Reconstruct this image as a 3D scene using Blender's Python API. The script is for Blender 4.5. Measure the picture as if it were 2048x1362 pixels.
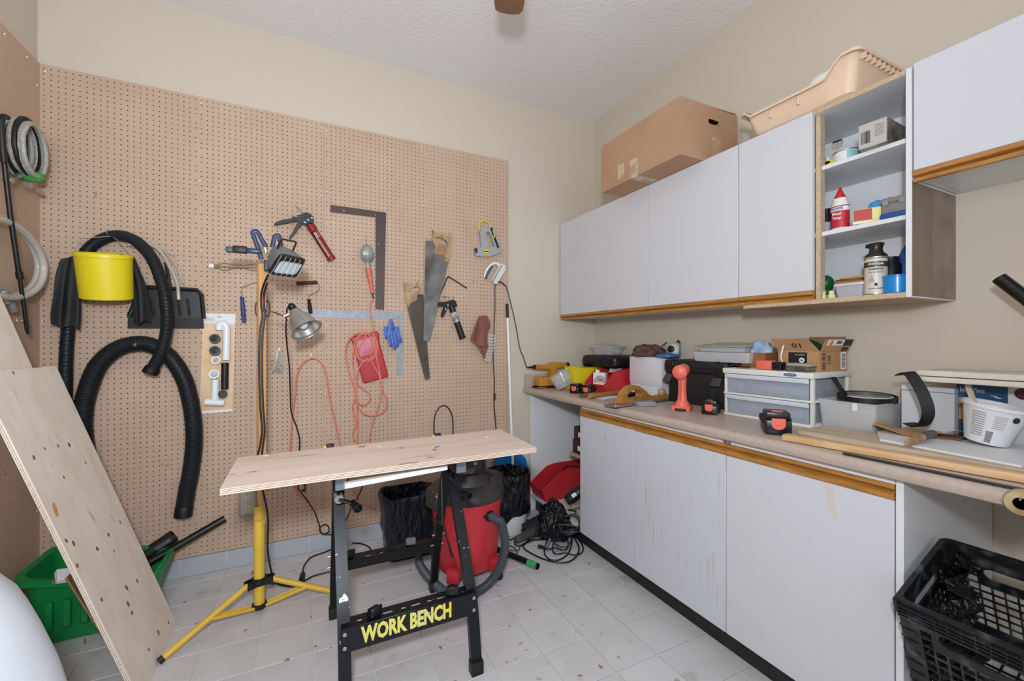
import bpy, bmesh, math, random
from math import sin, cos, pi, radians as RAD
from mathutils import Vector as V, Matrix, noise
from mathutils.geometry import tessellate_polygon
random.seed(7)
for o in list(bpy.data.objects): bpy.data.objects.remove(o)
sc = bpy.context.scene
COL = sc.collection

# ------------------------------------------------------------------ camera
CAM = V((-2.1069, -2.77, 1.25)); FPX = 849.0; YAW = math.atan(418/849.0)
cd = bpy.data.cameras.new('camera'); cam = bpy.data.objects.new('camera', cd); COL.objects.link(cam)
cd.sensor_fit = 'HORIZONTAL'; cd.sensor_width = 36; cd.lens = FPX*36/2048
cd.clip_start = .02; cd.clip_end = 60
cam.location = CAM; cam.rotation_euler = (pi/2, 0, -YAW)
sc.camera = cam

# ------------------------------------------------------------------ world, lights, exposure
w = bpy.data.worlds.new('world'); sc.world = w; w.use_nodes = True
w.node_tree.nodes['Background'].inputs[0].default_value = (.86, .92, 1, 1)
w.node_tree.nodes['Background'].inputs[1].default_value = 1.0
def area(name, loc, target, size, power, col, size_y=None):
    l = bpy.data.lights.new(name, 'AREA'); l.energy = power; l.size = size; l.color = col
    if size_y: l.shape = 'RECTANGLE'; l.size_y = size_y
    o = bpy.data.objects.new(name, l); COL.objects.link(o); o.location = loc
    o.rotation_euler = (V(target)-V(loc)).to_track_quat('-Z', 'Y').to_euler()
    return o
# added fill lamps, set at a made-up window and doorway behind the photographer
area('added_fill_window', (-1.15, -4.22, 1.75), (-1.15, 0, 1.45), 1.7, 1.5, (.82, .91, 1), 1.4)
area('added_fill_doorway', (-2.62, -4.22, 1.1), (-2.4, 0, 1.1), .85, .8, (.85, .92, 1), 2.0)
# the photographer's flash, held just above the lens
area('camera_flash', (-2.2, -2.88, 1.56), (-1.95, -.6, 1.15), .13, 28, (.85, .925, 1))
# its second head, bounced off the ceiling
area('bounce_flash', (-2.3, -2.85, 1.85), (-2.1, -2.1, 3.0), .8, 18, (.845, .92, 1))
vs = sc.view_settings
vs.view_transform = 'Standard'; vs.look = 'None'; vs.gamma = 1; vs.use_curve_mapping = False
vs.exposure = 0.5

# ------------------------------------------------------------------ survey helpers (photo measurement -> real place on a known plane)
FW = V((sin(YAW), cos(YAW), 0)); RT = V((cos(YAW), -sin(YAW), 0))
def ray(px, py): return FW + RT*((px-1024)/FPX) + V((0, 0, (681-py)/FPX))
def on_y(px, py, Y=0.0): r = ray(px, py); return CAM + r*((Y-CAM.y)/r.y)
def on_x(px, py, X=0.0): r = ray(px, py); return CAM + r*((X-CAM.x)/r.x)
def on_z(px, py, Z=0.0): r = ray(px, py); return CAM + r*((Z-CAM.z)/r.z)
def on_p(px, py, p, n):
    r = ray(px, py); n = V(n); return CAM + r*((V(p)-CAM).dot(n)/r.dot(n))

# ------------------------------------------------------------------ materials
MATS = {}
def srgb(h):
    c = [int(h[i:i+2], 16)/255 for i in (0, 2, 4)]
    return tuple(x/12.92 if x <= .04045 else ((x+.055)/1.055)**2.4 for x in c) + (1,)
def mat(name, hx, rough=.5, metal=0, hx2=None, scale=6, stretch=(1, 1, 1), bump=0, bscale=80, spec=.5, detail=4,
        lo=.35, hi=.65, alpha=1, trans=0, coat=0, sheen=0):
    if name in MATS: return MATS[name]
    m = bpy.data.materials.new(name); m.use_nodes = True; MATS[name] = m
    nt = m.node_tree; b = nt.nodes['Principled BSDF']; N = nt.nodes.new; L = nt.links.new
    b.inputs['Base Color'].default_value = srgb(hx); b.inputs['Roughness'].default_value = rough
    b.inputs['Metallic'].default_value = metal; b.inputs['Specular IOR Level'].default_value = spec
    if coat: b.inputs['Coat Weight'].default_value = coat
    if trans: b.inputs['Transmission Weight'].default_value = trans
    if alpha < 1: b.inputs['Alpha'].default_value = alpha
    if sheen: b.inputs['Sheen Weight'].default_value = sheen
    tc = N('ShaderNodeTexCoord'); mp = N('ShaderNodeMapping'); mp.inputs['Scale'].default_value = stretch
    L(tc.outputs['Object'], mp.inputs['Vector'])
    if hx2:
        t = N('ShaderNodeTexNoise'); t.inputs['Scale'].default_value = scale; t.inputs['Detail'].default_value = detail
        L(mp.outputs[0], t.inputs['Vector'])
        r = N('ShaderNodeValToRGB'); r.color_ramp.elements[0].position = lo; r.color_ramp.elements[1].position = hi
        r.color_ramp.elements[0].color = srgb(hx); r.color_ramp.elements[1].color = srgb(hx2)
        L(t.outputs['Fac'], r.inputs['Fac']); L(r.outputs['Color'], b.inputs['Base Color'])
    if bump:
        t2 = N('ShaderNodeTexNoise'); t2.inputs['Scale'].default_value = bscale; t2.inputs['Detail'].default_value = 3
        L(mp.outputs[0], t2.inputs['Vector'])
        bp = N('ShaderNodeBump'); bp.inputs['Strength'].default_value = bump; bp.inputs['Distance'].default_value = .004
        L(t2.outputs['Fac'], bp.inputs['Height']); L(bp.outputs[0], b.inputs['Normal'])
    return m
def nodes(m): nt = m.node_tree; return nt, nt.nodes['Principled BSDF'], nt.nodes.new, nt.links.new
def base_link(nt, b):
    l = [x for x in nt.links if x.to_socket == b.inputs['Base Color']]
    return l[0].from_socket if l else None
def spots(m, hx, scale=20, thr=.62, amount=1.0, stretch=(1, 1, 1), soft=.03, detail=2, off=(0, 0, 0), gate=None):
    """marks of another colour laid over a material: stains, knots, paint drips, scuffs"""
    nt, b, N, L = nodes(m); src = base_link(nt, b)
    tc = N('ShaderNodeTexCoord'); mp = N('ShaderNodeMapping'); mp.inputs['Scale'].default_value = stretch; mp.inputs['Location'].default_value = off
    L(tc.outputs['Object'], mp.inputs['Vector'])
    t = N('ShaderNodeTexNoise'); t.inputs['Scale'].default_value = scale; t.inputs['Detail'].default_value = detail; L(mp.outputs[0], t.inputs['Vector'])
    r = N('ShaderNodeValToRGB'); r.color_ramp.elements[0].position = thr; r.color_ramp.elements[1].position = min(1, thr+soft)
    r.color_ramp.elements[0].color = (0, 0, 0, 1); r.color_ramp.elements[1].color = (amount,)*3+(1,)
    L(t.outputs['Fac'], r.inputs['Fac'])
    fac = r.outputs['Color']
    if gate:
        g = N('ShaderNodeTexNoise'); g.inputs['Scale'].default_value = gate[0]; L(tc.outputs['Object'], g.inputs['Vector'])
        gr = N('ShaderNodeValToRGB'); gr.color_ramp.elements[0].position = gate[1]; gr.color_ramp.elements[1].position = gate[1]+.08
        L(g.outputs['Fac'], gr.inputs['Fac'])
        mu = N('ShaderNodeMix'); mu.data_type = 'RGBA'; mu.blend_type = 'MULTIPLY'; mu.inputs[0].default_value = 1
        L(fac, mu.inputs[6]); L(gr.outputs['Color'], mu.inputs[7]); fac = mu.outputs[2]
    mx = N('ShaderNodeMix'); mx.data_type = 'RGBA'
    L(fac, mx.inputs[0])
    if src: L(src, mx.inputs[6])
    else: mx.inputs[6].default_value = b.inputs['Base Color'].default_value
    mx.inputs[7].default_value = srgb(hx)
    L(mx.outputs[2], b.inputs['Base Color'])
    return m
def clear(name, hx, vis=.35, rough=.15):
    """thin translucent plastic: part see-through, part milky"""
    if name in MATS: return MATS[name]
    m = mat(name, hx, rough); nt, b, N, L = nodes(m)
    tr = N('ShaderNodeBsdfTransparent'); mx = N('ShaderNodeMixShader'); mx.inputs[0].default_value = vis
    out = [n for n in nt.nodes if n.type == 'OUTPUT_MATERIAL'][0]
    L(tr.outputs[0], mx.inputs[1]); L(b.outputs[0], mx.inputs[2]); L(mx.outputs[0], out.inputs['Surface'])
    return m

# ------------------------------------------------------------------ mesh building
def cr(pts, n=8, closed=False):
    """smooth curve through points"""
    P = [V(p) for p in pts]; out = []; k = len(P)
    for i in range(k if closed else k-1):
        a, b, c, d = (P[(i-1) % k] if closed or i else P[0]*2-P[1]), P[i], P[(i+1) % k], (P[(i+2) % k] if closed or i+2 < k else P[-1]*2-P[-2])
        for j in range(n):
            t = j/n
            out.append(.5*((2*b)+(c-a)*t+(2*a-5*b+4*c-d)*t*t+(3*b-a-3*c+d)*t**3))
    if not closed: out.append(P[-1])
    return out
def resample(P, step):
    out = [P[0].copy()]; acc = 0
    for a, b in zip(P, P[1:]):
        d = (b-a).length
        while acc+d >= step:
            t = (step-acc)/d; a = a.lerp(b, t); d = (b-a).length; out.append(a.copy()); acc = 0
        acc += d
    return out
def frame(n):
    n = V(n).normalized(); u = n.cross(V((0, 0, 1)))
    if u.length < 1e-4: u = V((1, 0, 0))
    u.normalize(); return u, n.cross(u), n
class MB:
    def __init__(s): s.v = []; s.f = []; s.m = []; s.mi = 0
    def add(s, vs, fs, T=None):
        k = len(s.v); s.v += [(T @ V(p)) if T else V(p) for p in vs]
        s.f += [tuple(i+k for i in f) for f in fs]; s.m += [s.mi]*len(fs); return s
    def box(s, x0, x1, y0, y1, z0, z1, T=None):
        x0, x1 = sorted((x0, x1)); y0, y1 = sorted((y0, y1)); z0, z1 = sorted((z0, z1))
        return s.add([(x, y, z) for z in (z0, z1) for y in (y0, y1) for x in (x0, x1)],
                     [(0, 2, 3, 1), (4, 5, 7, 6), (0, 1, 5, 4), (2, 6, 7, 3), (0, 4, 6, 2), (1, 3, 7, 5)], T)
    def rbox(s, x0, x1, y0, y1, z0, z1, r=.004, seg=2, T=None, taper=None):
        bm = bmesh.new(); bmesh.ops.create_cube(bm, size=1)
        for v in bm.verts:
            k = 1 if taper is None or v.co.z > 0 else taper
            v.co = V(((x0+x1)/2+v.co.x*(x1-x0)*k, (y0+y1)/2+v.co.y*(y1-y0)*k, (z0+z1)/2+v.co.z*(z1-z0)))
        bmesh.ops.bevel(bm, geom=list(bm.edges), offset=r, segments=seg, profile=.5, affect='EDGES')
        bm.verts.ensure_lookup_table()
        s.add([v.co.copy() for v in bm.verts], [tuple(v.index for v in f.verts) for f in bm.faces], T); bm.free(); return s
    def cyl(s, p0, p1, r0, r1=None, n=16, cap=True):
        r1 = r0 if r1 is None else r1; p0 = V(p0); p1 = V(p1); u, v, _ = frame(p1-p0)
        vs = [p+(u*cos(2*pi*i/n)+v*sin(2*pi*i/n))*r for p, r in ((p0, r0), (p1, r1)) for i in range(n)]
        fs = [(i, (i+1) % n, n+(i+1) % n, n+i) for i in range(n)]
        if cap: fs += [tuple(range(n))[::-1], tuple(range(n, 2*n))]
        return s.add(vs, fs)
    def tube(s, P, r, n=8, closed=False, cap=True, flat=None):
        P = [V(p) for p in P]; k = len(P); R = r if isinstance(r, (list, tuple)) else [r]*k
        tg = [((P[(i+1) % k] if closed or i+1 < k else P[i])-(P[i-1] if closed or i else P[i])) for i in range(k)]
        tg = [t.normalized() if t.length > 1e-9 else V((0, 0, 1)) for t in tg]
        u = frame(tg[0])[0]; vs = []; us = []
        for i in range(k):
            u = u-tg[i]*u.dot(tg[i])
            if u.length < 1e-6: u = frame(tg[i])[0]
            u.normalize(); us.append(u.copy())
        tw = 0
        if closed:
            e = us[-1]-tg[0]*us[-1].dot(tg[0]); e.normalize()
            tw = math.atan2(tg[0].dot(us[0].cross(e)), us[0].dot(e))
        for i in range(k):
            u = us[i]; w_ = tg[i].cross(u); ph = -tw*i/k
            for j in range(n):
                a = 2*pi*j/n+ph; fu, fv = (1, 1) if not flat else flat
                vs.append(P[i]+(u*cos(a)*fu+w_*sin(a)*fv)*R[i])
        fs = [(i*n+j, i*n+(j+1) % n, ((i+1) % k)*n+(j+1) % n, ((i+1) % k)*n+j) for i in range(k if closed else k-1) for j in range(n)]
        if cap and not closed: fs += [tuple(range(n))[::-1], tuple(range((k-1)*n, k*n))]
        return s.add(vs, fs)
    def hose(s, P, r, pitch=.006, depth=.12, n=14):
        Q = resample([V(p) for p in P], pitch/3)
        return s.tube(Q, [r*(1 if i % 3 else 1-depth) for i in range(len(Q))], n)
    def lathe(s, prof, o=(0, 0, 0), axis=(0, 0, 1), n=28, sx=1, sy=1, a0=0, a1=2*pi, x=None):
        u, v, w_ = frame(axis); o = V(o)
        if x is not None: u = V(x).normalized(); v = w_.cross(u)
        full = abs(a1-a0-2*pi) < 1e-6; m_ = n if full else n+1; vs = []; fs = []
        for (r, z) in prof:
            for i in range(m_):
                a = a0+(a1-a0)*i/n; vs.append(o+u*cos(a)*r*sx+v*sin(a)*r*sy+w_*z)
        for k in range(len(prof)-1):
            for i in range(n):
                j = (i+1) % m_; fs.append((k*m_+i, k*m_+j, (k+1)*m_+j, (k+1)*m_+i))
        if full:
            if prof[0][0] > 1e-6: fs.append(tuple(range(n))[::-1])
            if prof[-1][0] > 1e-6: fs.append(tuple(range((len(prof)-1)*m_, len(prof)*m_)))
        return s.add(vs, fs)
    def shell(s, prof, o=(0, 0, 0), axis=(0, 0, 1), n=28, th=.002, sx=1, sy=1, x=None):
        """open vessel: outer profile then back down the inside"""
        inn = [(max(r-th, 0), z+(th if i == 0 else 0)) for i, (r, z) in enumerate(prof)]
        return s.lathe([(0, prof[0][1])]+list(prof)+inn[::-1]+[(0, prof[0][1]+th)], o, axis, n, sx, sy, x=x)
    def ball(s, c, r, sc_=(1, 1, 1), n=16, T=None):
        prof = [(sin(pi*i/(n//2)), -cos(pi*i/(n//2))) for i in range(n//2+1)]
        k = len(s.v); s.lathe(prof, n=n)
        for i in range(k, len(s.v)):
            p = s.v[i]; p = V((p.x*r*sc_[0], p.y*r*sc_[1], p.z*r*sc_[2])); s.v[i] = (T @ p if T else p)+V(c)
        return s
    def prism(s, outer, t, o=(0, 0, 0), u=(1, 0, 0), v=(0, 0, 1), holes=(), cham=0):
        """flat shape given in (u, v), t thick along u x v"""
        u = V(u); v = V(v); n = u.cross(v).normalized(); o = V(o)
        loops = [list(outer)]+[list(h) for h in holes]
        tri = tessellate_polygon([[V((a, b, 0)) for a, b in l] for l in loops])
        flat = [p for l in loops for p in l]; N = len(flat)
        vs = [o+u*a+v*b for a, b in flat]+[o+u*a+v*b+n*t for a, b in flat]
        fs = []
        for a, b, c in tri:
            A, B, Cc = flat[a], flat[b], flat[c]
            if (B[0]-A[0])*(Cc[1]-A[1])-(B[1]-A[1])*(Cc[0]-A[0]) < 0: b, c = c, b
            fs += [(a, c, b), (a+N, b+N, c+N)]
        k = 0
        for li, l in enumerate(loops):
            m_ = len(l); ar = sum(l[i][0]*l[(i+1) % m_][1]-l[(i+1) % m_][0]*l[i][1] for i in range(m_))
            for i in range(m_):
                a, b = k+i, k+(i+1) % m_
                ccw = ar > 0
                if li: ccw = not ccw
                fs.append((a, b, b+N, a+N) if ccw else (b, a, a+N, b+N))
            k += m_
        return s.add(vs, fs)
    def loft(s, rings, cap=True, closed=True):
        n = len(rings[0]); vs = [V(p) for r in rings for p in r]; fs = []
        for k in range(len(rings)-1):
            for i in range(n if closed else n-1):
                j = (i+1) % n; fs.append((k*n+i, k*n+j, (k+1)*n+j, (k+1)*n+i))
        if cap and closed: fs += [tuple(range(n))[::-1], tuple(range((len(rings)-1)*n, len(rings)*n))]
        return s.add(vs, fs)
    def sheet(s, fn, nu, nv, th=.002):
        """cloth or paper: fn(u, v) -> point and a back side th behind"""
        P = [[V(fn(i/nu, j/nv)) for j in range(nv+1)] for i in range(nu+1)]
        nrm = [[None]*(nv+1) for _ in range(nu+1)]
        for i in range(nu+1):
            for j in range(nv+1):
                a = P[min(i+1, nu)][j]-P[max(i-1, 0)][j]; b = P[i][min(j+1, nv)]-P[i][max(j-1, 0)]
                q = a.cross(b); nrm[i][j] = q.normalized() if q.length > 1e-12 else V((0, 0, 1))
        m_ = nv+1; A = [P[i][j] for i in range(nu+1) for j in range(m_)]; B = [P[i][j]-nrm[i][j]*th for i in range(nu+1) for j in range(m_)]
        K = len(A); fs = []
        for i in range(nu):
            for j in range(nv):
                a = i*m_+j; fs += [(a, a+m_, a+m_+1, a+1), (K+a, K+a+1, K+a+m_+1, K+a+m_)]
        for i in range(nu):
            for j in (0, nv):
                a = i*m_+j; b = a+m_; fs.append((a, K+a, K+b, b) if j == 0 else (a, b, K+b, K+a))
        for j in range(nv):
            for i in (0, nu):
                a = i*m_+j; b = a+1; fs.append((a, b, K+b, K+a) if i == 0 else (a, K+a, K+b, b))
        return s.add(A+B, fs)
    def bounds(s):
        return [min(p[i] for p in s.v) for i in range(3)], [max(p[i] for p in s.v) for i in range(3)]
WM = {}
def link(o, M_):
    COL.objects.link(o); WM[o.name] = M_; return o
def props(o, label=None, cat=None, group=None, kind=None):
    for k, x in (('label', label), ('category', cat), ('group', group), ('kind', kind)):
        if x: o[k] = x
    return o
def mesh_of(name, mb, m, inv=None, ang=38):
    me = bpy.data.meshes.new(name)
    me.from_pydata([inv @ p for p in mb.v] if inv else mb.v, [], mb.f)
    for x in (m if isinstance(m, (list, tuple)) else [m]): me.materials.append(x)
    if any(mb.m): me.polygons.foreach_set('material_index', mb.m)
    me.polygons.foreach_set('use_smooth', [True]*len(me.polygons))
    me.set_sharp_from_angle(angle=RAD(ang)); me.update(); return me
def thing(name, label, cat, loc=(0, 0, 0), rz=0, group=None, rot=None, kind=None):
    o = bpy.data.objects.new(name, None); o.empty_display_size = .05
    o.location = loc; o.rotation_euler = rot or (0, 0, rz)
    M_ = Matrix.Translation(V(loc)) @ o.rotation_euler.to_matrix().to_4x4()
    link(o, M_); return props(o, label, cat, group, kind)
def part(root, name, mb, m, label=None, local=False, ang=38, kind=None):
    M_ = WM[root.name]
    o = bpy.data.objects.new(name, mesh_of(name, mb, m, None if local else M_.inverted(), ang))
    link(o, M_); o.parent = root; return props(o, label, None, None, kind)
def solo(name, mb, m, label, cat, group=None, kind=None, ang=38):
    lo, hi = mb.bounds(); loc = V(((lo[0]+hi[0])/2, (lo[1]+hi[1])/2, lo[2])); M_ = Matrix.Translation(loc)
    o = bpy.data.objects.new(name, mesh_of(name, mb, m, M_.inverted(), ang)); o.location = loc
    link(o, M_); return props(o, label, cat, group, kind)
def struct(name, mb, m, ang=38): return solo(name, mb, m, None, None, kind='structure', ang=ang)
def share(root, src, name, dloc):
    """another alike piece: same mesh, moved"""
    o = bpy.data.objects.new(name, src.data); link(o, WM[root.name]); o.parent = root; o.location = dloc; return o
def clone(root, loc, rz=None, label=None, rot=None):
    r = root.copy(); COL.objects.link(r); r.location = loc
    if rot: r.rotation_euler = rot
    elif rz is not None: r.rotation_euler = (0, 0, rz)
    WM[r.name] = Matrix.Translation(V(loc)) @ r.rotation_euler.to_matrix().to_4x4()
    if label: r['label'] = label
    for ch in list(root.children):
        c = ch.copy(); COL.objects.link(c); c.parent = r; WM[c.name] = WM[r.name]
        for g in list(ch.children):
            d = g.copy(); COL.objects.link(d); d.parent = c; WM[d.name] = WM[r.name]
    return r
def text_mb(s, size, o, u, v, lift=.0006, width=None, bold=0, align='CENTER', spacing=1):
    cu = bpy.data.curves.new('t', 'FONT'); cu.body = s; cu.size = 1; cu.align_x = align; cu.align_y = 'CENTER'
    cu.offset = bold; cu.space_character = spacing; cu.resolution_u = 2
    ob = bpy.data.objects.new('t', cu); me = ob.to_mesh()
    mb = MB(); u = V(u).normalized(); v = V(v).normalized(); n = u.cross(v); o = V(o)
    xs = [p.co.x for p in me.vertices]; k = size
    if width and xs: k = width/(max(xs)-min(xs))
    mb.add([o+u*p.co.x*k+v*p.co.y*size+n*lift for p in me.vertices], [tuple(p.vertices) for p in me.polygons])
    ob.to_mesh_clear(); bpy.data.objects.remove(ob); bpy.data.curves.remove(cu); return mb
def lettering(root, s, size, o, u, v, m, **k):
    return part(root, k.pop('name', 'lettering'), text_mb(s, size, o, u, v, **k), m)
def patch(o, u, v, w_, h, t=.0005, mb=None):
    """thin printed panel centred on o"""
    u = V(u).normalized(); v = V(v).normalized(); mb = mb or MB()
    return mb.prism([(-w_/2, -h/2), (w_/2, -h/2), (w_/2, h/2), (-w_/2, h/2)], t, o, u, v)
def bars(o, u, v, w_, h, n=18, t=.0007, seed=1):
    rnd = random.Random(seed); mb = MB(); x = -w_/2; u = V(u).normalized()
    for i in range(n):
        bw = w_/n*rnd.uniform(.25, .75); patch(V(o)+u*(x+bw/2), u, v, bw, h, t, mb); x += w_/n
    return mb
def E3(a, b, c): return Matrix.Rotation(c, 4, 'Z') @ Matrix.Rotation(b, 4, 'Y') @ Matrix.Rotation(a, 4, 'X')
def TR(loc, a=0, b=0, c=0): return Matrix.Translation(V(loc)) @ E3(a, b, c)

# ================================================================== materials used all over
M_wall = mat('wall_paint', 'CFC4B4', .75, bump=.05, bscale=220, spec=.25)
M_ceil = mat('stipple_ceiling', 'E9E7E5', .9, bump=1.0, bscale=48, spec=.1)
M_grout = mat('grout', 'E4E2DF', .85)
M_tile = mat('floor_tile', 'C6C3C4', .42, hx2='CFCCCD', scale=5)
spots(M_tile, '6E5F45', 26, .69, .8, off=(3, 1, 0), soft=.02, gate=(1.7, .46)); spots(M_tile, '4A4038', 45, .77, .8, off=(7, 1, 0), soft=.02); spots(M_tile, '8E8678', 7, .66, .35, soft=.1)
M_btile = mat('base_tile', 'B3B6BC', .35)
M_peg = mat('hardboard', 'C6AB95', .6, hx2='BFA38C', scale=3, bump=.03, bscale=300, spec=.3)
M_hole_shade = mat('hole_shade', '241A14', .9)  # shade of the gap behind the pegboard, put into colour
M_screw = mat('screw_steel', 'D8D8D6', .35, .7)
M_white = mat('white_melamine', 'DEDFE1', .38)
M_door = mat('white_door', 'CFCFD5', .36)
M_doorst = mat('stained_white_door', 'CCCFD8', .36)
spots(M_doorst, 'BFA877', 9, .60, .55, stretch=(1, 11, .5), soft=.06, gate=(3.2, .47))
M_oak = mat('oak', 'BB8440', .4, hx2='99662C', scale=14, stretch=(6, .7, 6), bump=.05, bscale=40, coat=.2)
M_chip = mat('particle_board', 'C8B294', .75, hx2='B79F80', scale=90, detail=2)
M_lam = mat('worktop_laminate', 'BBAA9E', .35, hx2='B3A194', scale=60)
M_dark = mat('black_toe_board', '1C1A1A', .55, hx2='26241F', scale=12)
M_blackp = mat('black_plastic', '0E0F10', .42)
M_blackm = mat('black_matte_plastic', '151617', .6)
M_rubber = mat('black_rubber', '0D0D0E', .5)
M_cord = mat('black_cord', '121213', .45)
M_steel = mat('steel', 'B9B9B7', .32, .9)
M_wire = mat('galvanised_wire', 'CFCCC4', .35, .8)
M_pure = mat('white_plastic', 'EDEDEB', .4)
M_red = mat('red_plastic', 'B3222B', .38)
M_yel = mat('yellow_plastic', 'E3CE1F', .4)
M_paper = mat('white_paper', 'E8E8EA', .8)
M_ink = mat('black_ink', '16161A', .6)

# ================================================================== room shell
X0, X1, Y0, Y1, H = -3.229, .0, -4.3, .012, 3.01
b = MB(); b.box(X0-.1, .1, Y0-.1, Y1+.1, -.12, -.006); floor = struct('floor', b, M_grout)
P_ = .2047; xs = [-.56, -.635]+[-.635-P_*k for k in range(1, 13)]+[X0+.002]
ys = [Y1-.002]+[-.075-P_*k for k in range(0, 22)]
tile_cache = {}
def tile_mesh(w_, d):
    k = (round(w_, 3), round(d, 3))
    if k not in tile_cache:
        g = .0022; c = .0012; a, b_ = w_/2-g, d/2-g; mb = MB()
        mb.loft([[(-a, -b_, -.006), (a, -b_, -.006), (a, b_, -.006), (-a, b_, -.006)], [(-a, -b_, -c), (a, -b_, -c), (a, b_, -c), (-a, b_, -c)],
                 [(-a+c, -b_+c, 0), (a-c, -b_+c, 0), (a-c, b_-c, 0), (-a+c, b_-c, 0)]])
        tile_cache[k] = mesh_of('tile', mb, M_tile, ang=30)
    return tile_cache[k]
rest = MB(); FL = WM[floor.name].inverted()
# the material runs in each tile's own space: shift it so every tile differs
nt, bs, N_, L_ = nodes(M_tile)
oi = N_('ShaderNodeObjectInfo')
for n_ in [n for n in nt.nodes if n.type == 'MAPPING']:
    va = N_('ShaderNodeVectorMath'); va.operation = 'ADD'; src = n_.inputs['Vector'].links[0].from_socket
    ml = N_('ShaderNodeVectorMath'); ml.operation = 'SCALE'; ml.inputs['Scale'].default_value = 40
    cx = N_('ShaderNodeCombineXYZ')
    for i in range(3): L_(oi.outputs['Random'], cx.inputs[i])
    L_(cx.outputs[0], ml.inputs[0]); L_(src, va.inputs[0]); L_(ml.outputs[0], va.inputs[1]); L_(va.outputs[0], n_.inputs['Vector'])
for i in range(len(xs)-1):
    for j in range(len(ys)-1):
        xa, xb, ya, yb = xs[i+1], xs[i], ys[j+1], ys[j]
        if yb < -2.4:
            rest.box(xa+.002, xb-.002, ya+.002, yb-.002, -.006, 0)
        else:
            o = bpy.data.objects.new('tile', tile_mesh(xb-xa, yb-ya)); COL.objects.link(o); o.parent = floor
            o.location = FL @ V(((xa+xb)/2, (ya+yb)/2, random.uniform(-.0004, .0)))
for i in range(3):
    for j in range(len(ys)-1):
        xb, xa, ya, yb = -.56+P_*(i+1), -.56+P_*i, ys[j+1], ys[j]
        if yb > -2.2 or i == 2 and xb > 0 and False: continue
        xb = min(xb, -.002)
        if xb-xa > .02: rest.box(xa+.002, xb-.002, ya+.002, yb-.002, -.006, 0)
part(floor, 'tile_field', rest, M_tile, kind='stuff')
b = MB(); b.box(X0-.1, .1, Y0-.1, Y1+.1, H, H+.1); struct('ceiling', b, M_ceil)
b = MB(); b.box(X0-.1, .1, Y1, Y1+.1, -.1, H); struct('wall_back', b, M_wall)
b = MB(); b.box(.0, .1, Y0-.1, Y1+.1, -.1, H); struct('wall_right', b, M_wall)
b = MB(); b.box(X0-.1, X0, Y0-.1, Y1+.1, -.1, H); struct('wall_left', b, M_wall)
# unseen wall behind the photographer; its window and doorway are added for the fill lamps
b = MB()
b.prism([(X0-.1, 0), (-3.08, 0), (-3.08, 2.1), (-2.17, 2.1), (-2.17, 0), (.1, 0), (.1, H), (X0-.1, H)], .1, (0, Y0, 0), (1, 0, 0), (0, 0, 1),
        holes=[[(-2.0, 1.03), (-.3, 1.03), (-.3, 2.47), (-2.0, 2.47)]])
struct('unseen_wall_front', b, M_wall)
b = MB()
for (a, c, d, e) in ((-2.04, -.26, .99, 1.03), (-2.04, -.26, 2.47, 2.51), (-2.04, -2.0, 1.03, 2.47), (-.3, -.26, 1.03, 2.47), (-1.165, -1.135, 1.03, 2.47)):
    b.box(a, c, Y0-.1, Y0+.012, d, e)
struct('added_window_1', b, M_pure)
# tile baseboard along the pegboard wall
base = thing('baseboard_back', None, None, (-2, Y1, 0), kind='structure')
x = -.64
while x > X0+.05:
    xa = max(x-.2047, X0+.004); b = MB(); b.rbox(xa+.0015, x-.0015, Y1-.0095, Y1+.0, .001, .098, .0015, 1); part(base, 'tile', b, M_btile); x -= .2047
b = MB(); b.box(X0+.002, -.64, Y1-.006, Y1, 0, .097); part(base, 'grout_bed', b, M_grout)

# ================================================================== pegboard
def pegboard(name, label, o, u, x0, x1, z0, z1, skip=lambda c, r: False, th=.005, rows=None):
    """hardboard sheet with real punched holes; face towards -n"""
    u = V(u); o = V(o); n = u.cross(V((0, 0, 1)))          # outward face normal
    mb = MB(); p = .0254; r_ = .0031; nc = int((x1-x0)/p); nr = int((z1-z0)/p)
    mx = (x1-x0-nc*p)/2; mz = (z1-z0-nr*p)/2
    vs, fs = mb.v, mb.f
    def P(a, z, d=0): return o+u*a+V((0, 0, z))-n*d
    gx = [x0]+[x0+mx+i*p for i in range(nc+1)]+[x1]; gz = [z0]+[z0+mz+i*p for i in range(nr+1)]+[z1]
    idx = {}
    for i, a in enumerate(gx):
        for j, z in enumerate(gz): idx[i, j] = len(vs); vs.append(P(a, z))
    for i in range(len(gx)-1):
        for j in range(len(gz)-1):
            q = (idx[i, j], idx[i+1, j], idx[i+1, j+1], idx[i, j+1])
            c, r = i-1, j-1
            if not (0 <= c < nc and 0 <= r < nr) or skip(c, r): fs.append(q); continue
            cx_, cz = gx[i]+p/2, gz[j]+p/2; k = len(vs); n8 = 8
            for d in (0, th):
                for t in range(n8):
                    a = 2*pi*(t+.5)/n8+pi; vs.append(P(cx_+r_*cos(a), cz+r_*sin(a), d))
            # hole vertices 0..7 start at lower left going counter-clockwise
            h = [k+t for t in range(n8)]
            fs += [(q[0], h[1], h[0]), (q[0], q[1], h[2], h[1]), (q[1], h[3], h[2]), (q[1], q[2], h[4], h[3]), (q[2], h[5], h[4]),
                   (q[2], q[3], h[6], h[5]), (q[3], h[7], h[6]), (q[3], q[0], h[0], h[7])]
            fs += [(h[t], h[(t+1) % n8], h[(t+1) % n8]+n8, h[t]+n8) for t in range(n8)]
    # sides
    e = MB()
    k = len(vs)
    for a, z in ((x0, z0), (x1, z0), (x1, z1), (x0, z1)): vs.append(P(a, z)); vs.append(P(a, z, th))
    for t in range(4):
        a0, a1 = k+2*t, k+2*((t+1) % 4); fs.append((a0, a0+1, a1+1, a1))
    mb.m = [0]*len(fs)
    return mb
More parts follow.
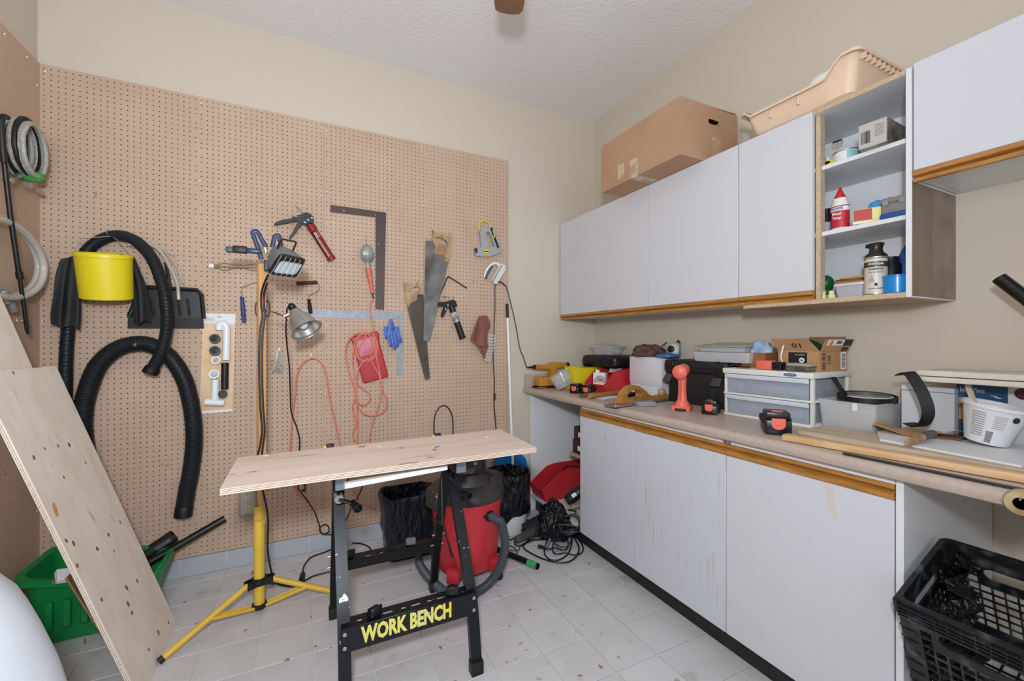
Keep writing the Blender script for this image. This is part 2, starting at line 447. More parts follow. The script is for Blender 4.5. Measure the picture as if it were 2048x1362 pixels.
PX0, PXM, PX1 = -3.217, -1.995, -.772; PZ0, PZ1 = .103, 2.552
random.seed(3)
studs = {0: [8, 24, 40], 1: [8, 22, 38]}
def sheet_of(name, label, x0, x1, cols):
    mb = pegboard(name, label, (0, 0, 0), (1, 0, 0), x0, x1, PZ0, PZ1, lambda c, r: (c in cols and (r*7+c) % 3 == 0))
    t = thing(name, label, 'pegboard', ((x0+x1)/2, 0, PZ0), group='pegboard sheets on the long wall')
    part(t, 'board', mb, M_peg, ang=30)
    bb = MB(); bb.box(x0+.002, x1-.002, .0075, .0115, PZ0+.002, PZ1-.002); part(t, 'hole_shade_sheet', bb, M_hole_shade)  # dark sheet added so the punched holes look shaded inside
    return t
pegL = sheet_of('pegboard', 'brown pegboard sheet with hanging vacuum hoses, next to the left corner', PX0, PXM-.0008, [23, 24])
pegR = sheet_of('pegboard', 'brown pegboard sheet with hanging saws, beside the bare cream wall', PXM+.0008, PX1, [0, 24])
def screw(root, p, n=(0, -1, 0)):
    b = MB(); b.lathe([(.0052, 0), (.0048, .0012), (.003, .0022), (0, .0024)], p, n, 8); return part(root, 'screw', b, M_screw)
for root, xl in ((pegL, (PX0+.012, -2.6, PXM-.012)), (pegR, (PXM+.012, -1.4, PX1-.012))):
    for xx in xl:
        for k in range(7): screw(root, (xx+random.uniform(-.006, .006), -.0001, PZ0+.03+k*(PZ1-PZ0-.06)/6+random.uniform(-.02, .02)))
LX = -3.217
mb = pegboard('b', '', (LX, 0, 0), (0, 1, 0), -1.22, -.0005, PZ0, PZ1, lambda c, r: r > 46 or (c*5+r) % 7 == 0)
pegS = thing('hardboard_panel', 'brown hardboard panel on the left side wall behind the coiled hoses', 'pegboard', (LX, -.6, PZ0))
part(pegS, 'board', mb, M_peg, ang=30)
for k in range(8): screw(pegS, (LX, -.02, PZ0+.04+k*.33+random.uniform(-.02, .02)), (1, 0, 0))
for k in range(4): screw(pegS, (LX, -.1-.16*k, PZ1-.03), (1, 0, 0))
mb = MB(); mb.box(LX-.005, LX, -2.45, -1.222, PZ0, PZ1); solo('hardboard_panel', mb, M_peg, 'plain brown hardboard panel on the left side wall nearest the camera', 'pegboard')
def hook(p, L=.03, drop=.02, up=.012, r=.0019, nrm=(0, -1, 0), label=None):
    """wire peg hook: out of the hole, down and up again"""
    p = V(p); n = V(nrm); z = V((0, 0, 1))
    b = MB(); b.tube(cr([p-n*.004, p+n*.003, p+n*.004-z*drop*.7, p+n*(.004+L*.35)-z*drop, p+n*L*.9-z*drop*.8, p+n*L+z*(up-drop)], 5), r, 6)
    return solo('peg_hook', b, M_wire, label or 'bare wire peg hook on the pegboard', 'hook', 'wire peg hooks')

# ================================================================== base cabinets, worktop
DY = [-.671, -1.133, -1.648, -2.177]
XF = -.62                                              # door faces
def oak_pull(root, y0, y1, xf, z0, z1, flip=1):
    """moulded oak finger pull along a door edge; profile in (out, up)"""
    h = z1-z0
    pr = [(0, 0), (.016, .0), (.021, .1), (.021, .42), (.015, .50), (.004, .56), (.004, .64), (.014, .68), (.0165, .72), (.0165, 1), (0, 1)]
    poly = [(-d, (e*h if flip > 0 else h-e*h)) for d, e in pr]
    b = MB(); b.prism(poly, y1-y0, (xf, y1, z0), (1, 0, 0), (0, 0, 1)); 
    return part(root, 'pull_rail', b, M_oak, 'moulded oak finger pull')
def panel(root, name, m, *a, r=.0012):
    b = MB(); b.rbox(*a, r, 1); return part(root, name, b, m)
c1 = thing('base_cabinet', 'white doorless base cabinet in the corner, holding the big red bin', 'cabinet', (-.3, -.34, 0))
panel(c1, 'side_panel', M_white, -.6, -.004, -.022, -.003, 0, .862)
panel(c1, 'side_panel', M_white, -.6, -.004, -.668, -.65, .1, .862)
panel(c1, 'bottom_panel', M_white, -.6, -.004, -.649, -.023, .1, .118)
panel(c1, 'back_panel', M_white, -.012, -.005, -.649, -.023, .119, .862)
panel(c1, 'shelf', M_chip, -.46, -.013, -.649, -.315, .465, .481)
panel(c1, 'toe_board', M_dark, -.56, -.545, -.668, -.023, 0, .099)
for (z, xx) in [(.80, -.56), (.70, -.56), (.60, -.56), (.74, -.10), (.55, -.1), (.5, -.56), (.62, -.12)]:
    b = MB(); b.cyl((xx, -.0221, z), (xx, -.0224, z), .0028, n=8); part(c1, 'shelf_pin_hole', b, M_ink)
def base_cab(y0, y1, doors, label, stained, nx):
    c = thing('base_cabinet', label, 'cabinet', (-.3, (y0+y1)/2, 0), group='closed white base cabinets')
    panel(c, 'side_panel', M_white, -.6 if nx == 0 else -.6185, -.004, y1, y1+.0175, .1 if nx == 0 else 0, .862)
    panel(c, 'side_panel', M_white, -.6, -.004, y0-.018, y0, .1, .862)
    panel(c, 'bottom_panel', M_white, -.6, -.004, y1+.019, y0-.019, .1, .118)
    panel(c, 'top_rail', M_white, -.617, -.5, y1+.019, y0-.019, .8455, .862)
    panel(c, 'toe_board', M_dark, -.56, -.545, y1, y0, 0, .099)
    for (a, d), st in zip(doors, stained):
        dr = panel(c, 'door', M_doorst if st else M_door, XF, -.602, d+.0017, a-.0017, .104, .80)
        oak_pull(dr, d+.001, a-.001, -.603, .80, .845)
    return c
base_cab(DY[0], DY[2], [(DY[0], DY[1]), (DY[1], DY[2])], 'white two-door base cabinet with drip-stained doors, beside the open corner cabinet', (1, 1), 0)
cab3 = base_cab(DY[2]-.0005, DY[3]-.019, [(DY[2], DY[3])], 'white single-door base cabinet with exposed end panel, beside the milk crate', (0,), 1)
M_peel = mat('peeled_door_patch', 'D3C7BE', .5)
b = MB(); pc = on_x(1662, 1003, XF); b.prism([(-.018, .05), (.0, .058), (.012, .03), (.006, 0), (.018, -.04), (.01, -.055), (-.004, -.03), (-.012, .0)], .0003, pc-V((.0003, 0, 0)), (0, -1, 0), (0, 0, 1))
part(cab3, 'peeled_patch', b, M_peel)
# toe kick joint strip of worktop
wt = thing('worktop', 'long pinkish beige laminate worktop on the base cabinets', 'worktop', (-.3, -1.6, .862))
pr = [(-.003, .905), (-.634, .905), (-.646, .902), (-.654, .893), (-.655, .881), (-.650, .869), (-.640, .8635), (-.003, .8635)]
b = MB(); b.prism(pr[::-1], 3.19, (0, -.003, 0), (1, 0, 0), (0, 0, 1))
if b.bounds()[1][1] > .01:
    b = MB(); b.prism(pr[::-1], 3.19, (0, -3.193, 0), (1, 0, 0), (0, 0, 1))
part(wt, 'slab', b, M_lam)
panel(wt, 'backsplash', M_lam, -.022, -.003, -3.19, -.024, .9052, 1.0, r=.003)
panel(wt, 'side_splash', M_lam, -.638, -.003, -.0225, -.003, .9052, 1.0, r=.003)
# edging strip worn to brown at the splash end
b = MB(); b.box(-.6405, -.6382, -.0225, -.003, .866, .999); part(wt, 'end_strip', b, M_chip)

# ================================================================== wall cabinets
UZ0, UZ1 = 1.42, 2.142; UX = -.33
UD = [-.027, -.479, -.932, -1.493, -1.806, -2.105]
def wall_cab(y0, y1, doors, label, z0=UZ0, z1=UZ1, y1pan=True):
    c = thing('wall_cabinet', label, 'cabinet', (-.15, (y0+y1)/2, z0), group='white wall cabinets')
    t = .016
    panel(c, 'side_panel', M_white, -.311, -.003, y0-t, y0-.0005, z0, z1)
    panel(c, 'side_panel', M_white, -.311, -.003, y1+.0005, y1+t, z0, z1)
    panel(c, 'bottom_panel', M_white, -.311, -.003, y1+t+.001, y0-t-.001, z0, z0+t)
    panel(c, 'top_panel', M_chip, -.311, -.003, y1+t+.001, y0-t-.001, z1-t, z1)
    for a, d in doors:
        dr = panel(c, 'door', M_door, UX, -.313, d+.0017, a-.0017, z0+.026, z1-.001)
        oak_pull(dr, d+.001, a-.001, -.313, z0-.012, z0+.026, -1)
    return c
wall_cab(UD[0]+.024, UD[2], [(UD[0]+.022, UD[1]), (UD[1], UD[2])], 'white two-door wall cabinet in the corner above the sander')
wall_cab(UD[2]-.0005, UD[3]+.004, [(UD[2], UD[3]+.001)], 'white wall cabinet with one wide door, under the big cardboard box end')
# cabinet whose second door is missing
c = thing('wall_cabinet', 'white wall cabinet with its right door missing, shelves of cans and bottles in view', 'cabinet', (-.15, -1.8, UZ0-.03), group='white wall cabinets')
SZ0 = 1.392; t = .016; ya, yb, yc = UD[3]-.004, UD[4], UD[5]
panel(c, 'side_panel', M_white, -.311, -.003, ya-t, ya-.0005, UZ0, UZ1)
M_rawp = mat('raw_brown_panel', '8B7767', .7, hx2='79685A', scale=7, stretch=(1, 1, .5))
panel(c, 'side_panel', M_white, -.329, -.003, yc, yc+t, SZ0, UZ1)
b = MB(); b.box(-.327, -.004, yc-.0012, yc-.0003, SZ0+.004, 1.768); part(c, 'raw_side_face', b, M_rawp, 'unfinished brown side face')
M_rawl = mat('raw_light_panel', '94847A', .7, hx2='857467', scale=12)
b = MB(); b.box(-.185, -.005, yc-.0018, yc-.0014, SZ0+.006, 1.765); part(c, 'glue_mark', b, M_rawl, 'paler glue-marked half of the side face')
panel(c, 'top_panel', M_white, -.325, -.003, yc+t+.001, ya-t-.001, UZ1-t, UZ1)
b = MB(); b.box(-.3275, -.3252, yc+t+.001, yb, UZ1-t, UZ1); part(c, 'raw_edge', b, M_chip)
panel(c, 'bottom_panel', M_chip, -.327, -.003, yc+t+.001, ya-t-.001, SZ0, SZ0+.018)
panel(c, 'partition', M_chip, -.312, -.28, yb-.018, yb-.0005, SZ0+.019, UZ1-t-.001)
hc = on_x(1674, 289, -.010)
b = MB(); y_a, y_b = yc+t+.001, ya-t-.001
b.prism([(y_a, SZ0+.019), (y_b, SZ0+.019), (y_b, UZ1-t-.001), (y_a, UZ1-t-.001)], .006, (-.010, 0, 0), (0, 1, 0), (0, 0, 1), holes=[[(hc.y+.024*cos(2*pi*i/20), hc.z+.024*sin(2*pi*i/20)) for i in range(20)]])
part(c, 'back_panel', b, mat('bright_melamine', 'ECEDEF', .4))
zsA = on_x(1725, 305, -.30).z; zsB = on_x(1725, 447, -.30).z
for zz in (zsA, zsB): panel(c, 'shelf', M_white, -.300, -.011, yc+t+.001, yb-.003 if False else ya-t-.002, zz-.016, zz)
dr = panel(c, 'door', M_door, UX, -.313, yb+.001, ya+.002, UZ0+.026, UZ1-.001); oak_pull(dr, yb+.001, ya+.002, -.313, UZ0-.012, UZ0+.026, -1)
wall_cab(yc-.003, -2.95, [(yc-.003, -2.53), (-2.53, -2.95)], 'short white wall cabinet hung high at the right edge', 1.775, 2.15)

# ================================================================== things hanging on the pegboard
def K(ox, oy, s): return lambda *p: [(ox+a/s, oy+b_/s) for a, b_ in p]
k1, k2, k3 = K(0, 200, 2.725), K(0, 560, 1.698), K(400, 380, 4.256)
k4, k5 = K(680, 380, 3.405), K(390, 600, 3.4045)
kA, kB, kC, kD, kE, kF = K(520, 400, 8.511), K(400, 620, 6.19), K(690, 460, 7.57), K(690, 640, 5.238), K(930, 430, 4.393), K(850, 540, 8.51)
def at(pts, off): return [on_y(a, b_, -off) for a, b_ in pts]
def one(p, off): return on_y(p[0][0], p[0][1], -off)
def xz(pts, off): return [(p.x, p.z) for p in at(pts, off)]
def flat(pts, off, t, holes=(), mb=None):
    """shape lying parallel to the pegboard, its back face off in front of it"""
    mb = mb or MB(); return mb.prism(xz(pts, off), t, (0, -off, 0), (1, 0, 0), (0, 0, 1), [xz(h, off) for h in holes])
def teeth(a, b_, n, d):
    a, b_ = V(a+(0,)), V(b_+(0,)); q = (b_-a).normalized(); s = V((q.y, -q.x, 0)); out = []
    for i in range(n): out += [tuple((a.lerp(b_, i/n))[:2]), tuple((a.lerp(b_, (i+.5)/n)+s*d)[:2])]
    return out
def pthing(name, label, cat, px, off=.0, group=None): return thing(name, label, cat, on_y(px[0], px[1], -off), group=group)

M_saw = mat('old_saw_steel', '6F6C6A', .42, .75, hx2='8A8784', scale=9)
spots(M_saw, '3B3330', 5, .56, .8, soft=.15)
M_sawdk = mat('rusted_saw_steel', '4A403B', .55, .55, hx2='5C524C', scale=9)
M_beech = mat('worn_beech', 'BE9C76', .5, hx2='94704E', scale=10, stretch=(3, 3, 1))
M_brass = mat('brass', 'B08D4A', .35, .9)
def saw(label, hand, hole, blade, tooth_i, px, off, ms, bolts):
    r = pthing('handsaw', label, 'saw', px, off, 'handsaws on the pegboard')
    B = list(blade); B[tooth_i:tooth_i+1] = teeth(blade[tooth_i], blade[(tooth_i+1) % len(blade)], 60, .45)
    part(r, 'blade', flat(B, off, .0016), ms)
    h = part(r, 'handle', flat(hand, off-.008, .018, [hole]), M_beech)
    for q in bolts:
        b = MB(); p = on_y(q[0], q[1], -off-.0105); b.cyl(p, p-V((0, .0025, 0)), .0055, n=10); part(h, 'bolt', b, M_brass)
saw('handsaw with worn wooden handle and grey blade, in front of the other saw',
    k4((625, 272), (634, 288), (660, 298), (700, 308), (735, 312), (748, 294), (753, 305), (752, 335), (742, 365), (745, 400), (750, 440), (738, 470), (728, 494), (703, 484), (712, 462), (700, 447), (670, 442), (645, 440), (638, 420), (648, 395), (640, 372), (625, 345), (630, 310)),
    k4((640, 330), (655, 322), (685, 330), (712, 345), (727, 365), (727, 388), (712, 388), (690, 370), (665, 358), (645, 350)),
    k4((582, 345), (567, 1026), (612, 1028), (738, 488), (715, 420), (650, 345)), 0, (875, 500), .024, M_saw,
    k4((690, 410), (665, 415), (722, 465)))
saw('handsaw with pale wooden handle and dark rusty blade, behind the grey saw',
    k4((429, 626), (440, 640), (470, 646), (505, 642), (527, 632), (535, 608), (545, 622), (547, 650), (545, 682), (527, 708), (520, 725), (521, 750), (500, 762), (478, 772), (463, 796), (455, 790), (447, 755), (440, 735), (445, 700), (432, 668)),
    k4((462, 692), (476, 676), (500, 664), (528, 662), (540, 672), (533, 690), (512, 700), (490, 708), (470, 706)),
    k4((455, 792), (578, 1293), (612, 1285), (568, 712), (540, 708), (470, 745)), 0, (825, 600), .012, M_sawdk,
    k4((468, 748), (502, 740), (460, 778)))
# squares
M_sqd = mat('dark_rusty_square', '57453C', .5, .5, hx2='4A4247', scale=6); spots(M_sqd, 'B9B0A8', 45, .74, .6)
b = flat([(661, 410), (714, 417), (772, 425.5), (770, 520), (768, 619), (751, 618), (751.5, 520), (751, 434.5), (700, 428.5), (660, 424)], .006, .003)
sq = thing('carpenter_square', 'large dark rusty steel carpenter square hanging behind the trouble light', 'square', on_y(760, 430, -.006)); part(sq, 'blade', b, M_sqd)
M_alu = mat('aluminium_rule', '9FA6AD', .55, .25, hx2='8F969D', scale=30)
b = flat([(598, 617), (700, 620.5), (806, 625), (806, 690), (805, 751.5), (794, 751.5), (794.5, 690), (795, 639), (700, 636.5), (598, 634)], .0005, .0022)
sq2 = thing('framing_square', 'silver aluminium framing square with ruler marks, behind the clamp lamp', 'square', on_y(800, 630, -.002)); part(sq2, 'blade', b, M_alu)
b = MB()
for i in range(46):
    f_ = i/45; q = on_y(604+f_*186, 617.8+f_*7.0, -.0029); L_ = .006 if i % 4 else .012; b.box(q.x-.0005, q.x+.0005, -.0030, -.0027, q.z-L_-.001, q.z-.001)
for i in range(28):
    f_ = i/27; q = on_y(805, 642+f_*106, -.0029); L_ = .004 if i % 4 else .009; b.box(q.x-L_-.001, q.x-.001, -.0030, -.0027, q.z-.0005, q.z+.0005)
part(sq2, 'ruler_marks', b, mat('ruler_ink', '6E7680', .5), kind='stuff')
for q, s_ in zip(k4((25, 140), (237, 168)), ('near the free end', 'at the corner')): hook(on_y(*q), .02, .014, .01, label='wire peg hook under the dark carpenter square '+s_)

# ---- trouble light with orange cord
M_org = mat('orange_plastic', 'D97460', .45, hx2='CB6653', scale=30)
M_orgc = mat('orange_cord', 'DC7C66', .5)
M_cage = mat('grey_cast_metal', 'A4A8A5', .42, .2, hx2='8F9491', scale=14)
tl = pthing('trouble_light', 'caged grey trouble light with orange handle, hanging head up', 'lamp', (735, 600), .03)
A, B_ = one(kC((320, 235)), .055), one(kC((350, 575)), .045); ax = (B_-A)
L_ = ax.length; ax.normalize(); b = MB()
prof = [(0, 0), (.014, .001), (.026, .008), (.034, .02), (.0385, .04), (.0395, .055), (.036, .072), (.028, .085), (.016, .094), (.0135, .1), (.0135, L_+.003)]
b.lathe(prof, A, ax, 24)
hd = part(tl, 'reflector_head', b, M_cage)
for a in range(7):
    an = 2*pi*a/7; u, v, _ = frame(ax); b = MB()
    b.tube([A+ax*z+(u*cos(an)+v*sin(an))*(r+.0018) for r, z in [(.006, -.002)]+prof[1:10]], .0016, 6); part(hd, 'cage_wire', b, M_cage)
b = MB(); q = one(kC((300, 352)), .098); b.rbox(q.x-.010, q.x+.010, q.y, q.y+.02, q.z-.013, q.z+.013, .003); part(hd, 'window', b, mat('lamp_window', 'C9C3A4', .35))
b = MB(); b.tube(cr([A, A-ax*.012+V((0, .006, 0)), one(kC((315, 155)), .03), one(kC((318, 100)), .008)], 4), .0016, 6); part(hd, 'hanging_hook', b, M_wire)
H0, H1 = one(kC((352, 585)), .045), one(kC((415, 960)), .035); ha = (H1-H0); hl = ha.length; ha.normalize()
b = MB(); b.lathe([(.0165, 0), (.019, .004), (.019, .02), (.0165, .045), (.0155, .06), (.0125, .09), (.0105, hl-.02), (.013, hl-.016), (.013, hl-.006), (.010, hl)], H0, ha, 16); part(tl, 'handle', b, M_org)
b = MB()
for d in (0, .006): b.tube([H1+V((d-.003, 0, .004)), one(kC((425, 1050)), .028)+V((d*.4, 0, 0))], .0022, 6)
part(tl, 'strain_relief', b, M_blackp)
rb = pthing('red_storage_pouch', 'red plastic holder with clear front panel, behind the orange cord', 'holder', (740, 760), .005)
ol = kD((62, 195), (75, 182), (300, 128), (335, 122), (348, 150), (352, 225), (445, 575), (440, 590), (205, 655), (190, 645), (140, 460), (90, 250))
mb = flat(ol, .002, .030); part(rb, 'shell', mb, M_red)
rim = at(ol, .033); b = MB(); b.tube(rim, .0035, 6, closed=True); part(rb, 'rim', b, M_red)
b = flat(kD((105, 225), (300, 172), (345, 345), (160, 385)), .0322, .004); part(rb, 'clear_panel', b, mat('pink_clear_panel', 'C9697A', .15, hx2='D9A0AE', scale=9, lo=.45, hi=.75))
b = flat(kD((165, 398), (350, 352), (425, 560), (215, 620)), .0322, .006); part(rb, 'lower_panel', b, M_red)
def cordz(pts, o0, o1=None, n=6): 
    o1 = o0 if o1 is None else o1; m_ = len(pts)-1
    return cr([on_y(a, c_, -(o0+(o1-o0)*i/m_)) for i, (a, c_) in enumerate(pts)], n)
oc = part  # shorthand
b = MB()
P = cordz(kC((425, 1040), (395, 1110), (380, 1200), (402, 1340)), .027, .03)[:-1]+cordz(kD((290, 0), (297, 80), (296, 140), (320, 190), (345, 270), (325, 370), (265, 425), (190, 435), (130, 390), (105, 300), (115, 210), (160, 150), (230, 135), (295, 160), (330, 240), (330, 330), (280, 400), (210, 425), (150, 400), (120, 320), (130, 220), (175, 155), (240, 150), (270, 190), (295, 280), (270, 400), (300, 480), (350, 560), (372, 640), (385, 720), (430, 820), (435, 900), (400, 965), (310, 1000), (215, 990), (150, 930), (130, 880)), .042, .052)
b.tube(P, .0042, 8); part(tl, 'cord', b, M_orgc)
ec = pthing('extension_cord', 'orange extension cord looped below the trouble light and draped behind the bench', 'cord', (720, 830), .03)
b = MB(); b.tube(cordz(kD((105, 845), (80, 900), (95, 990), (120, 1060), (110, 1120), (82, 1190), (95, 1250), (130, 1290), (190, 1320), (230, 1420)), .035, .02), .0042, 8)
b.tube(cordz(kD((130, 880), (110, 780), (75, 650), (35, 520), (8, 380), (15, 270), (60, 190), (130, 140), (200, 150), (215, 180), (150, 290), (140, 340)), .058, .05), .0042, 8)
b.tube(cordz(kD((262, 1330), (262, 1200), (290, 1080), (330, 960), (365, 850), (385, 700), (370, 590), (335, 420), (290, 220), (230, 145), (150, 160), (105, 240), (80, 400), (90, 520), (120, 650), (190, 720), (255, 770), (262, 830), (220, 885), (170, 890), (130, 850), (112, 760), (120, 620), (140, 520), (190, 440), (250, 400)), .05, .058), .0042, 8)
b.tube(cordz(kD((130, 1300), (135, 1100), (128, 950), (110, 800)), .02, .04), .0042, 8)
part(ec, 'cable', b, M_orgc)
oc2 = pthing('extension_cord', 'single orange cord looped over a hook beside the clamp lamp cord', 'cord', (625, 720), .02)
b = MB(); b.tube(cordz(K(430, 850, 5.449)((1240, 822), (1130, 832), (1020, 822), (930, 775), (865, 690)), .03, .04)[:-1]+cordz(k5((640, 1150), (648, 1030), (662, 800), (683, 640), (690, 530), (730, 435), (795, 398), (850, 420), (890, 500), (920, 680), (960, 850), (990, 990), (1060, 1120)), .04, .03)+cordz(K(430, 850, 5.449)((1480, 640), (1560, 800), (1660, 880), (1760, 930)), .03, .03), .0045, 8)
part(oc2, 'cable', b, M_orgc)
hook(one(k5((790, 362)), 0), .03, .03, .012, label='wire peg hook holding the single orange cord loop')

# ---- caulking guns
M_crim = mat('crimson_metal', '9E2430', .4, .2, hx2='8A1E29', scale=12)
cg = pthing('caulking_gun', 'red caulking gun with black grip, upper centre of the pegboard', 'caulking gun', (610, 470), .03)
P0, P1 = one(kA((860, 440)), .035), one(kA((1225, 1015)), .035); d = (P1-P0); n = V((0, -1, 0)); s = d.normalized().cross(n)
b = MB(); R_ = .0225
def arc_rail(P0, P1, R_, a0, a1, k=8):
    d_ = (P1-P0).normalized(); s_ = d_.cross(V((0, -1, 0))).normalized(); n_ = V((0, -1, 0)); rings = []
    for Q in (P0, P1):
        o_ = [Q+(s_*cos(a0+(a1-a0)*i/k)+n_*sin(a0+(a1-a0)*i/k))*R_ for i in range(k+1)]
        i_ = [Q+(s_*cos(a0+(a1-a0)*i/k)+n_*sin(a0+(a1-a0)*i/k))*(R_-.0022) for i in range(k, -1, -1)]
        rings.append(o_+i_)
    return rings
b.loft(arc_rail(P0, P1, R_, RAD(95), RAD(200))); part(cg, 'cradle_rail', b, M_crim)
b = MB(); b.loft(arc_rail(P0, P1, R_, RAD(-70), RAD(20))); part(cg, 'cradle_rail', b, mat('dark_crimson', '6B141E', .4))
b = MB(); b.lathe([(.0235, -.004), (.0245, 0), (.0245, .034), (.022, .036)], P0, d, 20); part(cg, 'rear_collar', b, M_crim)
b = MB(); dd = d.normalized(); b.lathe([(.0235, -.02), (.0255, -.016), (.0255, 0), (.01, .003)], P1, d, 20); part(cg, 'front_ring', b, M_crim)
q = P0.lerp(P1, .28)+n*.02-s*.004; b = MB(); patch(q, dd, s, .035, .015, .001, b); part(cg, 'label', b, mat('label_cream', 'D9CFC0', .6))
b = flat(kA((725, 245), (790, 230), (850, 250), (905, 300), (915, 365), (905, 405), (830, 410), (775, 445), (720, 410), (640, 370), (690, 300)), .022, .026); part(cg, 'trigger_housing', b, M_blackp)
b = flat(kA((240, 435), (265, 395), (345, 362), (545, 322), (550, 290), (600, 300), (660, 305), (740, 290), (740, 330), (640, 365), (560, 380), (400, 412), (262, 438)), .025, .02); part(cg, 'handle', b, M_blackp)
b = flat(kA((650, 372), (715, 400), (705, 450), (660, 480), (610, 560), (540, 640), (520, 672), (495, 665), (500, 635), (560, 545), (620, 430)), .026, .018); part(cg, 'trigger', b, M_blackp)
b = MB(); b.tube([one(kA((880, 470)), .035), one(kA((720, 230)), .035), one(kA((650, 130)), .035), one(kA((605, 95)), .035), one(kA((640, 150)), .035)], .0028, 6); part(cg, 'plunger_rod', b, M_steel)
b = MB(); b.tube(at(kA((715, 250), (660, 268), (630, 260)), .04), .003, 6); part(cg, 'release_lever', b, M_blackp)
b = MB()
for q in kA((765, 380), (820, 340), (880, 305)): p = on_y(q[0], q[1], -.0482); b.rbox(p.x-.006, p.x+.006, p.y-.003, p.y+.003, p.z-.005, p.z+.005, .0015, 1)
part(cg, 'pawl_plates', b, M_steel)
cg = pthing('caulking_gun', 'black paint-splashed caulking gun beside the grey handsaw', 'caulking gun', (905, 640), .02)
M_splash = mat('paint_splashed_black', '121213', .4); spots(M_splash, 'D8D6D0', 38, .68, .9)
P0, P1 = one(kF((445, 610)), .03), one(kF((635, 1150)), .03); d = P1-P0
b = MB(); b.cyl(P0, P1, .0215, n=18); part(cg, 'barrel', b, M_splash)
b = MB(); b.cyl(P0.lerp(P1, .2), P0.lerp(P1, .5), .0219, n=18, cap=False); part(cg, 'label', b, mat('worn_white_label', 'C7C5C2', .6, hx2='77746F', scale=25))
b = MB(); b.lathe([(.022, -.002), (.026, 0), (.026, .004), (.012, .006)], P1, d, 18); part(cg, 'front_plate', b, M_splash)
b = flat(kF((205, 550), (330, 545), (470, 505), (500, 530), (535, 615), (500, 632), (400, 600), (330, 620), (200, 625)), .018, .024); part(cg, 'trigger_housing', b, M_splash)
b = flat(kF((320, 615), (385, 605), (370, 660), (300, 800), (280, 810), (265, 790), (270, 735)), .022, .016); part(cg, 'trigger', b, M_splash)
b = MB(); b.tube([P0, one(kF((400, 470)), .03), one(kF((380, 448)), .03), one(kF((300, 455)), .03), one(kF((340, 475)), .03)], .0026, 6); b.tube(at(kF((475, 510), (465, 460), (495, 465)), .03), .003, 6); part(cg, 'plunger_rod', b, M_steel)
b = MB(); b.tube(cr(at(kF((215, 520), (245, 440), (310, 290), (375, 140), (400, 118), (430, 130), (715, 310)), .014), 3), .0042, 8)
solo('hex_rod', b, M_blackp, 'bent thin black rod hooked above the black caulking gun', 'rod')

# ---- blue rubber gloves
M_glove = mat('blue_nitrile', '5F7FCB', .55, hx2='4E6DBA', scale=20)
gl = pthing('rubber_glove', 'pair of blue rubber gloves hung by the cuffs from the silver square', 'glove', (788, 690), .012)
for sgn, off in ((0, .022), (1, .042)):
    b = MB(); dx = -3*sgn
    top, pal = one(kD((490+dx*6, -10)), off), one(kD((500+dx*7, 130)), off+.004)
    b.tube(cr([top, top.lerp(pal, .35), top.lerp(pal, .75), pal, pal+V((.002, 0, -.014))], 4), [.006+.017*min(1, i/8) for i in range(17)], 12, flat=(1, .62))
    part(gl, 'palm', b, M_glove)
    for fx, fy, tx, ty in ((440, 110, 445, 190), (470, 140, 492, 270), (505, 150, 528, 300), (535, 150, 556, 275), (555, 110, 590, 230)):
        b = MB(); b.tube(cr([one(kD((fx+dx*6, fy-40)), off+.006), one(kD((fx+dx*6, fy)), off+.01), one(kD(((fx+tx)/2+dx*6, (fy+ty)/2)), off+.012), one(kD((tx+dx*6, ty-8)), off+.008), one(kD((tx+dx*6, ty)), off+.006)], 3), [.0085, .0088, .009, .0088, .0085, .0082, .008, .0078, .0074, .007, .0062, .005, .0025], 10)
        part(gl, 'finger', b, M_glove)

# ---- staple gun
M_sgrey = mat('stapler_grey', 'A9ADB0', .38, .25)
sg = pthing('staple_gun', 'grey staple gun with yellow cord loop, at the upper right of the pegboard', 'staple gun', (975, 500), .01)
b = flat(kE((118, 155), (135, 135), (165, 125), (195, 108), (222, 95), (235, 110), (262, 200), (298, 290), (310, 298), (312, 322), (285, 340), (205, 373), (90, 365), (78, 345), (80, 300), (108, 285), (135, 285), (128, 230)), .006, .026, [kE((172, 165), (190, 150), (205, 165), (225, 215), (250, 285), (205, 290), (192, 260), (178, 215))]); bd = part(sg, 'body', b, M_sgrey)
b = flat(kE((220, 115), (232, 108), (262, 190), (296, 285), (285, 295), (258, 220)), .032, .008); part(bd, 'lever', b, M_blackp)
b = flat(kE((77, 300), (95, 296), (95, 340), (80, 343)), .003, .030); part(bd, 'nose', b, M_blackp)
b = flat(kE((158, 318), (168, 305), (205, 306), (214, 320), (203, 335), (168, 336)), .0322, .001); em = part(bd, 'emblem', b, M_yel)
b = flat(kE((165, 317), (208, 316), (208, 325), (165, 326)), .0334, .0006); part(em if False else bd, 'emblem_bar', b, M_ink)
b = flat(kE((180, 235), (200, 285), (190, 285)), .012, .01); part(bd, 'inner_spring', b, M_red)
b = MB(); b.tube(cordz(kE((130, 135), (122, 95), (135, 62), (165, 50), (200, 62), (225, 95), (235, 125), (255, 165), (258, 200)), .02, .04), .0045, 8); part(sg, 'cord_loop', b, M_yel)
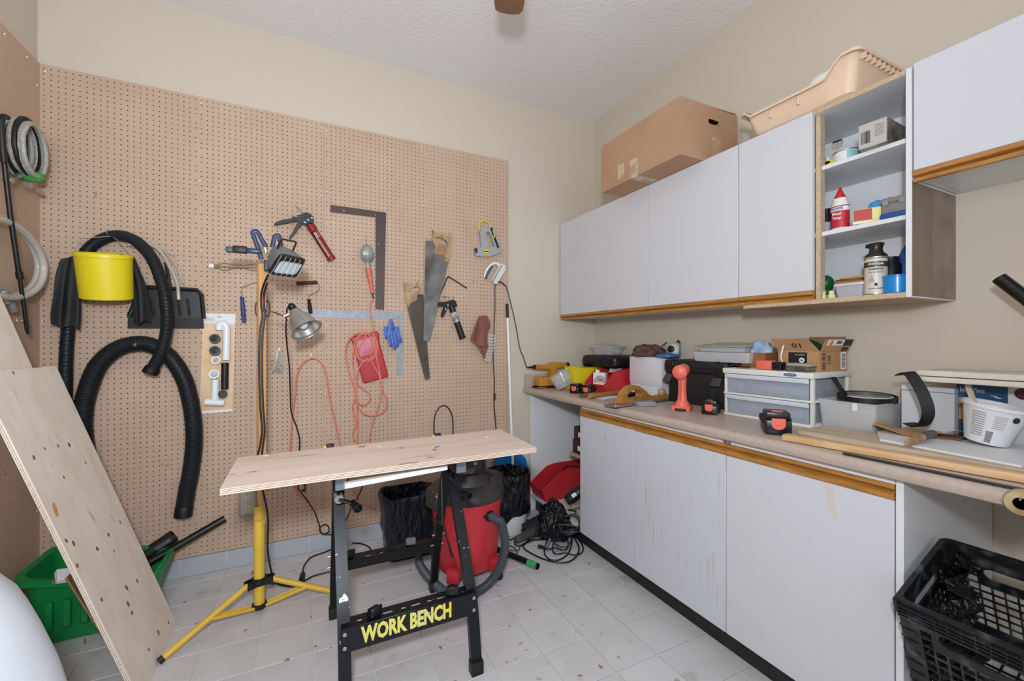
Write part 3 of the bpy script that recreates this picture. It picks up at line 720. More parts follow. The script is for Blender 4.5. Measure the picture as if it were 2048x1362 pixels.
# ---- knife sharpener
ks = pthing('hand_sharpener', 'white and blue handheld sharpener hanging over the black cord hook', 'sharpener', (990, 560), .01)
b = MB(); b.tube(cordz(kE((175, 555), (178, 515), (205, 465), (245, 428), (285, 430), (300, 455), (280, 520)), .02, n=5), [.007]*8+[.0095]*23, 10); part(ks, 'handle', b, M_pure)
b = MB(); b.tube(cordz(kE((182, 560), (195, 520), (218, 478), (238, 448)), .027, n=5), .0085, 10); part(ks, 'grip', b, mat('slate_blue_grip', '3F5A80', .5))
b = flat(kE((222, 578), (300, 430), (345, 450), (345, 475), (330, 510), (265, 612), (240, 605)), .008, .028); part(ks, 'blade_guard', b, mat('offwhite_plastic', 'D8D6CE', .45))
b = flat(kE((235, 590), (318, 440), (325, 444), (243, 598)), .0362, .002); part(ks, 'slot', b, mat('grey_slot', '8A8A86', .5))
hook(one(kE((300, 575)), 0), .03, .01, .012, label='wire peg hook under the blue and white sharpener')

# ---- draped cloth helper: left and right edges traced down the fall of the cloth
def drape(Lp, Rp, off, folds, amp, nu=26, nv=24, ph=0, th=.003, belly=.0):
    La, Ra = cr(at(Lp, off), 6), cr(at(Rp, off), 6)
    def sample(P, t): x_ = t*(len(P)-1); i = min(int(x_), len(P)-2); return P[i].lerp(P[i+1], x_-i)
    def fn(u, v):
        a, c_ = sample(La, v), sample(Ra, v); p = a.lerp(c_, u)
        g = .25+.75*v
        p.y = -(off+amp*g*(1+sin(folds*2*pi*u+ph+1.3*v))+belly*sin(pi*u))
        p.z += amp*.4*sin(folds*2*pi*u+ph)*v
        return p
    return MB().sheet(fn, nu, nv, th)
M_brown = mat('brown_cloth', '8C5549', .9, hx2='7B493E', scale=18, bump=.3, bscale=160, sheen=.3)
cl = pthing('brown_cloth', 'reddish brown rag hung on the pegboard over the white brush', 'cloth', (960, 690), .02)
part(cl, 'rag', drape(kE((122, 885), (75, 990), (42, 1090), (60, 1120), (95, 1150), (160, 1262)), kE((195, 885), (222, 960), (200, 1040), (198, 1120), (200, 1165), (172, 1240)), .045, 1.6, .011, ph=.6), M_brown)
part(cl, 'rag_fold', drape(kE((130, 890), (110, 1010), (90, 1140)), kE((150, 890), (178, 1020), (204, 1165)), .068, 1.0, .006, ph=2.6), M_brown)
br = pthing('scrub_brush', 'white bristle scrub brush hanging under the brown rag', 'brush', (975, 690), .012)
b = flat(kE((195, 1045), (262, 1050), (270, 1085), (248, 1180), (212, 1292), (190, 1298), (168, 1275), (172, 1200)), .004, .016); part(br, 'back', b, mat('brush_back', 'BDB9AE', .6))
b = MB()
for i in range(9):
    f_ = i/8; x0_, y0_ = 200-32*f_, 1060+205*f_; x1_, y1_ = 268-60*f_*f_, 1058+222*f_
    b.tube(cr([one(kE((x0_, y0_)), .022), one(kE(((x0_+x1_)/2, (y0_+y1_)/2+6)), .034), one(kE((x1_, y1_)), .022)], 5), .0052, 8)
part(br, 'bristle_rows', b, mat('white_bristle', 'D6D3C8', .8, hx2='C4C0B2', scale=120), kind='stuff')

# ---- paint rollers, rods, scissors, bag of screws
M_blueh = mat('scuffed_blue_handle', '2F3F77', .5); spots(M_blueh, 'B6C0CF', 22, .63, .85)
pr_ = pthing('paint_roller', 'bare paint roller frame with scuffed blue handle, left of the wooden pole', 'paint roller', (485, 640), .02)
b = MB(); b.tube(cr(at(k3((560, 765), (495, 780), (370, 822), (357, 850), (355, 915)), .02), 4), .0022, 6); part(pr_, 'wire_frame', b, M_steel)
P0, P1 = one(k3((357, 912)), .02), one(k3((375, 1130)), .016); b = MB(); hl = (P1-P0).length
b.lathe([(.008, 0), (.0105, .006), (.0085, .02), (.0105, .04), (.0115, .07), (.0105, hl-.01), (.0085, hl)], P0, P1-P0, 14); part(pr_, 'handle', b, M_blueh)
pr_ = pthing('paint_roller', 'small brown paint roller with dark handle, under the work light', 'paint roller', (612, 570), .02)
P0, P1 = one(k3((820, 795)), .03), one(k3((1000, 785)), .03); b = MB(); b.lathe([(.0, 0), (.0095, 0), (.0105, .004), (.0105, (P1-P0).length-.004), (.0095, (P1-P0).length), (0, (P1-P0).length)], P0, P1-P0, 14); part(pr_, 'roller_sleeve', b, mat('brown_nap', '46291D', .95, hx2='5A3828', scale=60, bump=.5, bscale=300))
b = MB(); b.tube(cr([P1, one(k3((1012, 800)), .03), one(k3((1014, 845)), .03), one(k3((990, 870)), .03), one(k3((935, 892)), .03), one(k3((925, 935)), .03)], 4), .0024, 6); part(pr_, 'wire_frame', b, M_steel)
P0, P1 = one(k3((926, 930)), .03), one(k3((942, 1050)), .008); b = MB(); b.lathe([(.006, 0), (.011, .004), (.008, .014), (.0085, .02), (.012, .05), (.011, (P1-P0).length)], P0, P1-P0, 12); part(pr_, 'handle', b, M_blackm)
M_bronze = mat('bronze_rod', 'A8997F', .4, .7)
rd = pthing('rod_bundle', 'thin bronze rods with a white end cap, hanging level left of the work light', 'rod', (460, 535), .01)
for i, (pp, o_) in enumerate(((((110, 632), (160, 636), (190, 622), (235, 626), (270, 634), (390, 640), (430, 630), (560, 640)), .014), (((110, 648), (300, 655), (560, 662)), .02), (((110, 662), (170, 668), (195, 682), (250, 678), (290, 664), (400, 668), (440, 684), (560, 678)), .014))):
    b = MB(); b.tube(cr(at(k3(*pp), o_), 4), .0028, 7); part(rd, 'rod', b, M_bronze)
P0, P1 = one(k3((80, 645)), .016), one(k3((120, 650)), .016); b = MB(); b.cyl(P0, P1, .0125, n=14); part(rd, 'end_cap', b, M_pure)
sx = pthing('scissors', 'purple handled scissors hanging behind the wooden pole', 'scissors', (522, 615), .02)
for c_ in (495, 570):
    b = MB(); b.tube(at([k3((c_+24*cos(2*pi*i/20), 1010+70*sin(2*pi*i/20)))[0] for i in range(20)], .012), .0032, 8, closed=True); part(sx, 'finger_loop', b, mat('purple_plastic', '5B3F63', .45))
b = flat(k3((510, 945), (525, 850), (540, 945)), .009, .003); b = flat(k3((530, 945), (540, 855), (556, 945)), .012, .003, mb=b); part(sx, 'blades', b, M_steel)
pb_ = pthing('screw_bag', 'small clear plastic bag of screws pinned left of the clamp lamp cord', 'bag', (553, 735), .005)
bagL, bagR = k5((548, 345), (540, 400), (520, 470), (500, 492)), k5((585, 345), (600, 390), (615, 430), (592, 502))
part(pb_, 'pouch', drape(bagL, bagR, .008, .8, .006, 14, 12, th=.0006), clear('bag_film', 'C9C4B8', .35, .2))
b = MB(); rnd = random.Random(5)
for i in range(26):
    p = one(k5((rnd.uniform(525, 590), rnd.uniform(410, 492))), rnd.uniform(.006, .012)); d = V((rnd.uniform(-1, 1), rnd.uniform(-.3, .3), rnd.uniform(-1, 1))).normalized()*.012; b.cyl(p-d, p+d, .0014, n=5)
part(pb_, 'screws', b, mat('grey_screw', '6D6B66', .4, .6), kind='stuff')

# ---- plumbing kit on a card
pk = pthing('plumbing_kit', 'blister card of white and black drain pipe fittings beside the dustpan', 'kit', (438, 826), .003)
ol = kB((35, 40), (440, 50), (402, 1255), (0, 1285)); part(pk, 'card', flat(ol, .001, .0015), M_paper)
b = flat(kB((30, 160), (432, 172), (405, 1225), (4, 1250)), .0026, .0004); pp = part(pk, 'printed_panel', b, mat('kit_card_orange', 'E0B27C', .5, hx2='E3CDB2', scale=5, lo=.3, hi=.7))
b = flat(kB((195, 82), (285, 82), (285, 90), (255, 90), (240, 72), (225, 90), (195, 90)), .0026, .0005); part(pk, 'hang_slot', b, M_peg)
for i, s_ in enumerate(('TUBULAR OUTLET KIT', 'TROUSSE DE RACCORD', 'PLASTIC / PLASTIQUE')):
    q = one(kB((118, 100+i*17)), .0027); lettering(pk, s_, .006, q, (1, 0, 0), (0, 0, 1), M_ink, width=.045)
M_pvc = mat('white_pvc', 'E9ECEF', .3)
def ppipe(pts, r, m, off, n=14): b = MB(); b.tube(cr(at(kB(*pts), off), 5), r, n); return part(pk, 'pipe', b, m)
ppipe(((235, 250), (240, 195), (285, 170), (325, 210), (328, 300), (322, 618)), .0185, M_pvc, .024)
ppipe(((310, 655), (305, 980)), .0175, M_rubber, .022)
ppipe(((190, 860), (185, 1120)), .0185, M_pvc, .022)
ppipe(((65, 1140), (300, 1150)), .0185, M_pvc, .022)
for (cx_, cy_, r, m) in ((185, 360, .026, mat('slip_nut_grey', '4B5057', .45)), (185, 508, .026, MATS['slip_nut_grey']), (200, 625, .0215, M_pvc), (178, 800, .024, M_pvc)):
    q = one(kB((cx_, cy_)), .016); b = MB(); b.lathe([(r*.72, 0), (r, 0), (r, .012), (r*.72, .012), (r*.72, 0)], q, (0.05, -1, .25), 20); part(pk, 'slip_ring', b, m)
q = one(kB((285, 1040)), .04); b = MB(); b.lathe([(0, .004), (.016, .004), (.0165, .012), (.0205, .012), (.0205, 0), (0, 0)], q, (0, -1, .1), 20); part(pk, 'pipe_cap', b, M_rubber)
ol = kB((165, 130), (205, 130), (330, 150), (385, 215), (380, 620), (365, 960), (380, 1030), (330, 1110), (300, 1200), (60, 1200), (55, 1090), (130, 1050), (140, 870), (85, 800), (130, 690), (95, 560), (90, 330), (160, 230))
b = MB(); A_ = xz(ol, .003); C_ = xz(ol, .036); b.loft([[(x_, -.003, z_) for x_, z_ in A_], [(x_, -.03, z_) for x_, z_ in C_]], cap=False); part(pk, 'blister', b, clear('blister_film', 'E4E6E8', .16, .08))

# ---- dustpan, clear tubes
dp = pthing('dustpan', 'black plastic dustpan hanging behind the vacuum hose', 'dustpan', (335, 640), .01)
b = flat(k1((760, 1045), (790, 1018), (930, 1016), (1075, 1035), (1098, 1060), (1112, 1245), (700, 1245), (705, 1150)), .004, .012); part(dp, 'pan', b, M_blackp)
b = MB(); b.tube(at(k1((703, 1180), (758, 1045), (792, 1018), (1075, 1035), (1098, 1060), (1110, 1190)), .026), .010, 8); part(dp, 'raised_rim', b, M_blackp)
b = flat(k1((700, 1192), (1108, 1186), (1111, 1243), (700, 1243)), .016, .010); part(dp, 'lip', b, M_blackm)
for x_ in (830, 875, 925, 975, 1025):
    b = MB(); b.tube(at(k1((x_-4, 1085), (x_+8, 1175)), .018), .006, 8); part(dp, 'rib', b, M_blackm)
b = MB(); b.tube(at(k1((925, 1040), (918, 960), (900, 885)), .016), [.010, .008, .0065], 8); part(dp, 'handle', b, M_blackp)
M_clr = clear('clear_vinyl', 'CFC3B2', .62, .15)
for i, pts in enumerate((((700, 790), (780, 775), (870, 820), (930, 920), (965, 1000), (975, 1088)), ((690, 780), (800, 768), (890, 815), (950, 848)), ((720, 800), (830, 790), (900, 830), (965, 910), (1000, 1000)))):
    b = MB(); b.tube(cordz(k1(*pts), .05-.012*i, .04-.012*i), (.0085, .0055, .0065)[i], 10)
    solo('clear_tubing', b, M_clr, ('thick clear vinyl tube ending in front of the dustpan', 'short thin clear tube ending highest beside the black hose', 'clear tube ending beside the dustpan corner, behind the thick one')[i], 'tube', 'clear tubes by the dustpan')

# ---- vacuum hoses
M_hose = mat('grey_black_hose', '272A2E', .42, hx2='1F2326', scale=5)
hs = pthing('vacuum_hose', 'slim black corrugated hose arched over the yellow bucket', 'hose', (240, 480), .06)
pts = [(128, 880), (130, 790), (133, 700), (140, 620), (150, 560), (172, 505), (203, 479), (238, 471), (273, 483), (303, 515), (322, 560), (333, 612), (333, 660), (322, 705), (304, 738)]
offs = [.05, .05, .045, .04, .035, .03, .03, .035, .06, .10, .12, .13, .12, .11, .10]
P = cr([on_y(a, c_, -o_) for (a, c_), o_ in zip(pts, offs)], 10); b = MB(); b.hose(P, .0265, .0065, .14); part(hs, 'corrugated_tube', b, M_hose)
d = (P[-1]-P[-4]).normalized(); b = MB(); b.lathe([(.026, -.012), (.031, -.008), (.033, .012), (.033, .022), (.027, .022), (.025, .004), (0, .004)], P[-1], d, 20); part(hs, 'end_cuff', b, M_rubber)
hs = pthing('vacuum_hose', 'thick black corrugated hose hung in an arch, open end down', 'hose', (275, 690), .06)
pts = k2((300, 640), (283, 540), (280, 470), (293, 390), (330, 295), (390, 238), (458, 216), (520, 224), (582, 268), (628, 345), (653, 450), (659, 550), (648, 650), (633, 725), (623, 790))
offs = [.055, .05, .05, .05, .05, .05, .055, .055, .055, .055, .055, .055, .055, .055, .055]
P = cr([on_y(a, c_, -o_) for (a, c_), o_ in zip(pts, offs)], 10); b = MB(); b.hose(P, .0385, .0075, .12, 16); part(hs, 'corrugated_tube', b, M_hose)
d = (P[-1]-P[-5]).normalized(); b = MB(); b.lathe([(.037, -.035), (.0395, -.03), (.0395, .018), (.035, .018), (.033, 0), (0, 0)], P[-1], d, 22); part(hs, 'end_cuff', b, M_rubber)
hook(one(k2((462, 215)), .09), .03, .015, .012, label='wire peg hook over the top of the thick black hose')

# ---- black rubber cloth and yellow bucket
M_leather = mat('black_cloth', '161718', .7, hx2='26282B', scale=9, bump=.3, bscale=60)
bc = pthing('black_cloth', 'black rubbery cloth draped on both sides behind the yellow bucket', 'cloth', (210, 520), .03)
part(bc, 'hanging_end', drape(k1((338, 868), (312, 960), (300, 1080), (290, 1170), (295, 1232)), k1((432, 846), (440, 950), (440, 1060), (446, 1160), (442, 1246)), .075, 1.6, .016, ph=1.0), M_leather)
part(bc, 'hanging_end', drape(k1((660, 842), (705, 950), (722, 1060), (728, 1150), (735, 1225)), k1((735, 858), (770, 940), (800, 1020), (815, 1110), (826, 1205)), .08, 1.4, .016, ph=2.0), M_leather)
part(bc, 'band', drape(k1((400, 850), (400, 900)), k1((690, 848), (690, 900)), .022, 1, .003, 8, 4), M_leather)
bk = pthing('bucket', 'yellow plastic bucket hung by its wire bail on the pegboard', 'bucket', (212, 600), .14)
c0 = one(k1((584, 1083)), .13); tilt = RAD(11); axb = V((.0, -sin(tilt), cos(tilt)))
b = MB(); b.shell([(.001, .004), (.03, .004), (.033, .006), (.086, .006), (.092, 0), (.096, .004), (.1015, .19), (.1045, .192), (.1055, .206), (.103, .21)], c0, axb, 36, .0025, 1, .9); part(bk, 'pail', b, M_yel)
b = MB(); b.lathe([(.026, -.001), (.029, -.001), (.029, .005), (.026, .005), (.026, -.001)], c0, axb, 20); part(bk, 'base_ring', b, M_yel)
b = MB(); pl, prr = c0+axb*.197+V((-.105, 0, 0)), c0+axb*.197+V((.105, 0, 0))
b.tube([pl, one(k1((445, 755)), .12), one(k1((610, 742)), .05), one(k1((640, 765)), .07), prr], .0019, 6); part(bk, 'bail', b, M_wire)
hook(one(k1((612, 735)), 0), .07, .012, .012, label='long wire peg hook carrying the bucket bail')

# ---- black cable loop, pole, bare hooks, outlet
b = MB(); b.tube(cordz([(869, 905), (868, 865), (869, 835), (877, 817), (888, 811), (898, 818), (905, 835), (906, 865), (905, 900)], .012), .0042, 8)
solo('cable_loop', b, M_cord, 'short loop of black cable on the pegboard above the bench top', 'cable')
pl = thing('pole', 'white pole with black tip leaning at the pegboard edge', 'pole', on_y(1022, 1050, -.05))
A, B_ = on_y(1014, 608, -.022), V((on_y(1021.5, 900, -.05).x+.012, -.09, .002)); b = MB()
b.cyl(A.lerp(B_, .065), B_, .0095, n=14); part(pl, 'shaft', b, M_pure)
b = MB(); b.cyl(A, A.lerp(B_, .066), .0105, n=14); part(pl, 'tip', b, M_rubber)
for q, l_ in ((k1((525, 500)), 'bare wire peg hook above the yellow bucket'), (k2((600, 225)), 'wire peg hook right of the thick hose arch'), (k3((213, 575)), 'wire peg hook above the bronze rods'), (k3((165, 1020)), 'wire peg hook above the plumbing kit'),
              (k3((724, 890)), 'wire peg hook left of the clamp lamp'), (k4((408, 252)), 'wire peg hook between dark square and saw handle'), (k4((84, 445)), 'wire peg hook left of the trouble light'), (k4((383, 685)), 'wire peg hook left of the lower saw handle'),
              (k4((905, 615)), 'wire peg hook right of the bent black rod'), (k4((1110, 165)), 'wire peg hook in the upper right corner by the staple gun'), (k4((757, 920)), 'wire peg hook left of the caulking gun barrel'), (k4((652, 990)), 'pale peg hook beside the saw tip'),
              (k5((572, 325)), 'wire peg hook holding the screw bag'), (k5((1405, 610)), 'wire peg hook below the silver square'), (k2((553, 612)), 'left wire peg hook of a pair low beside the thick hose'), (k2((572, 614)), 'right wire peg hook of a pair low beside the thick hose')):
    hook(on_y(*q[0]), random.uniform(.02, .032), random.uniform(.018, .026), random.uniform(.004, .014), label=l_)
M_outg = mat('grey_outlet_box', '9A9889', .5)
ot = pthing('wall_outlet', 'grey surface mounted duplex outlet under the bench top end', 'outlet', (496, 1028), 0)
a, c_ = on_y(479, 980), on_y(514, 1024); b = MB(); b.rbox(a.x, c_.x, -.045, -.0005, c_.z, a.z+.025, .008); part(ot, 'box', b, M_outg)
b = MB(); b.rbox(a.x+.012, c_.x-.006, -.0495, -.045, c_.z+.014, a.z+.012, .0015, 1); pl_ = part(ot, 'cover_plate', b, mat('outlet_plate', 'A9A796', .45))
for dz in (.10, .045):
    xm = (a.x+c_.x)/2+.003; z_ = c_.z+dz; b = MB(); b.rbox(xm-.014, xm+.014, -.0515, -.0495, z_-.017, z_+.017, .0009, 1); rc = part(ot, 'receptacle', b, mat('outlet_face', 'C4C1AE', .4))
    b = MB(); b.box(xm-.0075, xm-.0055, -.0519, -.0515, z_+.000, z_+.009); b.box(xm+.0055, xm+.0075, -.0519, -.0515, z_+.0, z_+.009); b.cyl((xm, -.0519, z_-.007), (xm, -.0515, z_-.007), .0028, n=8); part(rc, 'slots', b, M_ink)

# ================================================================== left side wall: coiled hoses, rod
def wl(pts, off): return [on_x(a, c_, LX+off) for a, c_ in pts]
kL = K(0, 200, 2.724)
M_braid = mat('braided_grey_hose', 'B9B6B0', .42, hx2='96938E', scale=160, detail=1)
co = thing('coiled_hose', 'coil of braided grey and black hoses tied with green tape on the side wall', 'hose', on_x(46, 297, LX+.03))
cc = on_x(47, 297, LX+.045); rnd = random.Random(11)
for i in range(7):
    c_ = cc+V((-.03+.0115*i, rnd.uniform(-.012, .012)+.02-.012*i*.5, rnd.uniform(-.01, .012))); ry, rz_ = .088+rnd.uniform(-.012, .012), .112+rnd.uniform(-.01, .012)
    b = MB(); b.tube([c_+V((rnd.uniform(-.001, .001), ry*sin(2*pi*j/40), rz_*cos(2*pi*j/40))) for j in range(40)], .0085, 9, closed=True)
    part(co, 'hose_turn', b, M_rubber if i in (1, 4) else M_braid)
b = MB(); q = on_x(57, 352, LX+.05); b.rbox(-.046, .046, -.022, .022, -.02, .02, .014, 3, TR(q, RAD(35), 0, 0)); part(co, 'green_tape', b, mat('green_tape', '3E9A44', .5))
M_chrome = mat('chrome_fitting', 'B5B5B2', .25, .95)
for (a, e) in (((14, 363), (40, 350)), ((52, 368), (84, 386))):
    A, B_ = on_x(*a, LX+.06), on_x(*e, LX+.06); d = B_-A; b = MB(); n_ = d.length
    b.lathe([(.012, 0), (.0145, .002), (.0145, .014), (.011, .016), (.012, .022), (.011, .026), (.012, .030), (.010, .034), (.010, n_)], A, d, 14); part(co, 'fitting', b, M_chrome)
b = MB(); b.tube(cr(wl([(60, 255), (70, 263), (80, 262)], .03), 4), .002, 6); part(co, 'hanging_wire', b, M_wire)
co = thing('coiled_hose', 'large loop of clear braided hose on the side wall above the plywood', 'hose', on_x(0, 510, LX+.03))
M_clr2 = clear('clear_braided_hose', 'D4CFC6', .72, .25); c_ = on_x(-8, 512, LX+.04)
for i, (ry, rz_, dx) in enumerate(((.295, .158, .0), (.27, .148, .028))):
    b = MB(); b.tube([c_+V((dx, ry*sin(2*pi*j/48), rz_*cos(2*pi*j/48)-.01*i)) for j in range(48)], .0135, 10, closed=True); part(co, 'hose_turn', b, M_clr2)
b = MB()
for (a, e) in (((6, 580), (14, 606)), ((16, 588), (28, 622))):
    A, B_ = on_x(*a, LX+.045), on_x(*e, LX+.045); d = B_-A; b.lathe([(.013, 0), (.015, .004), (.015, .018), (.012, .02), (.014, .028), (.012, .034), (.014, .04), (.014, d.length)], A, d, 12)
part(co, 'hose_fitting', b, mat('grey_fitting', '8F8F8C', .4, .4))
po = thing('telescopic_rod', 'long black telescopic rod hanging on the side wall', 'rod', on_x(55, 665, LX+.05))
b = MB(); b.tube(wl(kL((22, 330), (55, 620), (105, 960)), .075), .0085, 10); part(po, 'outer_tube', b, M_blackp)
b = MB(); b.tube(wl(kL((105, 955), (128, 1110), (148, 1255)), .075), .0068, 10); part(po, 'inner_tube', b, M_blackp)
b = MB(); b.cyl(*wl(kL((103, 935), (110, 975)), .075), .0115, n=12); part(po, 'lock_collar', b, M_blackp)
b = MB(); b.cyl(*wl(kL((148, 1250), (152, 1275)), .075), .0062, .004, n=10); part(po, 'tip', b, M_rubber)
b = MB(); b.tube(cr(wl(kL((22, 340), (12, 230), (8, 120), (18, 90), (40, 95)), .085), 5), .010, 10); part(po, 'grip', b, M_rubber)
for q in kL((85, 1195),): hook(on_x(*q, LX), .02, .012, .01, nrm=(1, 0, 0), label='wire hook on the side panel beside the rod tip')

# ================================================================== plywood sheets leaning on the left wall
M_ply = mat('birch_plywood', 'EDE3D8', .6, hx2='E5D6C6', scale=4, stretch=(5, 5, .6), spec=.3)
spots(M_ply, 'A98A68', 7, .66, .55, stretch=(4, 4, .35), soft=.12); 
M_plyedge = mat('plywood_edge', 'C9AF8C', .7, hx2='8F7352', scale=3, stretch=(60, 60, 60), lo=.45, hi=.55)
def leaning(label, yr, wid, L_, xb, xt, zt, th, m):
    """sheet standing on the floor along Y, leaning towards the left wall"""
    d = V((xt-xb, 0, zt)).normalized(); n = V((d.z, 0, -d.x))
    t = thing('plywood_sheet', label, 'plywood', (xb, yr-wid/2, 0), group='plywood leaning on the left wall')
    o = V((xb+.001, yr, .001)); b = MB()
    T = Matrix((( -n.x, 0, d.x, o.x), (0, 1, 0, o.y), (-n.z, 0, d.z, o.z), (0, 0, 0, 1)))
    b.rbox(0, th, -wid, 0, 0, L_, .0012, 1, T); part(t, 'panel', b, m)
    k = max(2, int(th/.0045))
    for i in range(1, k):
        b = MB(); x_ = th*i/k
        b.box(x_-.0006, x_+.0006, -wid-.0004, .0004, -.0002, L_+.0004, T); part(t, 'ply_line', b, M_plyedge)
    return t, o, d, n
tp, o_, d_, n_ = leaning('front plywood sheet with knots leaning at the left, four feet tall', -.424, .46, 1.212, -2.611, -3.0, 1.147, .015, M_ply)
def mark(root, x_, y_, rx, ry, m, ang=0):
    c_ = on_p(*k2((x_, y_))[0], o_, n_); u_ = V((0, 1, 0)); b = MB()
    b.prism([(rx*cos(a)*cos(ang)-ry*sin(a)*sin(ang), rx*cos(a)*sin(ang)+ry*sin(a)*cos(ang)) for a in [2*pi*i/14 for i in range(14)]], .0003, c_, u_, d_); return b
M_knot = mat('knot', '6B4A33', .6, hx2='8C6A50', scale=120); rnd = random.Random(3)
for x_, y_ in ((45, 315), (115, 603), (152, 572), (197, 563), (235, 560), (22, 625), (18, 660), (290, 620), (217, 670), (225, 885), (250, 895), (330, 913), (368, 865), (408, 822), (262, 970), (181, 1028), (466, 1022), (430, 1045), (345, 1085), (435, 1100), (448, 1130), (572, 1163), (538, 1198), (288, 1225), (505, 1255)):
    r_ = rnd.uniform(.0035, .008); part(tp, 'knot', mark(tp, x_, y_, r_, r_*rnd.uniform(1.1, 1.6), M_knot, rnd.uniform(-.4, .4)), M_knot)
M_wfill = mat('wood_filler', 'CE9A5E', .6)
for x_, y_, rx, ry in ((188, 780, .011, .026), (388, 920, .007, .008)): part(tp, 'filler_patch', mark(tp, x_, y_, rx, ry, M_wfill, -.25), M_wfill)
# second sheet, taller and behind, and a brown board behind both
e0, e1 = on_y(0, 590, -.46), on_y(65, 735, -.46)
dd = (e0-e1).normalized(); xb2 = e1.x-dd.x*(e1.z/dd.z)
leaning('taller pale plywood sheet behind the front one, cut off by the left picture edge', -.5, .24, 1.62, -2.676, -3.163, 1.545, .012, M_ply)
M_brnb = mat('brown_hardboard', '8A6647', .7, hx2='7A583C', scale=5)
leaning('dark brown board edge showing beneath the leaning plywood', -.60, .115, .44, -2.69, -3.08, .925, .008, M_brnb)

# ---- green basket with black tubes
M_green = mat('green_plastic', '0F8243', .4)
gb = thing('basket', 'green plastic basket on the floor behind the plywood, holding black tubes', 'basket', (-2.89, -.28, 0))
def rring(x0, x1, y0, y1, z, r=.05, k=5, n=0):
    out = []
    for cx_, cy_, a0 in ((x1-r, y1-r, 0), (x0+r, y1-r, 90), (x0+r, y0+r, 180), (x1-r, y0+r, 270)):
        for i in range(k+1): a = RAD(a0+90*i/k); out.append((cx_+r*cos(a), cy_+r*sin(a), z))
        if n:
            q = out[-1]; ex, ey = {0: (x0+r, y1), 90: (x0, y0+r), 180: (x1-r, y0), 270: (x1, y1-r)}[a0]
            out += [(q[0]+(ex-q[0])*j/(n+1), q[1]+(ey-q[1])*j/(n+1), z) for j in range(1, n+1)]
    return out
b = MB(); R0 = (-3.12, -2.70, -.40, -.10)
def gr_(e, z): return [(x_, y_, z_*(1.16-.36*(x_+3.1)/.42)) for x_, y_, z_ in rring(R0[0]-e, R0[1]+e, R0[2]-e, R0[3]+e, z)]
b.loft([gr_(-.035, .003), gr_(-.03, .02), gr_(-.012, .16), gr_(0, .245), gr_(.014, .252), gr_(.015, .235), gr_(.018, .235), gr_(.018, .258), gr_(-.004, .258), gr_(-.016, .16), gr_(-.035, .024)], cap=True)
part(gb, 'tub', b, M_green)
for i in range(7):
    x_ = -3.03+.055*i; b = MB(); b.rbox(x_-.012, x_+.012, -.412, -.396, .08, .19, .003, 1, None); part(gb, 'side_slot_rib', b, M_green)
b = MB(); b.box(-3.0, -2.8, -.42, -.2, .2, .27, TR((0, 0, 0))); 
pp = thing('black_tube', 'slim black vacuum tube poking out of the green basket', 'tube', (-2.8, -.15, .1))
A, B_ = on_y(285, 1133, -.14), on_y(450, 1037, -.06); d = (B_-A).normalized(); A = A-d*.06
b = MB(); b.lathe([(.0185, 0), (.0185, (B_-A).length), (.0165, (B_-A).length), (.0165, .01), (0, .01)], A, B_-A, 20); part(pp, 'tube', b, M_blackp)
pp = thing('black_tube', 'wide split black tube lying in the green basket behind the slim one', 'tube', (-2.8, -.12, .15))
A, B_ = on_y(280, 1118, -.09), on_y(348, 1072, -.07); d = (B_-A).normalized(); A = A-d*.12
b = MB(); b.lathe([(.033, 0), (.033, (B_-A).length), (.030, (B_-A).length), (.030, .01), (0, .01)], A, B_-A, 22); part(pp, 'tube', b, M_blackm)
b = MB(); q = B_-d*.05-V((0, .034, -.003)); b.box(-.05, .045, -.002, .002, -.009, .009, Matrix.Translation(q) @ Matrix(((d.x, 0, -d.z, 0), (0, 1, 0, 0), (d.z, 0, d.x, 0), (0, 0, 0, 1)))); part(pp, 'tape_patch', b, mat('grey_tape', '5C5D5F', .6))
b = MB(); pts = on_x(105, 1205, -2.93)
b.rbox(-.05, .05, -.03, .03, -.012, .012, .004, 1, TR((-2.96, -.40, .285), .5, .3, .6)); solo('crumpled_paper', b, M_paper, 'crumpled grey paper wad in the green basket beside the plywood', 'paper')

# ---- white cloth bundle in the near left corner
M_cotton = mat('white_cotton', 'CDD0D6', .85, bump=.15, bscale=30)
b = MB(); rings = []
cw = V((-2.835, -1.59, 0)); PR = [(.30, 0), (.305, .2), (.295, .4), (.27, .53), (.25, .60), (.21, .72), (.15, .82), (.09, .88), (.03, .91)]
fold = lambda j, z_: (.015+.075*max(0, .62-z_))*sin(7*2*pi*j/40+2.5*z_)+.03*noise.noise(V((cos(2*pi*j/40)*2, sin(2*pi*j/40)*2, z_*4)))
for i, p in enumerate(cr([V((r_, z_, 0)) for r_, z_ in PR], 3)):
    r_, z_ = p.x, p.y; t_ = z_
    rings.append([cw+V((r_*cos(2*pi*j/40)*(1+fold(j, z_)), r_*sin(2*pi*j/40)*(1+fold(j, z_)), z_+.02*noise.noise(V((j*.3, z_*3, 1)))*(r_ < .2)*(r_ > .05))) for j in range(40)])
b.loft(rings); solo('cloth_bundle', b, M_cotton, 'rounded white cloth bundle in the near left corner, cut off by the frame', 'cloth', ang=80)

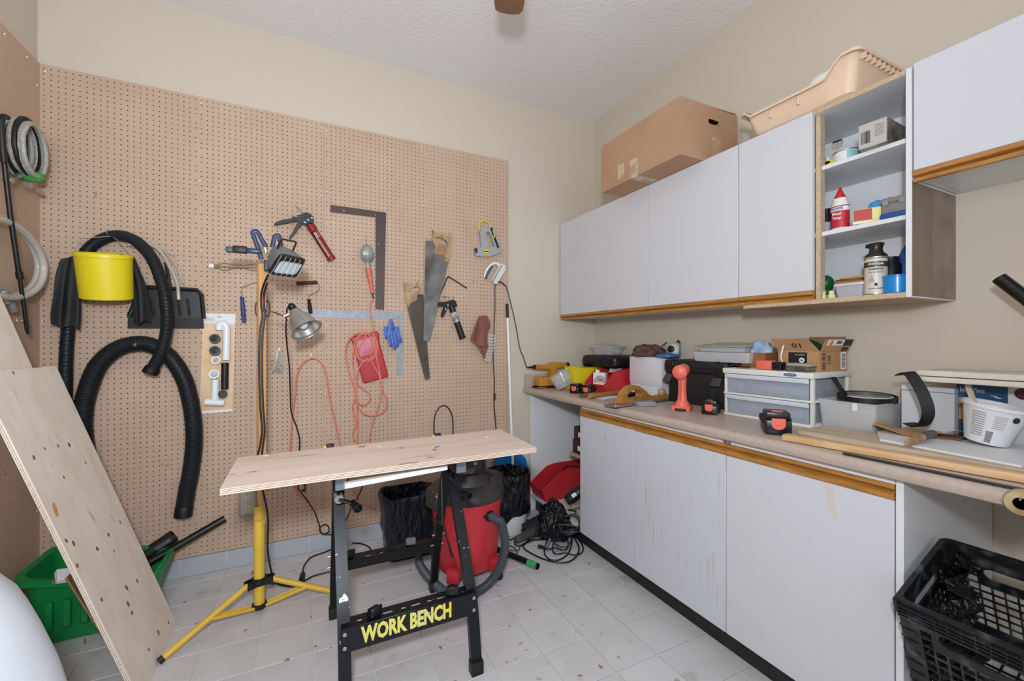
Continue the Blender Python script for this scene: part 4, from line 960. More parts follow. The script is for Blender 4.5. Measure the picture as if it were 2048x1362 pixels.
# ================================================================== work light on a yellow tripod
M_yst = mat('yellow_paint', 'E4BB42', .42, hx2='DAB03A', scale=8); spots(M_yst, '5A4A22', 60, .73, .5)
TX, TY = -2.288, -.49
tr = thing('work_light_stand', 'yellow tripod stand with a wooden pole, carrying the work light', 'stand', (TX, TY, 0))
M_pine = mat('varnished_pine', 'DBAB74', .45, hx2='CC9A62', scale=9, stretch=(8, 8, .5))
b = MB(); b.rbox(-.0150, .0150, -.0150, .0150, .40, 1.605, .003, 2, TR((TX+.008, TY, 0), 0, 0, RAD(28))); part(tr, 'wooden_pole', b, M_pine)
b = MB(); b.lathe([(.0175, .034), (.0225, .034), (.0225, .484), (.0205, .488), (.0205, .4)], (TX, TY, 0), (0, 0, 1), 20); tb = part(tr, 'tube', b, M_yst)
lettering(tr, 'c-15-JL', .014, (TX-.004, TY-.0226, .425), (1, 0, 0), (0, 0, 1), M_ink, lift=.0012, width=.03)
feet = [V((-2.603, -.698, .0)), V((-1.93, -.545, .0)), V((-2.34, -.13, .0))]
b = MB(); b.lathe([(.0235, .125), (.031, .125), (.031, .155), (.0235, .155), (.0235, .125)], (TX, TY, 0), (0, 0, 1), 20); part(tr, 'upper_collar', b, M_blackp)
b = MB(); b.lathe([(.0, .018), (.030, .018), (.030, .036), (0, .036)], (TX, TY, 0), (0, 0, 1), 20); part(tr, 'lower_collar', b, M_blackp)
for ft in feet:
    h_ = (ft-V((TX, TY, 0))); h_.z = 0; h_.normalize(); s_ = V((-h_.y, h_.x, 0)); c0 = V((TX, TY, 0))
    top = c0+h_*.052+V((0, 0, .14)); end = ft+V((0, 0, .013)); b = MB(); b.tube([top, top.lerp(end, .97), end], .0125, 12); lg = part(tr, 'leg', b, M_yst)
    b = MB(); b.cyl(end-(end-top).normalized()*.012, end+(end-top).normalized()*.004, .0135, n=12); part(lg, 'foot_cap', b, M_rubber)
    b = MB()
    for s2 in (-1, 1):
        q = c0+h_*.03+V((0, 0, .14))+s_*s2*.0155; b.box(-.026, .03, -.0016, .0016, -.018, .016, Matrix.Translation(q) @ Matrix(((h_.x, s_.x, 0, 0), (h_.y, s_.y, 0, 0), (0, 0, 1, 0), (0, 0, 0, 1))))
    part(tr, 'hinge_bracket', b, M_blackp)
    b = MB(); q = top.lerp(end, .08)
    for s2 in (-1, 1): b.cyl(q+s_*s2*.0171, q+s_*s2*.0195, .0045, n=8)
    part(tr, 'rivet', b, M_steel)
    mid = top.lerp(end, .47)
    for s2 in (-1, 1):
        a_ = c0+h_*.03+V((0, 0, .027))+s_*s2*.0145; m_ = mid+s_*s2*.0145
        b = MB(); b.tube([a_, m_], .0052, 8, flat=(.5, 1.3)); part(tr, 'brace', b, M_yst)
# floodlight head on the pole
wlt = thing('work_light', 'black framed halogen work light with wire guard on the wooden pole', 'work light', (TX, TY, 1.55))
c_ = on_y(574, 531, -.60); nrm = (-FW*.74-V((0, 0, 1))*.58+RT*.30).normalized()
def fp(x_, y_, d=0): q = k3((x_, y_))[0]; return on_p(q[0], q[1], c_, nrm)+nrm*d
fr = [fp(680, 545), fp(908, 597), fp(822, 742), fp(568, 706)]; gi = [fp(690, 588), fp(882, 622), fp(812, 724), fp(612, 699)]
fm = sum(fr, V())/4
def ringq(Q, k, d, r=.18, m_=4):
    out = []; Q = [fm+(q-fm)*k for q in Q]
    for i in range(4):
        a, p, e = Q[i-1], Q[i], Q[(i+1) % 4]
        for j in range(m_+1):
            t = j/m_; A = p.lerp(a, r); B_ = p.lerp(e, r); out.append(A.lerp(p, t).lerp(p.lerp(B_, t), t)+nrm*d+(V((0, 0, .03))-RT*.055)*max(0, -d-.012)/.088)
    return out
b = MB(); b.loft([ringq(fr, 1, -.012), ringq(fr, 1.0, .008), ringq(fr, .96, .012), ringq(gi, .99, .012), ringq(gi, .97, 0), ringq(gi, .9, -.004)], cap=False); part(wlt, 'front_frame', b, M_blackp)
b = MB(); b.loft([ringq(gi, 1.02, -.003), ringq(gi, 1.02, .002)]); part(wlt, 'glass', b, mat('frosted_glass', 'A9B4BC', .12, hx2='C3CDD4', scale=14))
b = MB(); b.loft([ringq(fr, .97, -.01), ringq(fr, .95, -.035, .3), ringq(fr, .82, -.07, .45), ringq(fr, .58, -.093, .5), ringq(fr, .3, -.1, .5)]); hsg = part(wlt, 'housing', b, mat('grey_enamel', '6E7277', .4))
b = MB(); q = fp(590, 560, -.05); b.box(-.0025, .0025, -.0015, .0015, -.012, .012, TR(q-FW*.02-RT*.012, 0, RAD(-12), 0)); part(hsg, 'vent_slot', b, M_pure)
for i in range(6):
    t = .06+.88*i/5; a, e = fr[0].lerp(fr[1], t)+nrm*.012, fr[3].lerp(fr[2], t)+nrm*.012; m_ = a.lerp(e, .55)+nrm*.038
    b = MB(); b.tube(cr([a, a+nrm*.012, m_, e+nrm*.03, e], 4), .0014, 5); part(wlt, 'guard_wire', b, M_wire)
a, e = fr[0].lerp(fr[3], .9)+nrm*.04, fr[1].lerp(fr[2], .9)+nrm*.04; b = MB(); b.tube([a, e], .0014, 5); part(wlt, 'guard_wire', b, M_wire)
b = MB(); b.tube([on_y(*k3(p)[0], -.56) for p in ((658, 506), (672, 465), (695, 420), (705, 418), (760, 430), (812, 440), (818, 450), (800, 495), (785, 530))], .0042, 8); part(wlt, 'carry_handle', b, M_blackp)
M_navy = mat('navy_steel', '1A2A50', .4, hx2='21345F', scale=10)
for j, pts in enumerate((((525, 590), (495, 500), (455, 385), (448, 362), (470, 350), (492, 362), (530, 430), (568, 488)), ((615, 488), (632, 410), (648, 388), (668, 388), (680, 420), (694, 505)))):
    b = MB(); b.tube(cr([on_y(*k3(p)[0], -(.50, .44)[j]) for p in pts], 4), .0095, 8, flat=(.28, 1)); part(wlt, 'stand_loop', b, M_navy)
A, B_ = on_y(*k3((395, 515))[0], -.5), on_y(*k3((520, 520))[0], -.5)
b = MB(); b.rbox(A.x, B_.x, -.515, -.485, A.z-.011, A.z+.011, .005); part(wlt, 'stand_foot', b, M_navy)
A2 = on_y(*k3((280, 502))[0], -.5); b = MB(); b.rbox(A2.x, A.x+.004, -.518, -.482, A2.z-.016, A2.z+.015, .006); part(wlt, 'grip', b, M_rubber)
A3 = on_y(*k3((220, 502))[0], -.5); b = MB(); b.rbox(A3.x, A2.x+.002, -.514, -.486, A3.z-.014, A3.z+.011, .004); part(wlt, 'grip_end', b, mat('teal_grip_end', '3A4C52', .5))
b = MB(); b.rbox(-.010, .010, -.012, .012, -.03, .02, .003, 1, TR((TX+.03, TY-.02, 1.60))); part(wlt, 'pole_bracket', b, M_rubber)
crd = [on_y(*k3((582, 722))[0], -.62), on_y(*k3((548, 790))[0], -.58), on_y(*k3((522, 880))[0], -.545), on_y(*k3((520, 980))[0], -.535), on_y(*k3((528, 1060))[0], -.53), on_y(*k3((510, 1200))[0], -.53)]
crd += [on_y(*q, -.53) for q in k5((440, 250), (436, 420), (443, 700), (455, 880), (445, 980), (425, 1130))]
crd += [V((TX+.035, TY-.03, .45)), V((TX+.032, TY+.03, .25)), V((TX+.055, TY+.06, .08))]+[on_z(440+a/7.565, 1080+e/7.565, .006) for a, e in ((760, 570), (880, 660), (1080, 698), (1240, 640), (1400, 550), (1620, 490), (1750, 470))]
b = MB(); b.tube(cr(crd, 6), .0042, 8); part(wlt, 'power_cord', b, M_cord)
b = MB(); b.tube(cr([p+V((.011, -.002, 0)) for p in crd[1:12]], 5), .0042, 8); part(wlt, 'power_cord', b, M_cord)
pc = thing('appliance_cord', 'black power cord with plug lying on the floor behind the bench leg', 'cord', on_z(600, 1160, 0))
b = MB(); b.tube(cr([on_z(440+a/7.565, 1080+e/7.565, .006) for a, e in ((1255, 500), (1262, 420), (1310, 330), (1400, 250), (1620, 170))]+[on_z(650+a/8.192, 1050+e/8.192, .006) for a, e in ((300, 310), (500, 295), (640, 320), (730, 370), (755, 430), (745, 520))], 6), .0042, 8); part(pc, 'cable', b, M_cord)
A, B_ = on_z(440+1255/7.565, 1080+480/7.565, .011), on_z(440+1238/7.565, 1080+600/7.565, .011); b = MB(); b.lathe([(.006, -.002), (.009, .01), (.014, .03), (.014, (B_-A).length)], A, B_-A, 12, 1, .75); part(pc, 'plug', b, M_rubber)
d = (B_-A).normalized(); b = MB()
for s_ in (-.006, .006): b.box(-.0008, .0008, 0, .016, -.003, .003, Matrix.Translation(B_+V((s_, 0, 0))) @ d.to_track_quat('Y', 'Z').to_matrix().to_4x4())
part(pc, 'prong', b, M_brass)
# ---- clamp lamp on the pole
cl = thing('clamp_lamp', 'silver bell shaped clamp lamp gripping the wooden pole', 'lamp', on_y(600, 640, -.47))
A, B_ = on_y(*k3((775, 985))[0], -.46), on_y(*k3((908, 1192))[0], -.53); ax = (B_-A); Lb = ax.length; ax.normalize()
b = MB(); b.lathe([(0, -.012), (.008, -.011), (.009, -.002), (.017, 0), (.0185, .008), (.0165, .011), (.0185, .016), (.0165, .02), (.0185, .026), (.018, .034), (.02, .036)], A, ax, 20); part(cl, 'socket', b, M_blackp)
b = MB(); pf = [(.020, .032), (.024, .034), (.029, .042), (.032, .055), (.038, .068), (.050, .084), (.064, Lb-.004), (.0735, Lb), (.0745, Lb+.002)]
b.lathe(pf+[(r-.0016, z) for r, z in pf[::-1]], A, ax, 32); part(cl, 'reflector', b, mat('spun_aluminium', 'B9B7B4', .38, .75))
b = MB(); b.ball(A+ax*(Lb-.035), .024, (1, 1, 1), 14); part(cl, 'bulb', b, mat('lamp_bulb', 'E3E0DA', .35))
b = MB(); q0 = on_y(*k3((538, 1020))[0], -.515)
for s_ in (-.006, .0, .006): b.tube(cr([q0+V((0, 0, s_)), on_y(*k3((640, 1045+s_*900))[0], -.5), on_y(*k3((725, 1070))[0], -.47), A+ax*.02], 4), .002, 6)
part(cl, 'spring_clamp', b, mat('bronze_wire', '8E7B55', .4, .7))
b = MB(); q = on_y(*k3((735, 1068))[0], -.465); b.cyl(q-V((.01, 0, .004)), q+V((.012, 0, .006)), .011, n=12); part(cl, 'swivel_joint', b, M_steel)
kk = K(430, 850, 5.449)
crd = [A-ax*.005, on_y(*k3((742, 1010))[0], -.44), on_y(*k3((736, 1090))[0], -.42), on_y(*k3((731, 1200))[0], -.38), on_y(*k3((742, 1340))[0], -.33)]+[on_y(*q, -o__) for q, o__ in zip(k5((642, 450), (648, 600), (655, 760), (690, 860), (712, 950), (713, 1060)), (.28, .22, .18, .14, .12, .10))]
crd += [on_y(*kk((a, e))[0], -.05) for a, e in ((985, 690), (960, 718), (915, 710), (905, 660), (945, 640), (985, 670), (960, 712), (935, 728), (980, 790), (1030, 860), (1090, 960), (1135, 1090), (1150, 1160), (1190, 1190), (1240, 1160), (1235, 1105), (1195, 1085), (1155, 1105), (1140, 1140), (1165, 1185), (1230, 1192), (1300, 1180), (1400, 1090), (1480, 920), (1560, 780), (1620, 640))]
b = MB(); b.tube(cr(crd, 5), .0036, 7); part(cl, 'power_cord', b, M_cord)

# ================================================================== folding work bench with plywood top
WB = thing('work_bench', 'black folding work bench with WORK BENCH lettering, holding a plywood top', 'workbench', (-1.755, -.98, 0))
M_bench = mat('black_bench_steel', '12161C', .4, .3); spots(M_bench, 'B9BFC6', 55, .72, .8, soft=.02)
M_benchb = mat('black_bench_steel_dark', '0D0E10', .45, .3); spots(M_benchb, 'A9ADB2', 60, .745, .7)
XL, XR = -1.982, -1.522
def chan(pts, w_, d, m, name='leg'):
    """folded steel section along a path in the Y-Z plane"""
    b = MB(); rings = []
    P = [V(p) for p in pts]
    for i, p in enumerate(P):
        t = (P[min(i+1, len(P)-1)]-P[max(i-1, 0)]).normalized(); n = V((0, t.z, -t.y)).normalized()
        rings.append([p+V((-w_/2, 0, 0))-n*d/2, p+V((w_/2, 0, 0))-n*d/2, p+V((w_/2, 0, 0))+n*d/2, p+V((-w_/2, 0, 0))+n*d/2])
    b.loft(rings); return part(WB, name, b, m)
for X_ in (XL, XR):
    lf = chan([(X_, -.945, .715), (X_, -1.02, .60), (X_, -1.17, .36), (X_, -1.225, .25), (X_, -1.245, .18), (X_, -1.262, .09), (X_, -1.275, .022)], .040, .026, M_bench)
    b = MB(); b.rbox(X_-.024, X_+.024, -1.296, -1.256, .0, .05, .004, 2); part(lf, 'rubber_foot', b, M_rubber)
    s_ = -.001 if X_ == XL else .001
    lb = chan([(X_-.0, -.915, .715), (X_, -.84, .5), (X_, -.765, .28), (X_, -.735, .2), (X_, -.705, .09), (X_, -.695, .022)], .034, .024, M_benchb)
    b = MB(); b.rbox(X_-.021, X_+.021, -.715, -.675, .0, .05, .004, 2); part(lb, 'rubber_foot', b, M_rubber)
    # top housing that carries the jaws
    b = MB(); b.rbox(X_-.026, X_+.026, -1.10, -.80, .70, .757, .004, 1); part(WB, 'jaw_housing', b, M_bench)
    b = MB(); b.rbox(X_-.021, X_+.021, -1.112, -1.1005, .704, .752, .003, 1); part(WB, 'housing_cap', b, mat('galvanised_cap', '8F9AA6', .35, .6))
    # vise crank
    pv = V((X_-.004, -1.04, .655)); b = MB(); b.cyl(pv+V((0, .03, 0)), pv-V((0, .02, 0)), .016, n=16); part(WB, 'crank_hub', b, M_steel if X_ == XL else M_bench)
    kn = pv+V((.052, -.022, -.024) if X_ == XL else (.03, -.022, -.048)); b = MB(); b.tube([pv-V((0, .018, 0)), kn], .0115, 10, flat=(1, .6)); ck = part(WB, 'vise_crank', b, M_blackp)
    b = MB(); b.lathe([(.012, -.012), (.0145, -.005), (.0135, .012), (.0165, .028), (.017, .045), (.013, .046), (.012, .03), (0, .03)], kn, (.25, -1, -.1), 16); part(ck, 'crank_knob', b, M_blackp)
b = MB(); b.tube([(XR-.03, -.93, .70), (XR-.045, -.99, .46), (XR-.03, -1.17, .33)], .007, 6, flat=(.3, 1)); part(WB, 'folding_brace', b, M_bench)
b = MB(); b.tube([(XR-.036, -.79, .40), (XR-.04, -.99, .455), (XR-.036, -1.10, .36)], .009, 6, flat=(.3, 1)); part(WB, 'folding_brace', b, M_bench)
for X_ in (XL, XR):
    for (y_, z_) in ((-.93, .69), (-.775, .315), (-.75, .255)):
        b = MB(); b.cyl((X_-.03, y_, z_), (X_+.03, y_, z_), .0055, n=10); part(WB, 'rivet', b, M_steel)
# front step beam
b = MB(); b.rbox(XL-.012, XR+.012, -1.2545, -1.2475, .205, .287, .002, 1); fbm = part(WB, 'front_beam', b, M_bench)
b = MB(); hol = [[(XL+.03+.018*cos(a_*pi/6)*.6, -1.222+.0065*sin(a_*pi/6)) for a_ in range(12)]]
def slot(xc, w_): return [(xc+(w_ if cos(a_*pi/6) > 0 else -w_)*.5+.007*cos(a_*pi/6), -1.222+.007*sin(a_*pi/6)) for a_ in range(12)]
hs_ = [slot(XL+.05, .004), slot(XL+.145, .022), slot(XL+.20, .004), slot(XL+.245, .022), slot(XL+.295, .004), slot(XL+.34, .022), slot(XL+.425, .004)]
b.prism([(XL-.01, -1.247), (XR+.01, -1.247), (XR+.01, -1.19), (XL-.01, -1.19)], .003, (0, 0, .283), (1, 0, 0), (0, 1, 0), hs_); part(WB, 'step_plate', b, M_bench)
for X_ in (XL, XR):
    for z_ in (.268, .222):
        b = MB(); b.lathe([(.007, 0), (.006, .0015), (.003, .002), (0, .0015)], (X_, -1.2546, z_), (0, -1, 0), 12); part(fbm, 'rivet', b, M_steel)
M_yink = mat('yellow_lettering', 'E6CE22', .5, hx2='D6CF78', scale=6)
xa, xb_ = on_y(723, 1262, -1.2548).x, on_y(904, 1215, -1.2548).x
lettering(fbm, 'WORK BENCH', .074, ((xa+xb_)/2, -1.2547, .248), (1, 0, 0), (0, 0, 1), M_yink, width=xb_-xa, bold=.045, lift=.0004)
# back step beam
b = MB(); b.rbox(XL+.02, XR-.02, -.753, -.747, .225, .270, .002, 1); part(WB, 'back_beam', b, M_benchb)
hs2 = [[(x_, y_+.482) for x_, y_ in h] for h in hs_[1:6]]
b = MB(); b.prism([(XL+.02, -.765+.015), (XR-.02, -.75), (XR-.02, -.70), (XL+.02, -.70)], .003, (0, 0, .268), (1, 0, 0), (0, 1, 0), [[(x_, y_+.0) for x_, y_ in h] for h in [[(x_, y_+.015) for x_, y_ in h] for h in [[(a_, e_-.018) for a_, e_ in h] for h in hs2]]]); part(WB, 'back_step_plate', b, M_benchb)
# swivel pegs on the two beams
for (x_, y_, z_, a_, lab) in ((XL+.098, -1.222, .286, .5, 0), (XL+.385, -1.222, .286, -.3, 0), (XL+.06, -.725, .271, .4, 0), (XL+.34, -.725, .271, -.2, 1)):
    T = TR((x_, y_, z_), 0, 0, a_); b = MB(); b.rbox(-.022, .022, -.017, .017, .004, .014, .002, 1, T); b.rbox(-.020, .020, -.015, .012, .014, .03, .003, 1, T); b.rbox(-.023, .023, -.019, -.008, .012, .036, .003, 1, T); b.cyl(T @ V((0, 0, .0)), T @ V((0, 0, .005)), .010, n=10); part(WB, 'swivel_peg', b, M_blackp if not lab else mat('dusty_grey_plastic', '6B6C70', .6))
# FRONT sticker on the left leg
q = on_x(683, 1232, XL+.0)
T0 = V((XL+.002, -1.238, .335)); lt = V((0, -.42, .9)).normalized(); b = MB()
zc = .342; yc_ = -1.1805-.0185
b = MB(); b.prism([(-.015, -.03), (.014, -.034), (.015, .018), (.005, .034), (-.002, .026), (-.014, .02)], .0006, (XL+.001, -1.1955, .336), (1, 0, 0), V((0, .416, .909))); st = part(WB, 'sticker', b, M_paper)
lettering(st, 'FRONT', .013, (XL+.001, -1.1962, .334), V((0, .416, .909)), (-1, 0, 0), M_ink, width=.044, lift=.0009)
# jaws and yellow dogs
b = MB(); b.rbox(XL-.07, XR+.07, -1.11, -.985, .758, .779, .002, 1); part(WB, 'jaw_board', b, mat('dark_jaw_board', '5B4530', .6, hx2='4A3726', scale=8))
b = MB(); b.rbox(XL-.07, XR+.07, -.95, -.755, .758, .779, .002, 1); part(WB, 'jaw_board', b, MATS['dark_jaw_board'])
for p in (on_z(658, 897, .79), on_z(868, 871, .79)):
    T = TR((p.x, -.80, .779), 0, 0, 0); b = MB(); b.rbox(-.022, .022, -.014, .014, .0, .024, .004, 2, T); dg = part(WB, 'bench_dog', b, M_yel)
    b = MB(); b.rbox(-.012, .020, -.0165, .010, .008, .030, .005, 2, T); part(dg, 'dog_face', b, M_rubber)
# plywood top
M_plyt = mat('bench_plywood', 'E6D4C6', .55, hx2='DBC6B5', scale=4, stretch=(.5, 5, 5), spec=.3); spots(M_plyt, 'A07C5C', 7, .66, .6, stretch=(.4, 4, 4), soft=.12); spots(M_plyt, '6F5140', 18, .70, .7, soft=.03, stretch=(.5, 1, 1))
bt = thing('plywood_board', 'rectangular plywood board clamped on the work bench as a top', 'plywood', (-1.78, -1.02, .78))
b = MB(); hb = [[(x_+.013*cos(a_*pi/6), y_+.013*sin(a_*pi/6)) for a_ in range(12)] for x_, y_ in ((-2.235, -.858), (-1.815, -.905), (-1.335, -.94))]
b.prism([(-2.333, -1.226), (-1.226, -1.214), (-1.208, -.812), (-2.333, -.838)], .0195, (0, 0, .7805), (1, 0, 0), (0, 1, 0), hb); part(bt, 'board', b, M_plyt, ang=30)
for x_, y_ in ((-2.235, -.858), (-1.815, -.905), (-1.335, -.94)): b = MB(); b.cyl((x_, y_, .7806), (x_, y_, .7925), .0128, n=12); part(bt, 'dog_hole_shade', b, M_ink)  # dark plugs stand in for the shade down the holes
for z_ in (.7853, .7905, .7955):
    b = MB(); b.prism([(-2.3335, -1.2265), (-1.2255, -1.2145), (-1.2075, -.8115), (-2.3335, -.8375)], .0012, (0, 0, z_), (1, 0, 0), (0, 1, 0), [[(-2.33, -1.223), (-1.229, -1.211), (-1.211, -.815), (-2.33, -.841)]]); part(bt, 'ply_line', b, mat('dark_ply_layer', '7A5A42', .7))
a, e = on_z(690, 968, .757), on_z(895, 931, .757); d = (e-a).normalized(); s_ = V((-d.y, d.x, 0)); b = MB()
b.box(0, (e-a).length, 0, .022, -.017, 0, Matrix.Translation(a) @ Matrix(((d.x, s_.x, 0, 0), (d.y, s_.y, 0, 0), (0, 0, 1, 0), (0, 0, 0, 1)))); solo('white_strip', b, M_pure, 'narrow white plastic strip tucked under the plywood bench top', 'strip')

# ================================================================== shop vacuum
VX, VY = -1.312, -.60
vc = thing('shop_vacuum', 'red shop vacuum with dusty black lid and label 100, under the bench', 'vacuum', (VX, VY, 0))
M_vred = mat('vacuum_red', 'C4303A', .4, hx2='B92A34', scale=5)
M_dust = mat('dusty_black_plastic', '1B1B1C', .5, hx2='3E3B39', scale=7, lo=.4, hi=.75)
b = MB(); b.lathe([(0, .055), (.145, .055), (.158, .065), (.163, .10), (.172, .2), (.184, .36), (.190, .405), (.197, .408), (.198, .42), (.19, .424), (0, .424)], (VX, VY, 0), (0, 0, 1), 40); part(vc, 'drum', b, M_vred)
b = MB(); b.lathe([(.196, .421), (.204, .424), (.206, .44), (.200, .458), (.183, .478), (.150, .492), (.132, .496), (.127, .505), (.126, .535), (.118, .552), (.095, .562), (0, .565)], (VX, VY, 0), (0, 0, 1), 40); ld = part(vc, 'lid', b, M_dust)
for a_ in (198, 18):
    T = TR((VX, VY, 0), 0, 0, RAD(a_)); b = MB(); b.rbox(.15, .232, -.055, .055, .395, .50, .018, 3, T); part(ld, 'latch_lobe', b, M_dust)
b = MB()
for i in range(3): b.tube([V((VX-.212+.013*i, VY-.085-.006*i, .492)), V((VX-.20+.013*i, VY-.128, .472-.004*i))], .0015, 5)
part(ld, 'vent_marks', b, M_pure)
# motor head with its label, turned a little to the right
T = TR((VX, VY, 0), 0, 0, RAD(-6)); b = MB(); b.rbox(-.125, .082, -.10, .09, .545, .672, .016, 3, T); hd = part(vc, 'motor_head', b, M_blackp)
nx = (T.to_3x3() @ V((0, -1, 0))); ux = T.to_3x3() @ V((1, 0, 0)); c_ = T @ V((-.004, -.1004, .607))
part(hd, 'label_plate', patch(c_-nx*0, ux, (0, 0, 1), .13, .105, .0006), mat('vac_label', '1F2023', .35))
lb = c_+nx*.0007
lettering(hd, '100', .034, lb+ux*.014+V((0, 0, .034)), ux, (0, 0, 1), M_paper, width=.036, bold=.03)
lettering(hd, 'CRAFTSMAN', .018, lb-ux*.034+V((0, 0, .025)), ux, (0, 0, 1), mat('label_red', 'C23B47', .5), width=.045, bold=.02)
part(hd, 'label_line', patch(lb+ux*.006-V((0, 0, .02)), ux, (0, 0, 1), .10, .003, .0006), MATS['label_red'])
part(hd, 'label_icon', patch(lb+ux*.026+V((0, 0, .003)), ux, (0, 0, 1), .018, .018, .0006), mat('label_grey', '8D8F92', .5))
lettering(hd, 'CAPACITY 100 AIR FLOW', .008, lb-ux*.008-V((0, 0, .032)), ux, (0, 0, 1), M_paper, width=.06)
lettering(hd, 'IMPORTANT', .008, lb-ux*.012-V((0, 0, .043)), ux, (0, 0, 1), M_paper, width=.05)
b = MB(); T2 = TR(T @ V((-.09, -.1, .63)), 0, 0, RAD(-6)); b.rbox(-.028, .024, -.014, .01, -.022, .022, .003, 1, T2); part(hd, 'switch_box', b, mat('switch_grey', '7F868C', .5))
# hose port and hose
pt = on_y(976, 1030, -.765); dn = V((.42, -.85, -.1)).normalized(); b = MB(); b.lathe([(.034, -.05), (.036, 0), (.036, .012), (.028, .014), (.027, .03), (.024, .034)], pt-dn*.01, dn, 22); part(vc, 'hose_port', b, M_rubber)
pts = [pt+dn*.02, pt+dn*.06, on_y(1003, 1048, -.83), on_y(1010, 1085, -.84), on_y(1003, 1125, -.845), on_y(985, 1158, -.84), on_z(960, 1180, .03), on_z(925, 1190, .03), on_z(890, 1183, .03), on_z(862, 1160, .03), on_z(840, 1130, .03), on_z(838, 1112, .03)]
b = MB(); b.hose(cr(pts, 10), .0225, .0085, .16, 14); part(vc, 'hose', b, mat('grey_vac_hose', '474C52', .42))
b = MB()
for a_ in (-50, 50, 130, 230):
    T = TR((VX, VY, 0), 0, 0, RAD(a_)); b2 = MB(); b2.rbox(.135, .215, -.032, .032, .048, .115, .008, 2, T); fo = part(vc, 'caster_foot', b2, M_vred)
    q = T @ V((.195, 0, .0232)); ax = T.to_3x3() @ V((.3, 1, 0)); b2 = MB(); b2.lathe([(0, -.011), (.018, -.011), (.0225, -.006), (.0225, .006), (.018, .011), (0, .011)], q, ax, 16); part(fo, 'caster_wheel', b2, M_rubber)
    b2 = MB(); b2.cyl(q+V((0, 0, .01)), q+V((0, 0, .03)), .006, n=8); part(fo, 'caster_stem', b2, M_rubber)
wd = thing('vacuum_wand', 'black vacuum wand with green taped end lying on the floor', 'tube', on_z(1040, 1120, 0))
A, B_ = on_z(1076, 1133, .0175), on_z(985, 1095, .0175); d = (A-B_).normalized(); b = MB(); L_ = (A-B_).length+.05
b.lathe([(.0165, 0), (.0165, L_-.07), (.0172, L_-.068), (.0172, L_), (.0145, L_), (.0145, .02), (0, .02)], A-d*L_, d, 20); part(wd, 'tube', b, M_blackp)
b = MB(); b.cyl(A-d*.068, A-d*.006, .0178, n=20, cap=False); part(wd, 'green_tape', b, mat('mint_tape', '35B36B', .5, hx2='2CA35F', scale=30))

# ================================================================== bins lined with black bags
M_bag = mat('black_bin_bag', '131519', .2, bump=1, bscale=26, stretch=(1.6, 1.6, .5))
M_bagb = mat('black_bin_bag_blue_sheen', '141A24', .24, bump=1, bscale=22, stretch=(1.6, 1.6, .45))
for m_ in (M_bag, M_bagb):
    for n_ in m_.node_tree.nodes:
        if n_.type == 'BUMP': n_.inputs['Distance'].default_value = .035
def wrinkle(p, amp, f_): return p+V((noise.noise(p*f_), noise.noise(p*f_+V((9, 3, 1))), 0))*amp
tb = thing('waste_bin', 'rectangular bin lined with a black bag, against the pegboard behind the bench', 'bin', (-1.55, -.24, 0))
bx_ = (-1.705, -1.385, -.365, -.12)
def wr(e, z, amp=.012): return [wrinkle(V(p), amp, 11) for p in rring(bx_[0]+e, bx_[1]-e, bx_[2]+e, bx_[3]-e, z, .05, 8)]
def wr2(e, z, a): return [p+V((0, 0, a*noise.noise(p*17))) for p in wr(e, z)]
b = MB(); b.loft([wr(.028, .002, .002), wr(.026, .03, .008), wr(.018, .12, .018), wr(.012, .17, .02), wr(.01, .22, .02), wr(.004, .28, .016), wr(-.002, .325, .01), wr(-.005, .348, .008), wr2(-.001, .362, .022), wr2(.010, .362, .022), wr(.016, .33, .016), wr(.03, .26, .05), wr(.045, .2, .06)]); part(tb, 'bag', b, M_bagb, ang=70)
b = MB(); b.loft([rring(bx_[0]+.034, bx_[1]-.034, bx_[2]+.034, bx_[3]-.034, .001, .05), rring(bx_[0]+.03, bx_[1]-.03, bx_[2]+.03, bx_[3]-.03, .012, .05)]); part(tb, 'base', b, M_blackp)
rt = thing('waste_bin', 'round white pail lined with a black bag, between vacuum and open cabinet', 'bin', (-.885, -.235, 0))
c_ = V((-.885, -.225, 0))
b = MB(); b.shell([(.02, .003), (.118, .003), (.122, .01), (.134, .20), (.137, .30)], c_, (0, 0, 1), 32, .003); part(rt, 'pail', b, mat('white_pail', 'D8D8D4', .4))
def rr(r, z, amp=.012, wz=0): return [(lambda p: p+V((0, 0, wz*noise.noise(p*15))))(wrinkle(c_+V((r*cos(2*pi*i/44), r*sin(2*pi*i/44), z)), amp, 12)) for i in range(44)]
b = MB(); b.loft([rr(.1355, .125, .006, .05), rr(.146, .11, .01, .05), rr(.150, .15, .013, .03), rr(.146, .22, .014), rr(.148, .30, .010), rr(.150, .345, .008), rr(.152, .375, .006, .012), rr(.147, .387, .006, .012), rr(.138, .385, .006, .012), rr(.130, .34, .014), rr(.118, .27, .025), rr(.06, .21, .02)]); part(rt, 'bag', b, M_bag, ang=70)
# blue plastic lid standing behind
bl = thing('blue_tote_lid', 'bright blue plastic bin lid propped behind the bagged round pail', 'lid', (-.77, -.045, 0))
M_blue = mat('blue_plastic', '1B76BE', .4)
def q_(px, py): p = on_y(px, py, -.05); return (p.x, p.z)
b = MB(); b.prism([q_(986, 1075), q_(988, 935), q_(990, 918), q_(1002, 910), q_(1027, 905), q_(1044, 909), q_(1052, 917), q_(1058, 945), q_(1060, 960), q_(1056, 1010), (q_(1056, 1010)[0], .002), (q_(986, 1075)[0], .002)], .012, (0, -.038, 0), (1, 0, 0), (0, 0, 1)); part(bl, 'panel', b, M_blue)
b = MB(); b.tube([on_y(p[0], p[1], -.054) for p in ((989, 934), (1027, 922), (1056, 932))], .006, 8); part(bl, 'ridge', b, M_blue)

